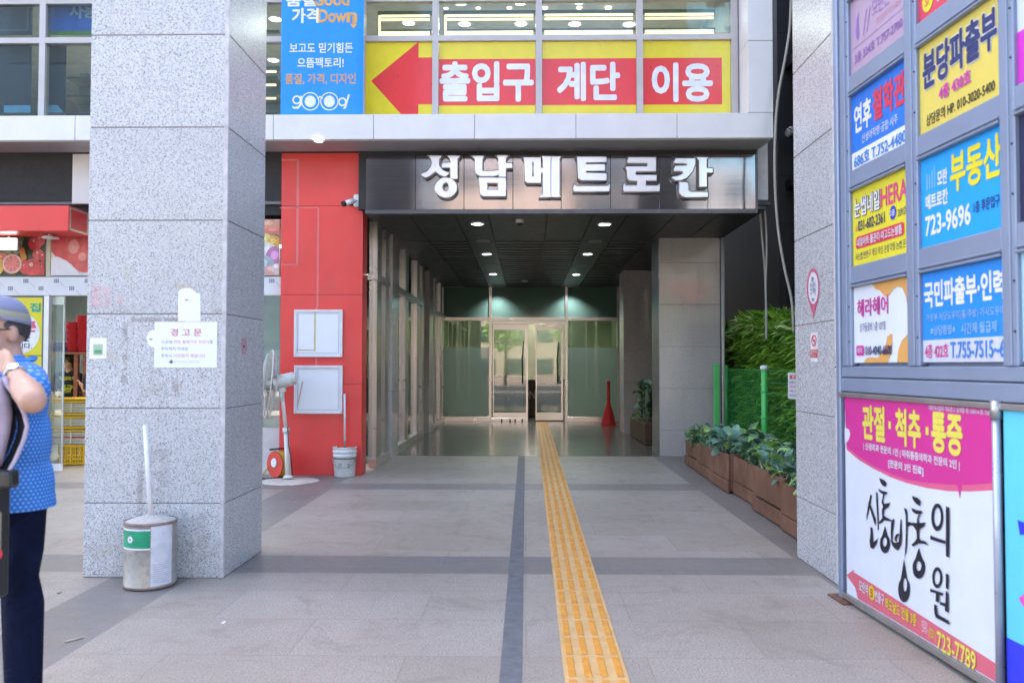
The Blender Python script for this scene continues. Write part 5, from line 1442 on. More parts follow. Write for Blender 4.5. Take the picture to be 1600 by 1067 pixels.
shape(ns, f, [ell(0.5, 0.28, 0.36, 0.20), ell(0.5, 0.28, 0.26, 0.145)], m_bred, 0.001, 'ring'); shape(ns, f, [[(0.28, 0.14), (0.36, 0.12), (0.74, 0.42), (0.66, 0.44)]], m_bred, 0.002, 'slash'); shape(ns, f, [rect(0.30, 0.265, 0.72, 0.30)], m_ink, 0.0015, 'cigarette')
shape(ns, f, [rect(0.0, 0.58, 1, 0.86)], m_bred, 0.001, 'strip'); lettering(ns, f, '금연구역', 0.12, 0.60, 0.88, 0.73, m_bwhite, 0.03, 0.002)
lettering(ns, f, 'NO SMOKING', 0.12, 0.76, 0.88, 0.83, m_bwhite, 0.02, 0.002)

# ------------------------------------------------------------------ planters along the passage side
t_ = NT('corten_wood')
c_ = t_.ramp(t_.noise(3.0, 5, 0.65, t_.pos), [(0.3, (0.13, 0.058, 0.032)), (0.55, (0.20, 0.095, 0.055)), (0.75, (0.27, 0.15, 0.10))])
st_ = t_.noise(1.0, 4, 0.6, t_.comb(t_.math('MULTIPLY', t_.sep(t_.pos)[0], 30), t_.math('MULTIPLY', t_.sep(t_.pos)[1], 30), t_.math('MULTIPLY', t_.sep(t_.pos)[2], 2.0)))
c_ = t_.mix(t_.ramp(st_, [(0.45, 0.0), (0.75, 0.45)]), c_, (0.10, 0.05, 0.035))
m_corten = t_.p(color=c_, rough=0.65)
m_soil = M('soil', (0.05, 0.035, 0.025), 0.95, var=0.3, scale=20)
def leaf_mat(name, c0, c1, c2, rough=0.42, scale=14):
    t = NT(name)
    a = t.noise(scale, 3, 0.6, t.pos)
    c = t.ramp(a, [(0.3, c0), (0.5, c1), (0.72, c2)])
    t.p(color=c, rough=rough)
    tl = t.n('BsdfTranslucent'); t.t.links.new(c, tl.inputs[0])
    mx = t.n('MixShader'); t.set(mx.inputs[0], 0.22)
    t.t.links.new(t.b.outputs[0], mx.inputs[1]); t.t.links.new(tl.outputs[0], mx.inputs[2]); t.t.links.new(mx.outputs[0], t.out.inputs[0])
    return t.m
m_leafd = leaf_mat('leaf_dark', (0.03, 0.08, 0.04), (0.06, 0.15, 0.075), (0.12, 0.24, 0.11))
m_leafb = leaf_mat('leaf_bluegreen', (0.08, 0.18, 0.12), (0.14, 0.28, 0.20), (0.24, 0.40, 0.31), 0.38)
m_leafl = leaf_mat('leaf_light', (0.14, 0.28, 0.05), (0.25, 0.43, 0.10), (0.40, 0.55, 0.22))
m_stemw = M('stem_white', (0.42, 0.46, 0.34), 0.5)
def broad_leaf(bm, base, direc, up, L, W, mi, curl=0.25, n=6):
    d = direc.normalized(); s = d.cross(up)
    if s.length < 1e-3: s = Vector((1, 0, 0))
    s.normalize(); nn = s.cross(d).normalized()
    rows = []
    for i in range(n + 1):
        t = i / n
        c = base + d * (L * t) + nn * (L * (0.18 * math.sin(math.pi * t) - curl * t * t))
        wv = W * (math.sin(math.pi * min(1, t * 0.94 + 0.03)) ** 0.7) * (1 - 0.25 * t)
        rip = 0.10 * W * math.sin(i * 2.3 + base.x * 40)
        rows.append((bm.verts.new(c - s * wv + nn * (wv * 0.28 + rip)), bm.verts.new(c), bm.verts.new(c + s * wv + nn * (wv * 0.28 - rip))))
    for a, b in zip(rows, rows[1:]):
        for j in (0, 1):
            f = bm.faces.new((a[j], a[j + 1], b[j + 1], b[j])); f.material_index = mi; f.smooth = True
def leafy_plant(label, c, n, L, spread, grp, mix=(0.45, 0.35, 0.2), h=0.12, front_bias=0.0):
    t = thing('leafy_plant', label, 'plant', c, grp)
    bm = B(); bs_ = B()
    for k in range(n):
        a = rnd.uniform(0, 2 * math.pi); el = rnd.uniform(-0.25, 1.1)
        o = Vector(c) + Vector((rnd.uniform(-1, 1) * spread[0], rnd.uniform(-1, 1) * spread[1], rnd.uniform(0.0, h)))
        d = Vector((math.cos(a) * math.cos(el), math.sin(a) * math.cos(el), math.sin(el)))
        r = rnd.random(); mi = 0 if r < mix[0] else 1 if r < mix[0] + mix[1] else 2
        l = L * rnd.uniform(0.55, 1.25)
        broad_leaf(bm, o + d * 0.03, d, Vector((0, 0, 1)) + Vector((rnd.uniform(-.4, .4), rnd.uniform(-.4, .4), 0)), l, l * rnd.uniform(0.26, 0.46), mi, rnd.uniform(-0.05, 0.38))
        if k % 3 == 0: tube(bs_, [Vector((o.x, o.y, c[2] - 0.02)), o, o + d * l * 0.6 + Vector((0, 0, 0.004))], [0.008, 0.006, 0.003], 5)
    obj('foliage', bm, [m_leafd, m_leafb, m_leafl], t)
    obj('stem', bs_, m_stemw, t)
    return t
YP_ = [12.45, 11.45, 10.5, 9.55, 8.5, 7.46, 6.7]
XP_ = [2.37, 2.33, 2.30, 2.36, 2.30, 2.26]
ZP_ = [0.36, 0.41, 0.45, 0.43, 0.45, 0.43]
pl_lab = ['rust-brown planter box farthest down the row against the granite column', 'rust-brown planter box second from the granite column', 'rust-brown planter box third from the inner granite column with sound boards',
          'rust-brown planter box fourth from the inner granite column, set slightly back', 'rust-brown planter box with a gap above its loose bottom board', 'rust-brown planter box closest to the street, half behind the granite column']
pn_lab = ['dark curled broad-leaf plant in the planter box by the granite column', 'mixed pale and dark leafy plant in the second planter box', 'big blue-green leafy plant in the third planter box', 'drooping dark leafy plant in the fourth planter box', 'plant with pale white-stemmed leaves above the loose bottom board', 'leafy plant with a light drooping tuft in the planter closest to the street']
for k in range(6):
    y1, y0, x0, h = YP_[k], YP_[k + 1], XP_[k], ZP_[k]
    x1 = x0 + 0.62
    pb_ = thing('planter_box', pl_lab[k], 'planter', ((x0 + x1) / 2, (y0 + y1) / 2, 0), 'planter boxes along the passage')
    zb = 0.15
    bm = B()
    j = 0.012 if k in (0, 4) else 0.004
    nseg = 2
    for s_ in range(nseg):
        ya, yb2 = y0 + (y1 - y0) * s_ / nseg, y0 + (y1 - y0) * (s_ + 1) / nseg
        zt = h + rnd.uniform(-0.006, 0.006)
        box(bm, x0, x0 + 0.03, ya + 0.003, yb2 - 0.003, zb + j, zt, 0, 0.005)
    box(bm, x1 - 0.03, x1, y0, y1, zb, h, 0, 0.005); box(bm, x0 + 0.03, x1 - 0.03, y0 + 0.003, y0 + 0.03, 0.03, h, 0, 0.004); box(bm, x0 + 0.03, x1 - 0.03, y1 - 0.03, y1 - 0.003, 0.03, h, 0, 0.004)
    obj('upper_board', bm, m_corten, pb_)
    bm = B(); off = -0.018 if k in (0, 4) else -0.006
    box(bm, x0 + off, x0 + off + 0.03, y0 + 0.004, y1 - 0.004, 0.015, zb - 0.004, 0, 0.005)
    obj('bottom_board', bm, m_corten, pb_)
    bm = B(); box(bm, x0 + 0.031, x1 - 0.031, y0 + 0.031, y1 - 0.031, 0.03, h - 0.05); obj('soil', bm, m_soil, pb_)
    bm = B(); box(bm, x0 + 0.02, x1 - 0.02, y0 + 0.05, y1 - 0.05, 0.0, 0.03); obj('feet', bm, m_dark, pb_)
    big = 0.21 if k == 2 else 0.155
    leafy_plant(pn_lab[k], (x0 + 0.27, (y0 + y1) / 2, h - 0.05), 150, big, (0.24, (y1 - y0) * 0.46), 'plants in the planter boxes', (0.55, 0.15, 0.30) if k in (0, 3) else (0.25, 0.55, 0.20) if k in (2, 4) else (0.35, 0.30, 0.35), 0.17)
# planter between the two inner columns
pb_ = thing('planter_box', 'small brown planter box between the two inner granite columns', 'planter', (2.5, 16.6, 0))
bm = B(); box(bm, 2.18, 2.75, 15.3, 17.5, 0.01, 0.40, 0, 0.01); obj('box', bm, M('brown_box', (0.09, 0.05, 0.03), 0.6, var=0.3), pb_)
leafy_plant('dark round-leaved bush in the small planter between the two inner granite columns', (2.40, 16.1, 0.42), 170, 0.20, (0.16, 0.5), None, (0.65, 0.10, 0.25), 0.62)

# ------------------------------------------------------------------ bamboo hedge and green fence
hx0, hx1, hy0, hy1, hz = 3.45, 4.05, 9.0, 14.6, 2.08
m_bam = leaf_mat('bamboo_leaf', (0.06, 0.17, 0.010), (0.17, 0.37, 0.030), (0.33, 0.52, 0.09), 0.42, 6)
m_bam2 = leaf_mat('bamboo_leaf_pale', (0.14, 0.32, 0.02), (0.28, 0.50, 0.05), (0.42, 0.60, 0.14), 0.40, 6)
m_bam3 = leaf_mat('bamboo_leaf_deep', (0.02, 0.07, 0.006), (0.05, 0.15, 0.012), (0.10, 0.24, 0.03), 0.42, 6)
hg = thing('bamboo_hedge', 'dense bright green bamboo hedge behind the green mesh fence', 'hedge', ((hx0 + hx1) / 2, (hy0 + hy1) / 2, 0))
bm = B()
def lance(bm, o, d, L, W, mi=0):
    d = d.normalized(); s = d.cross(Vector((0, 0, 1)))
    if s.length < 0.05: s = Vector((0, 1, 0))
    s.normalize(); nn = s.cross(d)
    s = (s + nn * rnd.uniform(-0.7, 0.7)).normalized()
    p = [o, o + d * L * 0.3 + Vector((0, 0, 0.0)), o + d * L * 0.65 - Vector((0, 0, L * 0.06)), o + d * L - Vector((0, 0, L * 0.18))]
    wv = [W * 0.35, W, W * 0.75]
    v = [(bm.verts.new(p[i] - s * wv[i]), bm.verts.new(p[i] + s * wv[i])) for i in range(3)]
    tip = bm.verts.new(p[3])
    for a, b in zip(v, v[1:]):
        f = bm.faces.new((a[0], a[1], b[1], b[0])); f.material_index = mi; f.smooth = True
    f = bm.faces.new((v[2][0], v[2][1], tip)); f.material_index = mi
for k in range(6500):
    y = rnd.uniform(hy0, hy1)
    zt = hz + 0.10 * math.sin(y * 2.1) + 0.07 * math.sin(y * 5.3)
    r = rnd.random()
    if r < 0.62:
        o = Vector((hx0 + abs(rnd.gauss(0, 0.10)), y, zt * (1 - rnd.random() ** 1.25)))
        d = Vector((-rnd.uniform(0.4, 1.2), rnd.uniform(-0.9, 0.7), rnd.uniform(-0.45, 0.75)))
    elif r < 0.85:
        o = Vector((rnd.uniform(hx0, hx1), y, zt - abs(rnd.gauss(0, 0.08))))
        d = Vector((rnd.uniform(-1, 0.5), rnd.uniform(-0.9, 0.6), rnd.uniform(0.0, 1.1)))
    else:
        o = Vector((rnd.uniform(hx0 + 0.05, hx1), y, zt * rnd.random()))
        d = Vector((-rnd.uniform(0.1, 1), rnd.uniform(-1, 1), rnd.uniform(-0.5, 0.5)))
    L = rnd.uniform(0.16, 0.32)
    lance(bm, o, d, L, L * rnd.uniform(0.075, 0.115), 0 if rnd.random() < 0.5 else 1 if rnd.random() < 0.72 else 2)
obj('foliage', bm, [m_bam, m_bam2, m_bam3], hg)
bm = B()
for k in range(46):
    y = hy0 + (hy1 - hy0) * (k + rnd.random()) / 46; x_ = rnd.uniform(hx0 + 0.1, hx1)
    tube(bm, [(x_, y, 0.0), (x_ + rnd.uniform(-.05, .05), y + rnd.uniform(-.05, .05), 1.0), (x_ + rnd.uniform(-.12, .05), y + rnd.uniform(-.12, .1), hz - 0.05)], [0.014, 0.011, 0.005], 5)
obj('stem', bm, M('bamboo_cane', (0.10, 0.13, 0.04), 0.5), hg)
XFN = 3.22
fnc = thing('mesh_fence', 'bright green wire mesh fence with round posts in front of the bamboo', 'fence', (XFN, 11.5, 0))
m_fgreen = M('fence_green', (0.10, 0.56, 0.13), 0.4, var=0.06)
m_fwire = M('fence_wire', (0.06, 0.36, 0.10), 0.45)
zf_ = 1.43
posts = [on_x(1133.5, 600, XFN).y, on_x(1194.5, 600, XFN).y, 9.0]
for k, y in enumerate([posts[0], posts[1], posts[2]]):
    bm = B(); cyl(bm, (XFN, y, 0), (XFN, y, zf_ + 0.02), 0.045, None, 16); sphere(bm, (XFN, y, zf_ + 0.02), (0.045, 0.045, 0.02)); 
    for z in (0.4, 0.75, 1.1): cyl(bm, (XFN, y, z), (XFN, y, z + 0.025), 0.052, None, 16)
    obj('post', bm, m_fgreen, fnc)
bm = B(); cyl(bm, (XFN, posts[1], zf_ - 0.03), (XFN, posts[1], zf_ + 0.03), 0.054, None, 16); obj('clamp', bm, m_board, fnc)
bm = B(); y = 13.2; x_ = ax(1119.5, 600, y); box(bm, x_ - 0.042, x_ + 0.042, y - 0.03, y + 0.03, 0, zf_ + 0.06, 0, 0.006); obj('post', bm, m_fgreen, fnc)
bm = B()
y = posts[2]
while y < posts[0]:
    box(bm, XFN - 0.0015, XFN + 0.0015, y - 0.0015, y + 0.0015, 0.12, zf_ - 0.02); y += 0.09
z = 0.12
while z < zf_:
    box(bm, XFN + 0.003, XFN + 0.008, posts[2], posts[0], z - 0.0025, z + 0.0025); z += 0.16
obj('mesh_panel', bm, m_fwire, fnc)
# netting panel behind the far bay gives a denser green
t_ = NT('green_netting')
tr = t_.n('BsdfTransparent'); df = t_.n('BsdfDiffuse'); t_.set(df.inputs[0], (0.03, 0.27, 0.06))
mxn = t_.n('MixShader'); t_.set(mxn.inputs[0], t_.math('MULTIPLY_ADD', t_.noise(5, 4, 0.6, t_.pos), 0.20, 0.03))
t_.t.links.new(tr.outputs[0], mxn.inputs[1]); t_.t.links.new(df.outputs[0], mxn.inputs[2]); t_.t.links.new(mxn.outputs[0], t_.out.inputs[0])
bm = B(); box(bm, XFN + 0.018, XFN + 0.022, posts[1] + 0.05, posts[0], 0.1, zf_ - 0.01); obj('netting', bm, t_.m, fnc)
# notice tied to the fence
ff = Face((XFN - 0.012, 11.5, 1.4), (0, -1, 0), (0, 0, -1), 1.0, 1.0)
a, b = fpx(ff, 1231, 582), fpx(ff, 1253, 625)
f = Face(ff.p(a[0], a[1]), ff.U, ff.V, b[0] - a[0], b[1] - a[1])
fn_ = thing('fence_notice', 'white notice with a red heading tied to the green mesh fence', 'notice', f.p(0.5, 1))
slab('sheet', f, m_bwhite, fn_, 0.004)
lettering(fn_, f, '경고문', 0.12, 0.08, 0.88, 0.24, m_bred, 0.06, 0.001)
for k, (s, m) in enumerate((('쓰레기 투기', m_ink), ('금지구역입니다', m_pink), ('적발시 과태료', m_pink), ('관리사무소', m_ink))):
    lettering(fn_, f, s, 0.12, 0.32 + 0.165 * k, 0.88, 0.42 + 0.165 * k, m, 0.02, 0.001)

# ------------------------------------------------------------------ loose cables
m_cable = M('cable_cream', (0.32, 0.29, 0.25), 0.5, var=0.1)
def cable(label, pts, r):
    P = [Vector(p) for p in pts]
    out = []
    for i in range(len(P) - 1):
        p0, p1, p2, p3 = P[max(0, i - 1)], P[i], P[i + 1], P[min(len(P) - 1, i + 2)]
        for k in range(6):
            t = k / 6
            out.append(0.5 * ((2 * p1) + (-p0 + p2) * t + (2 * p0 - 5 * p1 + 4 * p2 - p3) * t * t + (-p0 + 3 * p1 - 3 * p2 + p3) * t * t * t))
    out.append(P[-1])
    bm = B(); tube(bm, out, r, 8)
    return tag(obj('hanging_cable', bm, m_cable, None, P[-1]), label, 'cable')
cable('long cream cable hanging from above in front of the black wall', [at(x, y, 10.2) for x, y in ((1237, -60), (1235, 30), (1228, 85), (1216, 150), (1211, 215), (1211, 290), (1216, 360), (1226, 420), (1237, 470), (1240, 520))], 0.017)
cable('cream cable dropping behind the end of the steel fascia to the hedge, the straighter one', [at(x, y, 11.4) for x, y in ((1185, 238), (1186, 300), (1190, 360), (1195, 420), (1197, 480), (1197, 530))], 0.017)
cable('cream cable dropping behind the end of the steel fascia, the more bowed one', [at(x, y, 11.3) for x, y in ((1184, 238), (1190, 290), (1196, 340), (1198, 390), (1196.5, 440), (1197.5, 490), (1198, 530))], 0.014)

# ------------------------------------------------------------------ red stand by the entrance, extinguisher
q = gr(951, 665)
rs = thing('red_stand', 'red bottle-shaped stand with a long thin neck beside the glass entrance', 'stand', (q.x, q.y, 0))
m_rs = M('stand_red', (0.48, 0.018, 0.018), 0.3, var=0.08)
bm = B(); lathe(bm, [(0, 0.006), (0.19, 0.006), (0.195, 0.03), (0.185, 0.06), (0.18, 0.07), (0.15, 0.20), (0.115, 0.34), (0.075, 0.46), (0.052, 0.55), (0.042, 0.62)], (q.x, q.y, 0), 28, sx=0.95); obj('body', bm, m_rs, rs)
bm = B(); lathe(bm, [(0.042, 0.62), (0.05, 0.63), (0.05, 0.67), (0.040, 0.69), (0.040, 1.05), (0.048, 1.06), (0.048, 1.09), (0, 1.10)], (q.x, q.y, 0), 20); obj('neck', bm, m_rs, rs)
bm = B(); box(bm, q.x - 0.19, q.x + 0.19, q.y - 0.2, q.y + 0.12, 0.0, 0.022, 0, 0.01); obj('foot_plate', bm, m_rs, rs)
q = gr(698.5, 654); q.y = YD + 0.35; q.x = ax(699, 650, q.y); q.z = 0
fe = thing('fire_extinguisher', 'red fire extinguisher standing behind the frosted glass near the shop wall', 'extinguisher', (q.x, q.y, 0.004)); 
q = gr(699, 657.5); fe.location = (q.x, q.y, 0.004)
bm = B(); lathe(bm, [(0, 0.004), (0.072, 0.006), (0.075, 0.02), (0.075, 0.26), (0.055, 0.31), (0.02, 0.33), (0.018, 0.36), (0, 0.36)], (q.x, q.y, 0), 20); obj('cylinder_body', bm, m_rs, fe)
bm = B(); box(bm, q.x - 0.012, q.x + 0.06, q.y - 0.012, q.y + 0.012, 0.36, 0.385, 0, 0.004); box(bm, q.x - 0.012, q.x + 0.08, q.y - 0.01, q.y + 0.01, 0.395, 0.41, 0, 0.004); tube(bm, [(q.x - 0.01, q.y, 0.37), (q.x - 0.08, q.y, 0.34), (q.x - 0.09, q.y, 0.15)], 0.009, 6); obj('valve', bm, m_dark, fe)

# ------------------------------------------------------------------ litter
p0, p1 = gr(101, 1004), gr(130, 997)
bm = B(); cyl(bm, p0 + Vector((0, 0, 0.006)), p1 + Vector((0, 0, 0.006)), 0.005, 0.005, 8)
tag(obj('wooden_stick', bm, M('stick_pale', (0.52, 0.44, 0.36), 0.7), None, p0), 'thin pale wooden stick lying on the paving near the can', 'stick')
for k, (px, py, lab, col) in enumerate(((348, 973, 'tiny white scrap of paper on the pale paving', (0.7, 0.7, 0.7)), (92, 927, 'tiny dark scrap on the bluish paving band', (0.12, 0.11, 0.10)), (991, 866, 'dry orange leaf lying by the foot of the sign-side column', (0.45, 0.25, 0.08)))):
    q = gr(px, py); bm = B(); s_ = 0.014
    if k == 2: q = gr(1237, 863)
    vs_ = [bm.verts.new(q + Vector((math.cos(a) * s_ * (1 + 0.3 * math.sin(3 * a)), math.sin(a) * s_ * 1.3, 0.004 + 0.004 * math.sin(2 * a)))) for a in [i * math.pi / 5 for i in range(10)]]
    top = bm.faces.new(vs_); bmesh.ops.solidify(bm, geom=[top], thickness=0.003)
    tag(obj(('paper_scrap', 'dark_scrap', 'dry_leaf')[k], bm, M('scrap', col, 0.8), None, q), lab, 'litter')

# ------------------------------------------------------------------ sign board on the right
P0 = gr(1322, 922, 0.055)
BT0, BT1 = 5.2, 2.6
bdir = Vector((0.063, -1, 0)).normalized()      # toward the street it swings slightly outwards
bx_at = lambda d: 2.338 - 0.063 * d
O3 = Vector((0, 0, 0))
class BoardLine: pass
# board plane through the measured left edge
pL = at(1322, 620, 5.2); 
bface = Face((pL.x, 5.2, 4.2), bdir, (0, 0, -1), 1.0, 1.0)     # 1 m units: u along, v down from z = 4.2
def bp(px, py): return fpx(bface, px, py)
m_bframe = M('board_paint', (0.235, 0.285, 0.39), 0.38, 0.2, 0.06, 2.5, dirt=0.06)
m_bpost = M('board_post', (0.26, 0.31, 0.43), 0.35, 0.3, 0.06, 2.5, dirt=0.08)
m_rust = M('rusty_plate', (0.16, 0.08, 0.05), 0.8, var=0.35, scale=18, bump=0.2)
brd = thing('directory_board', 'tall blue-grey metal sign frame holding rows of shop panels and posters', 'directory board', (pL.x, 5.2, 0))
ub = 3.0      # length of the frame along the board
cols_u = [(bp(1330, 500)[0], bp(1418, 500)[0]), (bp(1437, 500)[0], bp(1567, 500)[0]), (bp(1591, 500)[0], bp(1591, 500)[0] + 0.68)]
rowz = [(1.472 + 0.588 * k, 1.472 + 0.588 * k + 0.458) for k in range(4)]
def barb(bm, u0, u1, z0, z1, n0, n1, bev=0.004):
    t = B(); box(t, u0, u1, -n1, -n0, z0, z1, 0, bev)
    # local x along the board, y = -outward, z up
    Mx = Matrix(((bface.U.x, -bface.N.x, 0, bface.O.x), (bface.U.y, -bface.N.y, 0, bface.O.y), (0, 0, 1, 0), (0, 0, 0, 1)))
    add(bm, t, 0, Mx)
uL = bp(1312, 700)[0]
bm = B(); barb(bm, uL, uL + 0.055, 0.01, 4.4, -0.07, 0.02, 0.008); obj('post', bm, m_bpost, brd)
bm = B(); barb(bm, ub - 0.06, ub, 0.01, 4.4, -0.07, 0.02, 0.008); obj('post', bm, m_bpost, brd)
bm = B(); barb(bm, uL - 0.07, uL + 0.16, 0.0, 0.012, -0.13, 0.06, 0.003); obj('base_plate', bm, m_rust, brd)
bm = B(); barb(bm, uL + 0.056, ub - 0.061, 1.30, 4.35, -0.06, -0.045); barb(bm, uL + 0.056, ub - 0.061, 0.03, 1.30, -0.06, -0.045); obj('backing', bm, m_bframe, brd)
uv = [(uL + 0.056, cols_u[0][0]), (cols_u[0][1], cols_u[1][0]), (cols_u[1][1], cols_u[2][0]), (cols_u[2][1], ub - 0.061)]
for a, b in uv:
    bm = B()
    barb(bm, a, b, 1.45, 4.35, -0.044, 0.004, 0.006)
    barb(bm, a + (b - a) * 0.3, b - (b - a) * 0.3, 1.452, 4.34, -0.02, 0.012, 0.004) if b - a > 0.08 else None
    obj('mullion', bm, m_bframe, brd)
for k in range(4):
    for c_i in range(3):
        a, b = cols_u[c_i]
        z0, z1 = rowz[k]
        bm = B()
        barb(bm, a + 0.001, b - 0.001, z1 + 0.018, z1 + 0.13 - 0.001, -0.044, 0.0005, 0.004)
        barb(bm, a + 0.001, b - 0.001, z1 + 0.001, z1 + 0.014, -0.044, 0.012, 0.003)
        barb(bm, a + 0.001, b - 0.001, z1 + 0.024, z1 + 0.034, 0.001, 0.008, 0.002)
        obj('rail', bm, m_bframe, brd)
bm = B(); barb(bm, uL + 0.056, ub - 0.061, 1.385, 1.449, -0.044, 0.006, 0.004); barb(bm, uL + 0.0, ub - 0.061, 1.295, 1.378, -0.044, 0.010, 0.005); obj('rail', bm, m_bframe, brd)
bm = B(); barb(bm, uL - 0.004, uL + 0.008, 1.440, 1.452, 0.02, 0.026, 0.002); obj('bolt', bm, m_dark, brd)
# lower poster frames
uP0, uP1 = bp(1322.5, 760)[0], bp(1558, 760)[0]
uQ0 = bp(1571, 760)[0]
m_galv = M('galvanised', (0.45, 0.44, 0.43), 0.35, 0.8, 0.12, 8, dirt=0.15)
bm = B(); barb(bm, uL + 0.02, ub - 0.061, 1.262, 1.290, -0.044, 0.022, 0.004); barb(bm, uL + 0.056, ub - 0.061, 0.02, 0.058, -0.044, 0.022, 0.004); obj('rail', bm, m_galv, brd)
bm = B(); uc = (uP1 + uQ0) / 2
t_b = bface.p(uc, 4.2 - 0.06, 0.018); t_t = bface.p(uc, 4.2 - 1.28, 0.018)
cyl(bm, t_b, t_t, 0.018, None, 16); obj('tube_post', bm, M('tube_blue_grey', (0.46, 0.50, 0.58), 0.3, 0.5), brd)
bm = B(); cyl(bm, t_t + Vector((0, 0, -0.06)), t_t + Vector((0, 0, 0.02)), 0.024, None, 16); obj('collar', bm, m_galv, brd)

GP = 'shop panels in the sign frame'
def board_panel(label, c_i, k, mat, name='shop_sign'):
    a, b = cols_u[c_i]; z0, z1 = rowz[k]
    f = Face(bface.p(a, 4.2 - z1, -0.018), bface.U, bface.V, b - a, z1 - z0)
    t = thing(name, label, 'sign panel', f.p(0.5, 1), GP)
    slab('panel', f, mat, t, 0.012)
    bm = B()
    for u, v in ((-0.018, 0.25), (-0.018, 0.72)):
        c = f.p(u, v, 0.024); cyl(bm, c, c + f.N * 0.004, 0.0055, 0.0045, 8)
    obj('screw', bm, m_dark, t)
    return t, f
def ink(name, col): return M(name, col, 0.4, var=0.03)
i_white, i_navy, i_blk = ink('ink_white', (0.72, 0.74, 0.80)), ink('ink_navy', (0.022, 0.030, 0.13)), ink('ink_black', (0.02, 0.02, 0.03))
i_red, i_mag, i_yel, i_blue = ink('ink_red', (0.62, 0.04, 0.08)), ink('ink_magenta', (0.60, 0.03, 0.30)), ink('ink_yellow', (0.72, 0.62, 0.02)), ink('ink_blue', (0.04, 0.22, 0.62))
i_pur = ink('ink_purple', (0.26, 0.12, 0.42))
# column one
t, f = board_panel('faded mauve shop panel with thin purple writing, top of the first column', 0, 3, ink('panel_mauve', (0.42, 0.30, 0.42)))
shape(t, f, [[(0.12, 0.55), (0.10, 0.45), (0.12, 0.30), (0.17, 0.22), (0.16, 0.35), (0.17, 0.52), (0.15, 0.60)]], i_pur, 0.002)
for u in (0.24, 0.31): shape(t, f, [[(u, 0.58), (u + 0.07, 0.28), (u + 0.085, 0.28), (u + 0.015, 0.58)]], i_pur, 0.002)
lettering(t, f, '모란한의원', 0.42, 0.24, 0.94, 0.46, i_pur, 0.0, 0.002); lettering(t, f, '한방진료', 0.48, 0.50, 0.90, 0.58, ink('ink_pale_pink', (0.58, 0.25, 0.35)), 0.0, 0.002)
shape(t, f, [rect(0.06, 0.655, 0.95, 0.662)], i_pur, 0.002); lettering(t, f, '3층 324호 T.757-2700', 0.08, 0.74, 0.93, 0.88, i_pur, 0.02, 0.002)
t, f = board_panel('bright blue shop panel with white and red heading and a white phone strip', 0, 2, ink('panel_blue', (0.015, 0.17, 0.66)))
lettering(t, f, '연후', 0.06, 0.16, 0.38, 0.52, i_white, 0.05, 0.002); lettering(t, f, '철학관', 0.42, 0.12, 0.96, 0.50, i_red, 0.06, 0.002)
lettering(t, f, '신생아작명·궁합·사주', 0.20, 0.58, 0.84, 0.70, i_white, 0.0, 0.002); shape(t, f, [rect(0, 0.77, 1, 1)], i_white, 0.0016, 'strip')
lettering(t, f, '686호 T.752-4480', 0.05, 0.81, 0.97, 0.97, i_blue, 0.03, 0.004)
t, f = board_panel('yellow shop panel with white heading, pink capitals and a red pill-shaped line', 0, 1, ink('panel_lemon', (0.72, 0.64, 0.03)))
lettering(t, f, '눈썹네일', 0.05, 0.12, 0.52, 0.36, i_white, 0.035, 0.002, outline=i_blk, ow=0.045); lettering(t, f, 'HERA', 0.54, 0.12, 0.97, 0.35, ink('ink_rose', (0.66, 0.06, 0.20)), 0.03, 0.002)
lettering(t, f, '☎', 0.05, 0.46, 0.10, 0.54, i_red, 0.0, 0.002); lettering(t, f, '031-602-2361', 0.11, 0.42, 0.60, 0.55, i_navy, 0.03, 0.002)
shape(t, f, [ell(0.74, 0.47, 0.055, 0.085)], ink('ink_royal', (0.03, 0.06, 0.50)), 0.002, 'spot'); lettering(t, f, '2층', 0.70, 0.43, 0.78, 0.51, i_white, 0.02, 0.004); lettering(t, f, '209호', 0.82, 0.44, 0.96, 0.54, i_navy, 0.0, 0.002)
shape(t, f, [rrect(0.06, 0.62, 0.92, 0.78, 0.03, 1.4)], i_red, 0.002, 'pill'); lettering(t, f, '네일아트·풀관리·파고드는발톱', 0.09, 0.645, 0.89, 0.755, i_white, 0.02, 0.004)
lettering(t, f, '속눈썹 반영구 제모 왁싱 손발각질 눈썹 문신', 0.05, 0.83, 0.985, 0.93, i_navy, 0.0, 0.002)
t, f = board_panel('white shop panel with orange cloud shapes and a pink heading, bottom of the first column', 0, 0, ink('panel_white', (0.70, 0.74, 0.80)))
i_or = ink('ink_orange', (0.70, 0.36, 0.10))
shape(t, f, [[(0.36, 0.0), (1, 0.0), (1, 0.40), (0.96, 0.36), (0.93, 0.22), (0.88, 0.12), (0.80, 0.09), (0.72, 0.12), (0.66, 0.18), (0.58, 0.18), (0.50, 0.10), (0.42, 0.07)]], i_or, 0.002, 'cloud')
shape(t, f, [[(1, 0.60), (1, 0.998), (0.78, 0.998), (0.80, 0.85), (0.86, 0.74), (0.94, 0.68)]], i_or, 0.002, 'cloud')
shape(t, f, [[(0.60, 0.76), (0.62, 0.68), (0.68, 0.65), (0.71, 0.66), (0.70, 0.80), (0.66, 0.93), (0.62, 0.998), (0.18, 0.998), (0.24, 0.94), (0.34, 0.93), (0.44, 0.94), (0.52, 0.88)]], i_or, 0.002, 'cloud')
lettering(t, f, '헤라헤어', 0.08, 0.17, 0.64, 0.40, i_mag, 0.02, 0.004); lettering(t, f, '상가동로비 1층 107호', 0.12, 0.48, 0.60, 0.60, i_navy, 0.0, 0.004)
shape(t, f, [rrect(0.05, 0.775, 0.20, 0.905, 0.02, 1.4)], i_mag, 0.004, 'tag'); lettering(t, f, '예약', 0.075, 0.80, 0.175, 0.88, i_white, 0.0, 0.006); lettering(t, f, '010-4040-6600', 0.23, 0.79, 0.70, 0.90, i_navy, 0.03, 0.005)
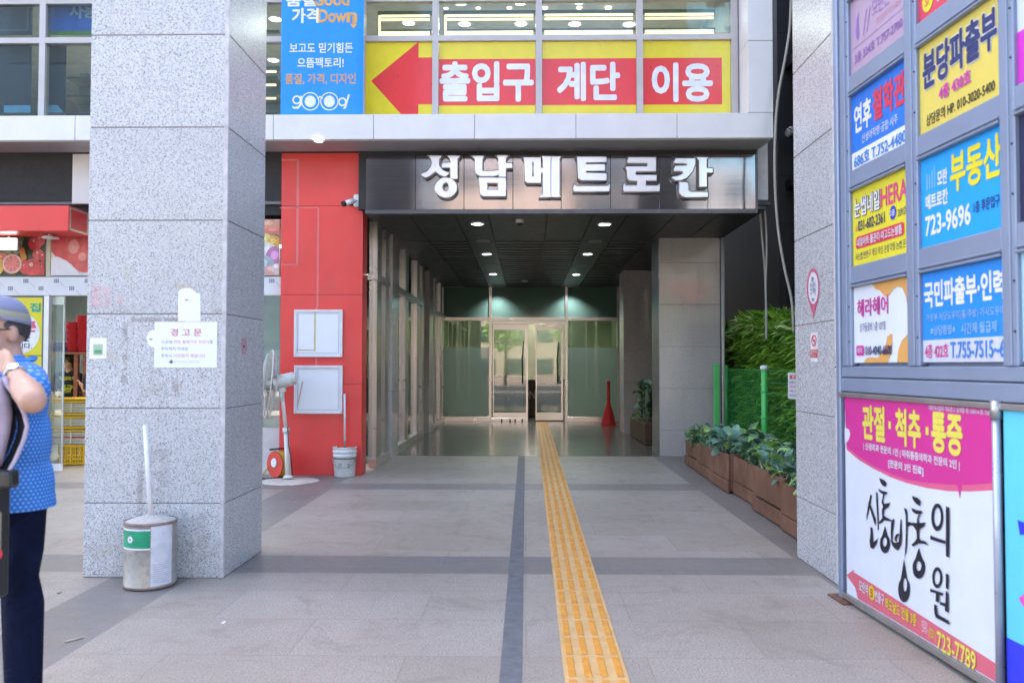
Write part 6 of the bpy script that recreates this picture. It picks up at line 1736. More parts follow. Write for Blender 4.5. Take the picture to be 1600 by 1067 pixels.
# column two
t, f = board_panel('red shop panel with a yellow disc, mostly above the yellow staffing panel', 1, 3, ink('panel_red', (0.62, 0.05, 0.10)))
shape(t, f, [ell(0.13, 0.80, 0.075, 0.13)], i_yel, 0.002, 'spot'); lettering(t, f, 'SF', 0.09, 0.74, 0.17, 0.86, i_red, 0.0, 0.004); lettering(t, f, '압력밥솥', 0.24, 0.66, 0.90, 0.90, i_white, 0.03, 0.002); lettering(t, f, '서비스센터', 0.10, 0.25, 0.90, 0.52, i_white, 0.04, 0.002)
t, f = board_panel('warm yellow shop panel with big navy heading and a mobile number', 1, 2, ink('panel_yellow', (0.66, 0.54, 0.10)))
lettering(t, f, '분당파출부', 0.06, 0.10, 0.95, 0.50, i_navy, 0.055, 0.002, outline=i_white, ow=0.04); lettering(t, f, '4층 430호', 0.27, 0.57, 0.66, 0.72, i_mag, 0.045, 0.002, outline=i_white, ow=0.03); lettering(t, f, '상담문의 HP. 010-3020-5400', 0.09, 0.80, 0.92, 0.93, i_blk, 0.02, 0.002)
t, f = board_panel('sky-blue shop panel with a big yellow heading and white phone number', 1, 1, ink('panel_sky', (0.012, 0.33, 0.80)))
lettering(t, f, '부동산', 0.40, 0.08, 0.97, 0.48, i_yel, 0.05, 0.002)
for (u0, u1, v0) in ((0.08, 0.095, 0.18), (0.115, 0.13, 0.20), (0.15, 0.165, 0.16), (0.185, 0.197, 0.12)): shape(t, f, [rect(u0, v0, u1, 0.36)], ink('logo_blue', (0.22, 0.48, 0.78)), 0.002, 'logo')
lettering(t, f, '모란', 0.23, 0.20, 0.355, 0.36, i_white, 0.05, 0.002); lettering(t, f, '메트로칸', 0.07, 0.42, 0.36, 0.58, i_white, 0.05, 0.002)
lettering(t, f, '723-9696', 0.06, 0.66, 0.63, 0.87, i_white, 0.04, 0.002); lettering(t, f, '1층 후문입구', 0.67, 0.66, 0.95, 0.78, i_navy, 0.02, 0.002)
t, f = board_panel('blue shop panel with white heading and a pale phone strip, bottom of the second column', 1, 0, ink('panel_azure', (0.012, 0.25, 0.76)))
lettering(t, f, '국민파출부·인력', 0.03, 0.11, 0.98, 0.39, i_white, 0.05, 0.002)
i_pb = ink('ink_paleblue', (0.26, 0.48, 0.74))
lettering(t, f, '가정부·식당도우미(홀/주방)·가사도우미', 0.05, 0.46, 0.98, 0.56, i_pb, 0.02, 0.002); lettering(t, f, '※상담환영※', 0.11, 0.60, 0.43, 0.70, i_pb, 0.03, 0.002); lettering(t, f, '시간제·월급제', 0.50, 0.60, 0.90, 0.71, i_pb, 0.03, 0.002)
shape(t, f, [rect(0, 0.755, 1, 1)], ink('strip_lilac', (0.56, 0.58, 0.72)), 0.0016, 'strip'); lettering(t, f, '4층 422호', 0.03, 0.80, 0.34, 0.955, ink('ink_pinkred', (0.60, 0.06, 0.22)), 0.03, 0.004); lettering(t, f, 'T.755-7515~6', 0.37, 0.79, 0.98, 0.955, i_blue, 0.03, 0.004)
# column three, cut by the picture
t, f = board_panel('pale shop panel with a magenta lower half beside the yellow staffing panel', 2, 2, ink('panel_pale', (0.55, 0.62, 0.78)))
shape(t, f, [rect(0, 0.50, 1, 1)], ink('panel_magenta', (0.55, 0.03, 0.46)), 0.002, 'band')
t, f = board_panel('plain dark navy shop panel beside the sky-blue one', 2, 1, ink('panel_navy', (0.02, 0.025, 0.07)))
t, f = board_panel('plain pale icy blue shop panel, bottom of the third column', 2, 0, ink('panel_ice', (0.40, 0.62, 0.76)))
t, f = board_panel('plain pale lilac shop panel, top of the third column', 2, 3, ink('panel_lilac', (0.50, 0.55, 0.74)))

# lower posters
fp_ = Face(bface.p(uP0, 4.2 - 1.262, 0.004), bface.U, bface.V, uP1 - uP0, 1.262 - 0.058)
cp = thing('clinic_poster', 'large white clinic poster with a magenta head, brush-written black letters and red arrow foot', 'poster', fp_.p(0.5, 1))
slab('panel', fp_, ink('poster_white', (0.68, 0.72, 0.80)), cp, 0.02)
m_magenta = ink('poster_magenta', (0.62, 0.035, 0.27)); m_salmon = ink('poster_salmon', (0.70, 0.12, 0.24))
def P_(*pts): return [fpx(fp_, x, y) for x, y in pts]
def Q(ox, oy, s, pts): return [fpx(fp_, ox + x * s, oy + y * s) for x, y in pts]
za = lambda pts: Q(1290, 600, 0.22496, pts)
zb2 = lambda pts: Q(1290, 827, 0.22496, pts)
curve_lo = za([(147, 432), (230, 500), (330, 565), (450, 620), (560, 660), (700, 685), (880, 697), (1000, 697), (1100, 690), (1192, 680)])
curve_lo2 = za([(147, 455), (230, 525), (330, 585), (450, 645), (560, 685), (700, 720), (850, 742), (1000, 745), (1100, 740), (1192, 735)])
shape(cp, fp_, [[(0.0, 0.0), (1.0, 0.0), (1.0, curve_lo2[-1][1])] + [(max(0, min(1, u)), v) for u, v in curve_lo2[::-1]]], m_salmon, 0.001, 'salmon_edge')
shape(cp, fp_, [[(0.0, 0.0), (1.0, 0.0), (1.0, curve_lo[-1][1])] + [(max(0, min(1, u)), v) for u, v in curve_lo[::-1]]], m_magenta, 0.002, 'magenta_head')
shape(cp, fp_, [za([(908, 690), (950, 690), (947, 700), (936, 798), (918, 705)])], m_magenta, 0.0026, 'pointer')
shape(cp, fp_, [[(0, fpx(fp_, 1323, 668)[1])] + za([(165, 315), (175, 345), (165, 385), (145, 410)]) + [(0, fpx(fp_, 1323, 692)[1])]], ink('torn_white', (0.7, 0.72, 0.76)), 0.003, 'torn_patch')
def zrect(pts): return za(pts)
def lett_px(s, quad_pts, mat, bold, lift=0.004, outline=None, ow=0.03):
    us = [p[0] for p in quad_pts]; vs2 = [p[1] for p in quad_pts]
    lettering(cp, fp_, s, min(us), min(vs2), max(us), max(vs2), mat, bold, lift, outline=outline, ow=ow)
i_hyel = ink('head_yellow', (0.76, 0.66, 0.10))
H1 = za([(262, 150), (415, 385)]); H2 = za([(492, 175), (665, 432)]); H3 = za([(742, 215), (955, 490)])
v0h = (za([(340, 155)])[0][1] + za([(850, 215)])[0][1]) / 2; v1h = (za([(340, 375)])[0][1] + za([(850, 490)])[0][1]) / 2
lettering(cp, fp_, '관절', H1[0][0], v0h, H1[1][0], v1h, i_hyel, 0.055, 0.004); lettering(cp, fp_, '척추', H2[0][0], v0h, H2[1][0], v1h, i_hyel, 0.055, 0.004); lettering(cp, fp_, '통증', H3[0][0], v0h, H3[1][0], v1h, i_hyel, 0.055, 0.004)
for X_, Y_ in ((450, 285), (710, 325)):
    c = za([(X_, Y_)])[0]; shape(cp, fp_, [rect(c[0] - 0.009, c[1] - 0.017, c[0] + 0.009, c[1] + 0.017)], i_hyel, 0.004, 'dot')
def line_at(s, p0, p1, hh, mat, bold, lift=0.004):
    a, b = za([p0, p1]); vm = (a[1] + b[1]) / 2
    lettering(cp, fp_, s, a[0], vm - hh, b[0], vm + hh, mat, bold, lift)
line_at('대한의사협회 의료광고 심의필 제 150414-중-70825호', (722, 160), (1190, 205), 0.010, i_white, 0.01)
line_at('| 신경외과 전문의 1인 | 마취통증의학과 전문의 2인 |', (268, 435), (936, 560), 0.020, i_white, 0.03)
line_at('[전문의 3인 진료]', (442, 548), (684, 612), 0.020, i_white, 0.04)
# brush-written name
zc3 = lambda pts: Q(1335, 735, 0.23438, pts)
BRUSH = [
 [(170, 48), (205, 65), (220, 85), (212, 108), (190, 98), (176, 75)],
 [(112, 158), (120, 165), (112, 215), (98, 275), (84, 338), (86, 290), (98, 215)], [(104, 215), (118, 240), (135, 290), (148, 330), (143, 368), (128, 320), (112, 265), (100, 232)],
 [(148, 140), (158, 150), (162, 230), (165, 300), (166, 390), (160, 398), (156, 300), (150, 210)],
 [(165, 118), (190, 135), (222, 142), (225, 158), (196, 158), (170, 140)], [(198, 156), (206, 160), (196, 200), (205, 222), (244, 212), (232, 240), (204, 262), (200, 300), (222, 312), (262, 335), (246, 338), (205, 330), (172, 356), (168, 344), (190, 318), (188, 262), (196, 240), (186, 210)],
 [(112, 375), (124, 380), (130, 440), (132, 480), (164, 448), (150, 490), (130, 520), (112, 512), (106, 470), (112, 420)],
 [(250, 350), (258, 330), (268, 318), (272, 330), (262, 400), (258, 470), (275, 480), (300, 475), (306, 430), (314, 320), (320, 330), (322, 430), (318, 490), (296, 530), (278, 522), (260, 502), (250, 470), (248, 410)],
 [(284, 425), (300, 418), (306, 428), (296, 438), (284, 455), (290, 470), (278, 472), (272, 450)],
 [(336, 245), (352, 255), (358, 270), (360, 340), (384, 345), (400, 350), (384, 362), (360, 372), (358, 450), (352, 540), (340, 582), (346, 500), (350, 400), (348, 300)],
 [(390, 168), (430, 182), (450, 205), (442, 236), (415, 218), (398, 195)],
 [(388, 248), (420, 262), (456, 268), (462, 282), (440, 292), (410, 285), (392, 268)], [(436, 290), (444, 296), (432, 325), (440, 348), (482, 345), (470, 372), (440, 390), (436, 440), (446, 462), (480, 470), (503, 496), (470, 486), (430, 486), (396, 505), (388, 492), (412, 470), (424, 450), (420, 400), (400, 368), (384, 362), (400, 345), (425, 350), (424, 325)],
 [(618, 238), (640, 245), (638, 578), (618, 570)],
 [(515, 428), (535, 440), (616, 468), (616, 488), (590, 482), (514, 458)],
 [(618, 685), (636, 692), (634, 790), (618, 785)], [(514, 785), (540, 795), (600, 815), (600, 832), (574, 830), (570, 878), (550, 870), (552, 815), (514, 808)], [(618, 800), (634, 810), (636, 945), (614, 935), (612, 905), (580, 892), (580, 872), (616, 884)],
 [(540, 888), (556, 895), (562, 955), (640, 1000), (642, 1026), (552, 978), (542, 950)],
]
i_brush = ink('brush_black', (0.012, 0.012, 0.022))
for k, o in enumerate(BRUSH): shape(cp, fp_, [zc3(o)], i_brush, 0.004 + 0.0002 * k, 'brush_letter')
def drop(cx, top, cy, rx, ry, hx, hy, hrx, hry):
    o = [(cx, top)]
    for k in range(17):
        a = R(-60 + 300 * k / 16); o.append((cx + rx * math.cos(a), cy + ry * math.sin(a)))
    o = [(cx, top), (cx + rx * 0.55, cy - ry * 0.8)] + [(cx + rx * math.cos(R(a)), cy + ry * math.sin(R(a))) for a in range(-30, 211, 15)] + [(cx - rx * 0.55, cy - ry * 0.8)]
    shape(cp, fp_, [zc3(o), zc3([(hx + hrx * math.cos(R(a)), hy + hry * math.sin(R(a))) for a in range(0, 360, 20)])], i_brush, 0.004, 'brush_letter')
drop(208, 368, 485, 34, 64, 207, 475, 15, 30); drop(434, 512, 645, 42, 74, 434, 635, 17, 32); drop(335, 588, 790, 39, 86, 342, 760, 13, 44)
shape(cp, fp_, [zc3(ell(557, 310, 40, 92)), zc3(ell(558, 308, 23, 62))], i_brush, 0.004, 'brush_letter'); shape(cp, fp_, [zc3(ell(557, 712, 34, 70)), zc3(ell(557, 712, 19, 46))], i_brush, 0.004, 'brush_letter')
# red arrow foot
lo = [fpx(fp_, x, y) for x, y in ((1323, 898), (1335, 889), (1334, 893), (1553, 1034), (1553, 1066), (1337, 918), (1330, 913))]
shape(cp, fp_, [[(max(0.0, lo[0][0]), lo[0][1]), lo[1], lo[2], (1.0, fpx(fp_, 1556, 1036)[1]), (1.0, 0.995), (lo[5][0] + 0.02, 0.995), lo[5]]], ink('foot_red', (0.66, 0.13, 0.18)), 0.002, 'red_arrow')
def foot(s, x0, x1, y0, y1, mat, b):
    a, b_ = Q(1290, 827, 0.22496, [(x0, y0), (x1, y1)]); vm = (a[1] + b_[1]) / 2
    lettering(cp, fp_, s, a[0], vm - 0.026, b_[0], vm + 0.026, mat, b, 0.005)
foot('모란역', 238, 300, 390, 415, i_white, 0.02); foot('번출구', 350, 412, 455, 490, i_white, 0.02); foot('맥도날드 건물 3층', 422, 638, 500, 640, i_yel, 0.03); foot('진료문의', 676, 712, 660, 690, i_white, 0.0); foot('(031)', 724, 772, 720, 745, i_yel, 0.0)
a, b_ = Q(1290, 827, 0.22496, [(782, 770), (1050, 915)]); lettering(cp, fp_, '723-7789', a[0], (a[1] + b_[1]) / 2 - 0.036, b_[0], (a[1] + b_[1]) / 2 + 0.036, i_hyel, 0.03, 0.005)
c = Q(1290, 827, 0.22496, [(325, 440)])[0]; shape(cp, fp_, [ell(c[0], c[1], 0.024, 0.034)], i_yel, 0.004, 'number_disc'); lettering(cp, fp_, '5', c[0] - 0.009, c[1] - 0.020, c[0] + 0.009, c[1] + 0.020, i_red, 0.04, 0.006)
# cyan poster beside it
fq = Face(bface.p(uQ0, 4.2 - 1.262, 0.004), bface.U, bface.V, ub - 0.07 - uQ0, 1.262 - 0.058)
cq = thing('cyan_poster', 'cyan poster with deep blue and pink shapes beside the white clinic poster', 'poster', fq.p(0.5, 1))
slab('panel', fq, ink('poster_cyan', (0.12, 0.58, 0.80)), cq, 0.02)
zq = lambda pts: [fpx(fq, 1560 + x * 0.4, 640 + y * 0.4) for x, y in pts]
i_deep = ink('poster_deep_blue', (0.03, 0.04, 0.70)); 
e0, e1 = zq([(28, 885)])[0], zq([(100, 920)])[0]
sl = (e1[1] - e0[1]) / (e1[0] - e0[0])
shape(cq, fq, [[(0, e0[1] - sl * e0[0]), (0.42, e0[1] + sl * (0.42 - e0[0]) * 0.8), (1, e0[1] + 0.05), (1, 0.998), (0, 0.998)]], i_deep, 0.002, 'blue_field')
c = zq([(76, 430), (100, 480), (80, 735), (100, 770)])
shape(cq, fq, [[c[0], (c[0][0] + 0.3, c[0][1] + 0.02), (c[0][0] + 0.3, c[0][1] + 0.09), (c[1][0] + 0.02, c[1][1]), (c[0][0] + 0.01, c[0][1] + 0.05)]], i_deep, 0.002, 'blue_stroke')
shape(cq, fq, [[c[2], (c[2][0] + 0.06, c[2][1] - 0.05), (c[2][0] + 0.22, c[2][1] + 0.05), (c[2][0] + 0.10, c[2][1] + 0.10)]], ink('poster_hot_pink', (0.72, 0.08, 0.45)), 0.002, 'pink_shape')

# ------------------------------------------------------------------ people
def blob(name, parts, voxel, mats, parent=None, loc=None, smooth=3):
    """One continuous skin from overlapping tapered limbs and ellipsoids."""
    bm = B()
    for p in parts:
        if p[0] == 'c':
            _, a, ra, b, rb = p
            a, b = Vector(a), Vector(b)
            sphere(bm, a, ra, 0, 16, 10); sphere(bm, b, rb, 0, 16, 10); cyl(bm, a, b, ra, rb, 16)
        else:
            _, c, r, rot = p
            sphere(bm, c, r, 0, 20, 14, rot)
    me = bpy.data.meshes.new('blob'); bm.to_mesh(me); bm.free()
    ob = bpy.data.objects.new('blob', me); COL.objects.link(ob)
    md = ob.modifiers.new('r', 'REMESH'); md.mode = 'VOXEL'; md.voxel_size = voxel
    dg = bpy.context.evaluated_depsgraph_get()
    m2 = bpy.data.meshes.new_from_object(ob.evaluated_get(dg))
    bpy.data.objects.remove(ob); bpy.data.meshes.remove(me)
    bm = B(); bm.from_mesh(m2); bpy.data.meshes.remove(m2)
    for _ in range(smooth): bmesh.ops.smooth_vert(bm, verts=bm.verts[:], factor=0.5, use_axis_x=True, use_axis_y=True, use_axis_z=True)
    for f in bm.faces: f.smooth = True
    return obj(name, bm, mats, parent, loc)
def axes(F):
    F = Vector(F).normalized(); L = Vector((0, 0, 1)).cross(F).normalized()
    return F, L, Matrix((F, L, F.cross(L))).transposed()
def head_parts(c, F, s=1.0):
    F, L, Rm = axes(F); U = Rm.col[2]
    P = lambda f, l, u: Vector(c) + (F * f + L * l + U * u) * s
    e = [('e', P(-0.012, 0, 0.030), (0.096 * s, 0.076 * s, 0.088 * s), Rm), ('e', P(0.026, 0, -0.035), (0.066 * s, 0.058 * s, 0.078 * s), Rm), ('e', P(0.052, 0, -0.085), (0.026 * s, 0.030 * s, 0.022 * s), Rm),
         ('c', P(0.085, 0, 0.012), 0.010 * s, P(0.100, 0, -0.022), 0.014 * s), ('e', P(0.088, 0, -0.058), (0.012 * s, 0.024 * s, 0.010 * s), Rm)]
    for k in (-1, 1):
        e += [('e', P(-0.012, k * 0.078, -0.004), (0.021 * s, 0.013 * s, 0.035 * s), Rm), ('e', P(0.068, k * 0.030, -0.028), (0.022 * s, 0.022 * s, 0.02 * s), Rm)]
    return e, P, Rm
def hand_parts(wr, d, across, nrm, s=1.0, curl=0.9):
    """Palm, four fingers of unequal length bent at two knuckles, thumb from the side of the palm."""
    d = Vector(d).normalized(); a = Vector(across).normalized(); n = Vector(nrm).normalized()
    e = [('c', Vector(wr), 0.027 * s, Vector(wr) + d * 0.03 * s, 0.030 * s)]
    for k, (ln, off) in enumerate(((0.068, -0.030), (0.076, -0.010), (0.070, 0.010), (0.054, 0.029))):
        b = Vector(wr) + d * 0.092 * s + a * off * s
        e.append(('c', Vector(wr) + d * 0.02 * s + a * off * 0.6 * s, 0.016 * s, b, 0.0115 * s))
        d1 = (d * math.cos(curl * 0.6) + n * math.sin(curl * 0.6)); d2 = (d * math.cos(curl * 1.5) + n * math.sin(curl * 1.5)); d3 = (d * math.cos(curl * 2.1) + n * math.sin(curl * 2.1))
        p1 = b + d1 * ln * 0.5 * s; p2 = p1 + d2 * ln * 0.32 * s; p3 = p2 + d3 * ln * 0.24 * s
        e += [('c', b, 0.0110 * s, p1, 0.0098 * s), ('c', p1, 0.0098 * s, p2, 0.0090 * s), ('c', p2, 0.0090 * s, p3, 0.0078 * s)]
    t0 = Vector(wr) + d * 0.03 * s - a * 0.028 * s
    t1 = t0 + (d * 0.6 - a * 0.75 + n * 0.3).normalized() * 0.042 * s; t2 = t1 + (d * 0.85 - a * 0.25 + n * 0.5).normalized() * 0.034 * s
    e += [('c', t0, 0.016 * s, t1, 0.0125 * s), ('c', t1, 0.0125 * s, t2, 0.0095 * s)]
    return e
def skin_mat(name, col):
    t = NT(name)
    c = t.ramp(t.noise(30, 4, 0.6), [(0.3, tuple(x * 0.86 for x in col)), (0.7, col)])
    t.p(color=c, rough=0.5)
    t.b.inputs['Subsurface Weight'].default_value = 0.08
    t.b.inputs['Subsurface Radius'].default_value = (0.012, 0.005, 0.003)
    return t.m
m_skin_m = skin_mat('skin_tan', (0.50, 0.285, 0.205))
m_skin_w = skin_mat('skin_light', (0.52, 0.33, 0.25))
m_hair = M('hair_black', (0.012, 0.011, 0.011), 0.45, var=0.3, scale=60)
m_hairg = M('hair_grey', (0.035, 0.032, 0.032), 0.6, var=0.5, scale=80)
m_eyew, m_eyeb = M('eye_white', (0.7, 0.68, 0.66), 0.2), M('eye_dark', (0.015, 0.01, 0.01), 0.1)
m_lip = M('lips', (0.40, 0.14, 0.12), 0.5)

# ---- the man with the cap, cut by the picture edge
D = 3.40
FM = Vector((-0.80, -0.60, 0)); F_, L_, RM_ = axes(FM)
Hc = at(2, 522, D)
man = thing('person', 'man in a blue dotted polo and striped cap raising his hand to his face', 'person', (at(22, 790, D).x, D, 0))
FHD = Vector((-0.56, -0.83, 0)); FH_, LH_, _r = axes(FHD)
hp, PM, RMh = head_parts(Hc, FHD, 1.0)
TC = lambda py: at(22, py, D)
S_ = TC(598) + L_ * 0.175; S_.z = 1.385
E_ = at(51, 626, 2.93); W_ = at(23, 584, 3.10); K_ = (Hc + F_ * 0.10 + L_ * 0.03 - W_).normalized()
S_.y = 3.31
S2 = TC(598) - L_ * 0.175; S2.z = 1.385
E2 = S2 - L_ * 0.16 + F_ * 0.18 - Vector((0, 0, 0.14)); W2 = Hc + F_ * 0.20 - L_ * 0.06 - Vector((0, 0, 0.10))
neck0 = TC(588); neck0.z = 1.40
hip = TC(790)
legs = []
for (hx, kx, ax_, dd, ypk) in ((42, 33, 36, 3.37, 905), (36, 28, 34, 3.50, 905)):
    h_ = at(hx, 800, dd); k_ = at(kx, ypk, dd); a_ = at(ax_, 1120, dd); a_.z = 0.09
    legs.append((h_, k_, a_))
parts = hp + [('c', Hc - Vector((0, 0, 0.07)) - F_ * 0.02, 0.056, neck0, 0.062)]
parts += [('e', TC(640), (0.115, 0.165, 0.20), RM_), ('e', TC(740), (0.125, 0.155, 0.18), RM_)]
parts += [('c', S_, 0.055, E_, 0.046), ('c', E_, 0.046, E_ + (W_ - E_) * 0.35, 0.050), ('c', E_ + (W_ - E_) * 0.35, 0.050, W_, 0.030)]
parts += [('c', S2, 0.055, E2, 0.044), ('c', E2, 0.044, W2, 0.028)]
parts += hand_parts(W_, K_, (Vector((0, 0, 1)) * 0.8 + L_ * -0.2).normalized() * -1, (F_ * 0.3 - L_ * 1.0).normalized(), 1.08, 0.75)
parts += hand_parts(W2, (Vector((0, 0, 0.6)) + L_ * 0.6), F_, L_, 1.0, 0.8)
for h_, k_, a_ in legs: parts += [('c', h_, 0.07, k_, 0.05), ('c', k_, 0.05, a_, 0.038), ('c', a_ - Vector((0, 0, 0.03)), 0.04, a_ + F_ * 0.15 - Vector((0, 0, 0.055)), 0.03)]
blob('body', parts, 0.0065, m_skin_m, man)
# dotted polo shirt
t_ = NT('polo_dots')
xs = t_.sep(t_.pos)
cu_, cv_ = (TC(700).x, TC(700).y)
ang = t_.math('ARCTAN2', t_.math('SUBTRACT', xs[1], cv_), t_.math('SUBTRACT', xs[0], cu_))
uu_ = t_.math('MULTIPLY', ang, 0.16 / 0.0175)
vv_2 = t_.math('DIVIDE', xs[2], 0.0150)
row = t_.math('FLOOR', vv_2)
sh_ = t_.math('ADD', uu_, t_.math('MULTIPLY', t_.math('MODULO', row, 2.0), 0.5))
du = t_.math('SUBTRACT', t_.math('FRACT', sh_), 0.5); dv = t_.math('SUBTRACT', t_.math('FRACT', vv_2), 0.5)
rr_ = t_.math('ADD', t_.math('MULTIPLY', du, du), t_.math('MULTIPLY', dv, dv))
dot = t_.ramp(rr_, [(0.045, 1.0), (0.085, 0.0)])
m_polo = t_.p(color=t_.mix(dot, t_.ramp(t_.noise(12, 3), [(0.3, (0.012, 0.13, 0.46)), (0.7, (0.018, 0.17, 0.56))]), (0.20, 0.40, 0.70)), rough=0.7)
t_.bump(t_.noise(5, 4, 0.6, None, 1.0), 0.8, 0.03)
A1 = S_ + (E_ - S_) * 0.45
A2 = S2 + (E2 - S2) * 0.6
hemz = az(40, 791, D)
parts = [('e', TC(625) + Vector((0, 0, 0.0)), (0.128, 0.185, 0.17), RM_), ('e', TC(690), (0.140, 0.172, 0.22), RM_), ('e', TC(760), (0.150, 0.175, 0.20), RM_)]
parts += [('c', neck0 + L_ * 0.05, 0.060, S_ + Vector((0, 0, 0.01)), 0.072), ('c', neck0 - L_ * 0.05, 0.060, S2, 0.072), ('c', S_, 0.080, A1, 0.076), ('c', S2, 0.078, A2, 0.075), ('c', neck0 + Vector((0, 0, 0.0)), 0.070, neck0 + Vector((0, 0, 0.035)), 0.066)]
for q_ in range(10):
    yy = 800 - q_ * 0; 
parts += [('e', TC(792) , (0.155, 0.180, 0.20), RM_)]
sh_o = blob('polo_shirt', parts, 0.009, m_polo, man, smooth=2)
# cut the hem straight
bmh = B(); bmh.from_mesh(sh_o.data)
zl = hemz - wloc(man).z
bmesh.ops.bisect_plane(bmh, geom=bmh.verts[:] + bmh.edges[:] + bmh.faces[:], plane_co=(0, 0, zl), plane_no=(0, 0, -1), clear_outer=True)
for f in bmh.faces: f.smooth = True
bmh.to_mesh(sh_o.data); bmh.free()
# sleeve hem and collar
bm = B(); dS = (E_ - S_).normalized()
u_, v_ = frame_of(dS)
tube(bm, [A1 + dS * 0.070 + (u_ * math.cos(k * math.pi / 12) + v_ * math.sin(k * math.pi / 12)) * 0.050 for k in range(25)], 0.009, 6, 0, False)
cn_ = neck0 + Vector((0, 0, 0.055)) - F_ * 0.012
tube(bm, [cn_ + (F_ * math.cos(k * math.pi / 12) * 0.060 + L_ * math.sin(k * math.pi / 12) * 0.060) + Vector((0, 0, -0.025 * math.cos(k * math.pi / 12))) for k in range(25)], 0.0125, 8, 0, False)
obj('collar', bm, m_polo, man)
# trousers
t_ = NT('trousers_navy'); fold = t_.noise(6, 4, 0.6, t_.pos, 1.2)
m_trou = t_.p(color=t_.ramp(fold, [(0.3, (0.0025, 0.004, 0.016)), (0.7, (0.006, 0.010, 0.034))]), rough=0.85, spec=0.12); t_.bump(fold, 0.9, 0.03)
parts = [('e', TC(792), (0.112, 0.14, 0.10), RM_)]
for h_, k_, a_ in legs:
    mid = h_ + (k_ - h_) * 0.55
    parts += [('c', h_ + Vector((0, 0, 0.03)), 0.074, mid, 0.074), ('c', mid, 0.074, k_, 0.062), ('c', k_, 0.066, k_ - Vector((0, 0, 0.10)) - F_ * 0.012, 0.074), ('c', k_ - Vector((0, 0, 0.10)) - F_ * 0.012, 0.074, a_ + Vector((0, 0, 0.03)), 0.068)]
blob('trousers', parts, 0.009, m_trou, man, smooth=2)
for h_, k_, a_ in legs:
    f0 = Vector((a_.x, a_.y, 0.035))
    blob('shoe', [('c', f0 - F_ * 0.05, 0.036, f0 + F_ * 0.06, 0.038), ('c', f0 + F_ * 0.06, 0.038, f0 + F_ * 0.17 - Vector((0, 0, 0.006)), 0.028)], 0.008, M('shoe_black', (0.02, 0.02, 0.02), 0.35), man)
# hair round the back, cap with stripes and peak, glasses, watch
parts = [('e', PM(-0.016, 0, 0.022), (0.096, 0.0795, 0.085), RMh)]
hr = blob('hair', parts, 0.006, m_hairg, man, smooth=1)
bmh = B(); bmh.from_mesh(hr.data); pc = PM(0.022, 0, 0) - wloc(man)
bmesh.ops.bisect_plane(bmh, geom=bmh.verts[:] + bmh.edges[:] + bmh.faces[:], plane_co=pc, plane_no=FH_ + Vector((0, 0, 0.0)), clear_outer=True)
bmesh.ops.bisect_plane(bmh, geom=bmh.verts[:] + bmh.edges[:] + bmh.faces[:], plane_co=PM(0, 0, 0.016) - wloc(man), plane_no=Vector((0, 0, -1)) + FH_ * 0.45, clear_outer=True)
bmh.to_mesh(hr.data); bmh.free()
t_ = NT('cap_cloth'); zz_ = t_.math('SUBTRACT', t_.math('MULTIPLY_ADD', t_.math('SUBTRACT', t_.sep(t_.pos)[0], Hc.x), 0.20, t_.sep(t_.pos)[2]), PM(0, 0, 0.045).z)
m_cap = t_.p(color=t_.ramp(t_.math('MULTIPLY', zz_, 8.0), [(0.0, (0.46, 0.49, 0.68)), (0.26, (0.48, 0.50, 0.68)), (0.30, (0.50, 0.50, 0.40)), (0.46, (0.58, 0.57, 0.42)), (0.50, (0.34, 0.37, 0.46)), (0.58, (0.36, 0.38, 0.52)), (0.64, (0.42, 0.44, 0.64))]), rough=0.8)
cpz = PM(0, 0, 0.076)
bm = B()
rings_ = []
for i in range(9):
    ph = i / 8 * math.pi / 2
    rr1, rr2, zz1 = 0.105 * math.cos(ph) ** 0.7, 0.087 * math.cos(ph) ** 0.7, -0.026 + 0.108 * math.sin(ph)
    rings_.append([bm.verts.new(cpz + FH_ * (rr1 * math.cos(2 * math.pi * k / 28) - 0.008) + LH_ * rr2 * math.sin(2 * math.pi * k / 28) + Vector((0, 0, zz1 - 0.018 * math.cos(2 * math.pi * k / 28 + math.pi) * math.cos(ph)))) for k in range(28)] if rr1 > 1e-4 else [bm.verts.new(cpz - FH_ * 0.008 + Vector((0, 0, zz1)))])
for a, b in zip(rings_, rings_[1:]):
    for k in range(28):
        j = (k + 1) % 28
        f = bm.faces.new((a[k], a[j], b[j], b[k]) if len(b) > 1 else (a[k], a[j], b[0])); f.smooth = True
bmesh.ops.solidify(bm, geom=bm.faces[:], thickness=0.004)
cap_o = obj('cap', bm, m_cap, man)
bm = B(); pts0, pts1 = [], []
for k in range(13):
    a = -1.15 + 2.3 * k / 12
    pts0.append(bm.verts.new(cpz + FH_ * (0.100 * math.cos(a)) + LH_ * (0.092 * math.sin(a)) + Vector((0, 0, -0.028))))
    pts1.append(bm.verts.new(cpz + FH_ * (0.100 * math.cos(a) + 0.075 * math.cos(a * 0.9)) + LH_ * (0.092 * math.sin(a)) + Vector((0, 0, -0.050 - 0.012 * math.sin(a) ** 2))))
for k in range(12):
    f = bm.faces.new((pts0[k], pts1[k], pts1[k + 1], pts0[k + 1])); f.smooth = True
bmesh.ops.solidify(bm, geom=bm.faces[:], thickness=0.006)
obj('peak', bm, m_cap, cap_o)
bm = B()
for k in (-1, 1):
    tube(bm, [PM(0.095, k * 0.035 + 0.024 * math.cos(q), 0.010 + 0.018 * math.sin(q)) for q in [i * math.pi / 8 for i in range(17)]], 0.0022, 5, 0, False)
    tube(bm, [PM(0.09, k * 0.060, 0.014), PM(0.0, k * 0.082, 0.018), PM(-0.022, k * 0.085, 0.002)], 0.0028, 5)
tube(bm, [PM(0.098, -0.011, 0.014), PM(0.098, 0.011, 0.014)], 0.002, 5)
obj('glasses', bm, m_dark, man)
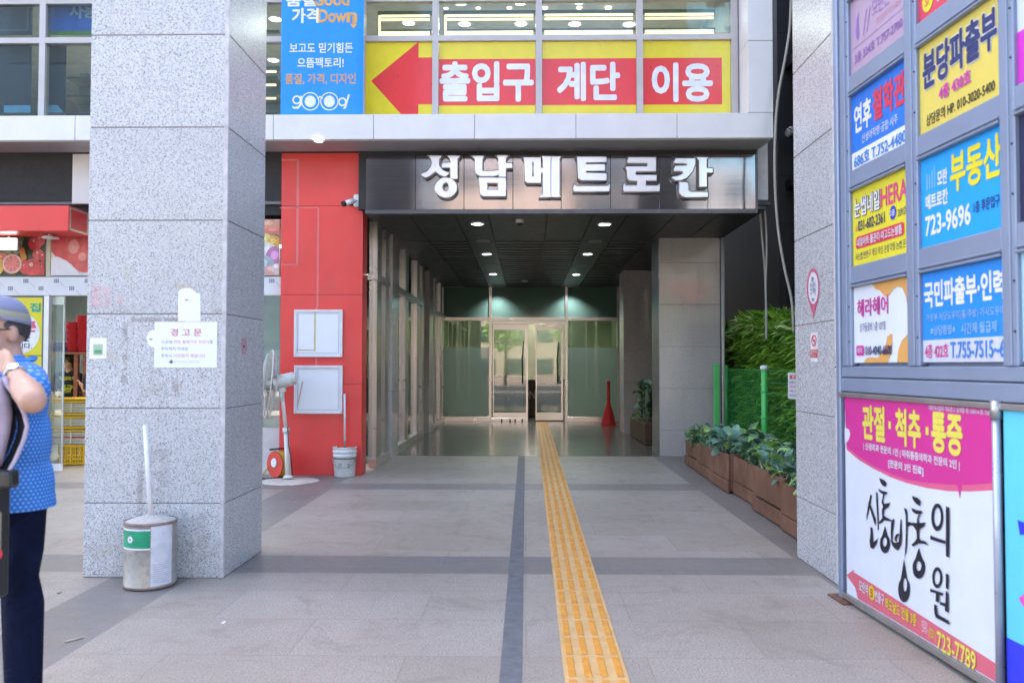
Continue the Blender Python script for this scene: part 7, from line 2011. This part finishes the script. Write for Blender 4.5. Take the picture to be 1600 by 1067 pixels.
for k in (-1, 1):
    bm = B(); sphere(bm, PM(0.077, k * 0.033, 0.004), 0.012); obj('eye', bm, m_eyew, man)
    bm = B(); sphere(bm, PM(0.086, k * 0.034, 0.004), 0.006); obj('pupil', bm, m_eyeb, man)
bm = B(); wd = (W_ - E_).normalized(); wc = W_ - wd * 0.012; u_, v_ = frame_of(wd)
tube(bm, [wc + (u_ * math.cos(k * math.pi / 12) + v_ * math.sin(k * math.pi / 12)) * 0.0335 for k in range(25)], 0.008, 6, 0, False); wt = obj('watch', bm, M('strap_steel', (0.45, 0.45, 0.47), 0.3, 0.8), man)
wn_ = (Vector((0, 0, CAM_H)) - wc).normalized(); wn_ = (wn_ - wd * wn_.dot(wd)).normalized(); wn_ = (wn_ + Vector((0.25, 0, 0.1))).normalized()
bm = B(); cyl(bm, wc + wn_ * 0.030, wc + wn_ * 0.042, 0.0185, 0.0175, 24); obj('watch_case', bm, M('watch_case', (0.5, 0.5, 0.52), 0.2, 0.9), wt)
bm = B(); cyl(bm, wc + wn_ * 0.0422, wc + wn_ * 0.0432, 0.0145, 0.0145, 24); obj('watch_face', bm, M('watch_face', (0.70, 0.73, 0.78), 0.15), wt)

# ---- bags the man carries: lilac cloth bag with a black-lined strap, black case below
lb = thing('shoulder_bag', 'lilac cloth bag with a black lilac-piped strap, carried by the capped man', 'bag', at(-10, 680, 3.05))
m_lil = M('lilac_cloth', (0.40, 0.33, 0.42), 0.8, var=0.12, scale=16, bump=0.2, bscale=40)
m_bcl = M('black_lining', (0.018, 0.018, 0.024), 0.8)
DB = 3.04
bm = B()
outer = [(6, 590), (10, 602), (17, 622), (20, 645), (17, 672), (8, 712), (3, 728), (-20, 738), (-60, 730), (-72, 660), (-60, 592)]
fr1 = [bm.verts.new(at(x, y, DB)) for x, y in outer]; cxo, cyo = -25, 660
mid_ = [bm.verts.new(at(cxo + (x - cxo) * 0.75, cyo + (y - cyo) * 0.8, DB - 0.035)) for x, y in outer]
bk1 = [bm.verts.new(at(x, y, DB + 0.10)) for x, y in outer]; cf = bm.verts.new(at(cxo, cyo, DB - 0.05)); n_ = len(outer)
for k in range(n_):
    j = (k + 1) % n_
    for f in ((fr1[k], fr1[j], mid_[j], mid_[k]), (mid_[k], mid_[j], cf), (bk1[j], bk1[k], fr1[k], fr1[j])): bm.faces.new(f).smooth = True
bm.faces.new(bk1); bmesh.ops.recalc_face_normals(bm, faces=bm.faces[:])
obj('pouch', bm, m_lil, lb)
strap_o = [(6, 588), (11, 602), (25, 621), (38, 646), (42.5, 666), (37, 688), (24, 718), (9, 745), (-6, 758), (-30, 765)]
strap_i = [(2, 588), (7, 606), (18, 628), (25, 648), (27.5, 666), (24, 684), (14, 708), (0, 730), (-12, 742), (-32, 750)]
bm = B()
for d_ in (0,):
    a = [bm.verts.new(at(x, y, DB - 0.03)) for x, y in strap_o]; b = [bm.verts.new(at(x, y, DB + 0.015)) for x, y in strap_i]
    for k in range(len(a) - 1): bm.faces.new((a[k], a[k + 1], b[k + 1], b[k])).smooth = True
bmesh.ops.solidify(bm, geom=bm.faces[:], thickness=0.008)
st_ = obj('strap', bm, m_bcl, lb)
bm = B(); a = [at(x - 8, y, DB + 0.012) for x, y in strap_i]; b = [at(x, y, DB + 0.004) for x, y in outer[1:6]]
va = [bm.verts.new(at(x, y, DB + 0.012)) for x, y in ((5, 592), (15, 620), (25, 648), (26, 668), (20, 690), (8, 716), (2, 722))]; vb = [bm.verts.new(at(x - 6, y, DB + 0.02)) for x, y in ((4, 600), (15, 622), (18, 645), (16, 668), (10, 695), (6, 714), (0, 724))]
for k in range(6): bm.faces.new((va[k], va[k + 1], vb[k + 1], vb[k]))
bmesh.ops.solidify(bm, geom=bm.faces[:], thickness=0.006)
obj('lining', bm, m_bcl, lb)
bm = B(); tube(bm, [at(x, y, DB - 0.034) for x, y in strap_o], 0.0075, 8); obj('piping', bm, M('lilac_piping', (0.42, 0.36, 0.46), 0.6), lb)
cb = thing('black_case', 'black carry case with a shiny flap and red disc hanging at the man\'s hip', 'case', at(-15, 930, 3.0))
m_case = M('case_black', (0.020, 0.020, 0.022), 0.45, var=0.2)
a, b = at(-70, 760, 3.0), at(15.5, 930, 3.08)
bm = B(); box(bm, a.x, b.x, 3.0, 3.08, b.z, a.z, 0, 0.015, 2); obj('case_body', bm, m_case, cb)
bm = B(); fl0, fl1 = at(-70, 737, 2.97), at(33, 761, 3.04)
box(bm, fl0.x, fl1.x, 2.97, 3.04, fl1.z, fl0.z + 0.005, 0, 0.016, 2); obj('flap', bm, M('flap_shiny', (0.022, 0.024, 0.022), 0.18, var=0.3), cb)
bm = B(); x_ = ax(1, 850, 2.998); box(bm, x_ - 0.004, x_ + 0.001, 2.988, 2.999, az(0, 870, 3.0), az(0, 800, 3.0)); obj('edge_strip', bm, M('strip_tan', (0.26, 0.24, 0.16), 0.5), cb)
bm = B(); c = at(-5, 865, 2.99); cyl(bm, c, c - Vector((0, 0.006, 0)), 0.022, 0.022, 24); obj('red_disc', bm, M('disc_red', (0.55, 0.03, 0.04), 0.4), cb)

# ---- woman behind the trays, and a second person beside her
def shop_person(label, hx, hy, D, F, shirt_m, hair_long, arm_target=None, number=False, lean=0.0):
    F, L, Rm = axes(F)
    Hc = at(hx, hy, D)
    sc_ = 0.94
    t = thing('person', label, 'person', (Hc.x, Hc.y, 0))
    hp, P, Rh = head_parts(Hc, F, 0.96)
    nk = Hc - Vector((0, 0, 0.17)); ch = Hc - Vector((0, 0, 0.32)); wa = Hc - Vector((0, 0, 0.55)); hpv = Hc - Vector((0, 0, 0.72))
    parts = hp + [('c', Hc - Vector((0, 0, 0.07)) - F * 0.015, 0.048, nk - Vector((0, 0, 0.03)), 0.052), ('e', ch, (0.09, 0.145, 0.16), Rm), ('e', wa, (0.085, 0.12, 0.16), Rm), ('e', hpv, (0.10, 0.15, 0.13), Rm)]
    sh_parts = [('e', ch, (0.106, 0.165, 0.165), Rm), ('e', wa, (0.105, 0.14, 0.19), Rm), ('e', wa - Vector((0, 0, 0.14)), (0.115, 0.155, 0.12), Rm), ('c', nk + L * 0.04 - Vector((0, 0, 0.01)), 0.045, nk - L * 0.04 - Vector((0, 0, 0.01)), 0.045)]
    for k in (-1, 1):
        s_ = nk + L * (k * 0.165) - Vector((0, 0, 0.06))
        if arm_target is not None and k == arm_target[0]:
            w_ = arm_target[1]; e_ = (s_ + w_) / 2 + Vector((0, 0, -0.13)) + L * (k * 0.03)
        else:
            e_ = s_ - Vector((0, 0, 0.24)) + L * (k * 0.05) + F * 0.02; w_ = e_ + F * 0.17 - L * (k * 0.09) - Vector((0, 0, 0.10))
        parts += [('c', s_, 0.042, e_, 0.034), ('c', e_, 0.034, w_, 0.024)]
        parts += hand_parts(w_, w_ - e_, L * -k, Vector((0, 0, -1)), 0.9, 0.6)
        sh_parts += [('c', nk + L * (k * 0.05) - Vector((0, 0, 0.02)), 0.05, s_, 0.058), ('c', s_, 0.060, s_ + (e_ - s_) * 0.8, 0.055)]
        lp = hpv + L * (k * 0.08); kp = Vector((lp.x, lp.y, 0.46)); ap = Vector((lp.x, lp.y, 0.08))
        parts += [('c', lp, 0.075, kp, 0.05), ('c', kp, 0.05, ap, 0.036), ('c', ap - Vector((0, 0, 0.03)), 0.036, ap + F * 0.13 - Vector((0, 0, 0.05)), 0.026)]
    blob('body', parts, 0.0075, m_skin_w, t)
    blob('shirt', sh_parts, 0.009, shirt_m, t)
    pp = [('e', hpv, (0.112, 0.16, 0.13), Rm)]
    for k in (-1, 1):
        lp = hpv + L * (k * 0.08); kp = Vector((lp.x, lp.y, 0.46)); ap = Vector((lp.x, lp.y, 0.10)); pp += [('c', lp, 0.088, kp, 0.062), ('c', kp, 0.062, ap, 0.05)]
    blob('trousers', pp, 0.010, m_trou, t)
    hh = [('e', P(-0.020, 0, 0.036), (0.103, 0.088, 0.098), Rh), ('e', P(-0.045, 0, -0.03), (0.072, 0.085, 0.10), Rh)]
    for k in (-1, 1): hh += [('c', P(0.02, k * 0.075, 0.05), 0.022, P(0.0, k * 0.083, -0.05), 0.020)]
    hh += [('c', P(0.065, -0.045, 0.075), 0.024, P(0.062, 0.05, 0.072), 0.024)]
    if hair_long: hh += [('e', P(-0.06, 0, -0.10), (0.05, 0.075, 0.08), Rh)]
    blob('hair', hh, 0.006, m_hair, t, smooth=2)
    for k in (-1, 1):
        bm = B(); sphere(bm, P(0.076, k * 0.030, 0.0), (0.011, 0.011, 0.008)); obj('eye', bm, m_eyeb, t)
        bm = B(); tube(bm, [P(0.086, k * 0.018, 0.020), P(0.087, k * 0.032, 0.024), P(0.078, k * 0.046, 0.020)], 0.0035, 5); obj('eyebrow', bm, m_hair, t)
    bm = B(); sphere(bm, P(0.092, 0, -0.060), (0.010, 0.024, 0.007), rot=Rh); obj('lips', bm, m_lip, t)
    return t, F, L, ch
m_navyt = M('tee_navy', (0.010, 0.014, 0.035), 0.8, var=0.15, scale=10)
DW = 12.75
wm, FW, LW, chW = shop_person('black-haired woman in a navy T-shirt with yellow print behind the trays', 107.5, 565, DW, (0.12, -1, 0), m_navyt, True)
fw = Face(chW + FW * 0.122 - LW * (-0.0) + Vector((-0.125, 0, 0.10)), (1, 0.12, 0), (0, 0, -1), 0.25, 0.26)
m_yp = M('print_yellow', (0.50, 0.52, 0.03), 0.6)
def wrap_letter(s, u0, v0, u1, v1, bold):
    o = lettering(wm, fw, s, u0, v0, u1, v1, m_yp, bold, 0.0, 'shirt_print')
    ctr_ = chW - wloc(wm)
    for v in o.data.vertices:
        l = (v.co - ctr_).dot(LW); h_ = (v.co - ctr_).z
        rr2 = max(0.05, 1 - (l / 0.165) ** 2)
        f_now = (v.co - ctr_).dot(FW)
        v.co += FW * (0.112 * math.sqrt(rr2) + 0.004 - f_now + (f_now - 0.122))
wrap_letter('TIGERS', 0.06, 0.05, 0.94, 0.28, 0.07); wrap_letter('25', 0.24, 0.34, 0.86, 0.78, 0.09); wrap_letter('TEAM', 0.40, 0.82, 0.78, 0.98, 0.06)
m_dk = M('jacket_dark', (0.03, 0.03, 0.06), 0.8)
shop_person('second shop person in dark clothes, reaching past the pale column edge', 139, 566, 12.70, (-0.9, -0.4, 0), m_dk, True, (1, at(128, 603, 12.45)))

# ------------------------------------------------------------------ the far side of the street, seen only in the glass and steel
m_brick = M('warm_brick', (0.46, 0.22, 0.12), 0.8, var=0.15, scale=1.5)
m_cream = M('cream_render', (0.62, 0.55, 0.45), 0.8)
m_grey = M('pale_render', (0.38, 0.38, 0.39), 0.7)
m_win = M('street_window', (0.05, 0.07, 0.09), 0.1)
rs_ = random.Random(3)
def street_building(label, x0, x1, h, wall, accent, floors, y=-24.0, acc_rows=(0,)):
    t = thing('street_building', label, 'building', ((x0 + x1) / 2, y, 0), 'buildings across the street')
    bm = B(); box(bm, x0, x1, y - 10, y, 0, h); obj('wall', bm, wall, t)
    fh = h / floors
    nw = max(2, int((x1 - x0) / 2.2))
    for fl_ in range(floors):
        bm = B()
        for k in range(nw):
            xa = x0 + (x1 - x0) * (k + 0.18) / nw; xb = x0 + (x1 - x0) * (k + 0.82) / nw
            box(bm, xa, xb, y - 0.1, y + 0.03, fl_ * fh + fh * 0.30, fl_ * fh + fh * 0.80)
        obj('window_glazing', bm, m_win, t)
    for r_ in acc_rows:
        xx = x0 + 0.3
        while xx < x1 - 0.9:
            wd_ = min(rs_.uniform(0.9, 2.4), x1 - 0.3 - xx)
            bm = B(); hh_ = rs_.uniform(0.18, 0.34); box(bm, xx, xx + wd_ - 0.12, y + 0.02, y + rs_.uniform(0.2, 0.6), r_ * fh + fh * (1.05 - hh_), r_ * fh + fh * 1.05); obj('sign_box', bm, accent if rs_.random() < 0.45 else rs_.choice([m_acy, m_acr, m_acg, m_acp, m_white, m_blue, m_white]), t)
            xx += wd_
m_peach = M('peach_render', (0.46, 0.36, 0.31), 0.7)
m_acy = M('band_yellow', (0.68, 0.50, 0.03), 0.6); m_acr = M('band_red', (0.60, 0.08, 0.08), 0.6); m_acg = M('band_green', (0.08, 0.28, 0.10), 0.6); m_acp = M('band_pink', (0.66, 0.30, 0.34), 0.6)
street_building('blue-grey block across the street facing the red pillar', -13, -4.6, 13.5, M('blue_grey_render', (0.16, 0.18, 0.21), 0.6), m_acr, 5, acc_rows=(0,))
street_building('peach block with pink and yellow sign bands across the street', -4.4, 2.6, 13, m_peach, m_acy, 5, acc_rows=(2,))
street_building('dark grey block across the street', 2.8, 8.2, 13.5, M('dark_render', (0.10, 0.10, 0.11), 0.6), m_acp, 5, acc_rows=(0,))
street_building('narrow white block with an orange lower part across the street', 8.4, 12.6, 12.5, m_grey, m_brick, 4, acc_rows=(0, 1))
street_building('second brick block far along the street', 13.0, 22, 11, m_brick, m_acy, 5)
street_building('tall dark glass block far along the street', -34, -13.4, 24, M('dark_glass_block', (0.05, 0.08, 0.12), 0.3), m_acg, 3)

street_building('tall pale blue glass tower behind the street blocks', 13.5, 34, 44, M('blue_tower', (0.16, 0.42, 0.62), 0.35), m_white, 11, y=-42, acc_rows=())
for k, (tx, th) in enumerate(((-6.5, 6.5), (-1.6, 5.6), (3.4, 6.2), (7.6, 5.4), (11.5, 6.4))):
    tr_ = thing('street_tree', 'green street tree across the road, reflected in the entrance glass', 'tree', (tx, -19.5, 0), 'trees across the street')
    bm = B(); tube(bm, [(tx, -19.5, 0), (tx + 0.1, -19.5, th * 0.5), (tx, -19.4, th * 0.8)], [0.14, 0.10, 0.04], 8); obj('trunk', bm, M('bark', (0.10, 0.07, 0.05), 0.9), tr_)
    bm = B()
    for i in range(420):
        d = Vector((rs_.gauss(0, 1), rs_.gauss(0, 1), rs_.gauss(0, 1))).normalized() * (rs_.random() ** 0.4)
        o = Vector((tx + d.x * 1.5, -19.5 + d.y * 1.4, th * 0.72 + d.z * th * 0.27))
        lance(bm, o, Vector((rs_.uniform(-1, 1), rs_.uniform(-1, 1), rs_.uniform(-0.6, 0.6))), 0.5, 0.16)
    obj('crown', bm, m_leafl, tr_)
# dark sheets added inside the left upstairs windows to keep them dark
YK = YW + 0.16
for k, (x0, x1, y0, y1, lab) in enumerate(((-60, 49, 3, 55, 'dark blue screen with fine lighter frame lines behind the upper corner window'), (-60, 49, 67, 177, 'added dark navy sheet darkening the lower corner window upstairs'), (60, 103, 67, 177, 'added dark navy sheet beside the olive shelves, darkening the lower upstairs window'))):
    f = front(ax(x0, 100, YK), ax(x1, 100, YK), az(60, y1, YK), az(60, y0, YK), YK)
    t = thing('window_darkener', lab, 'screen', f.p(0.5, 1))
    slab('sheet', f, M('darkener_navy', (0.008, 0.016, 0.030), 0.35, var=0.4, scale=1.5), t, 0.01)
    if k == 0:
        frame_on('line_frame', Face(f.p(0.05, 0.08), f.U, f.V, f.w * 0.90, f.h * 0.80), M('screen_line', (0.05, 0.11, 0.15), 0.4), t, 0.02, 0.003, 0.0)
    else:
        v = fpx(f, 20, 165)[1]
        shape(t, f, [[(0.0 if k == 2 else 0.62, v), (0.72 if k == 2 else 1.0, v), (0.95 if k == 2 else 1.0, 0.995), (0.0 if k == 2 else 0.62, 0.995)]], M('reflection_pale_blue', (0.16, 0.42, 0.62), 0.4), 0.002, 'painted_reflection')  # light-blue reflection low in the panes, painted onto the sheet
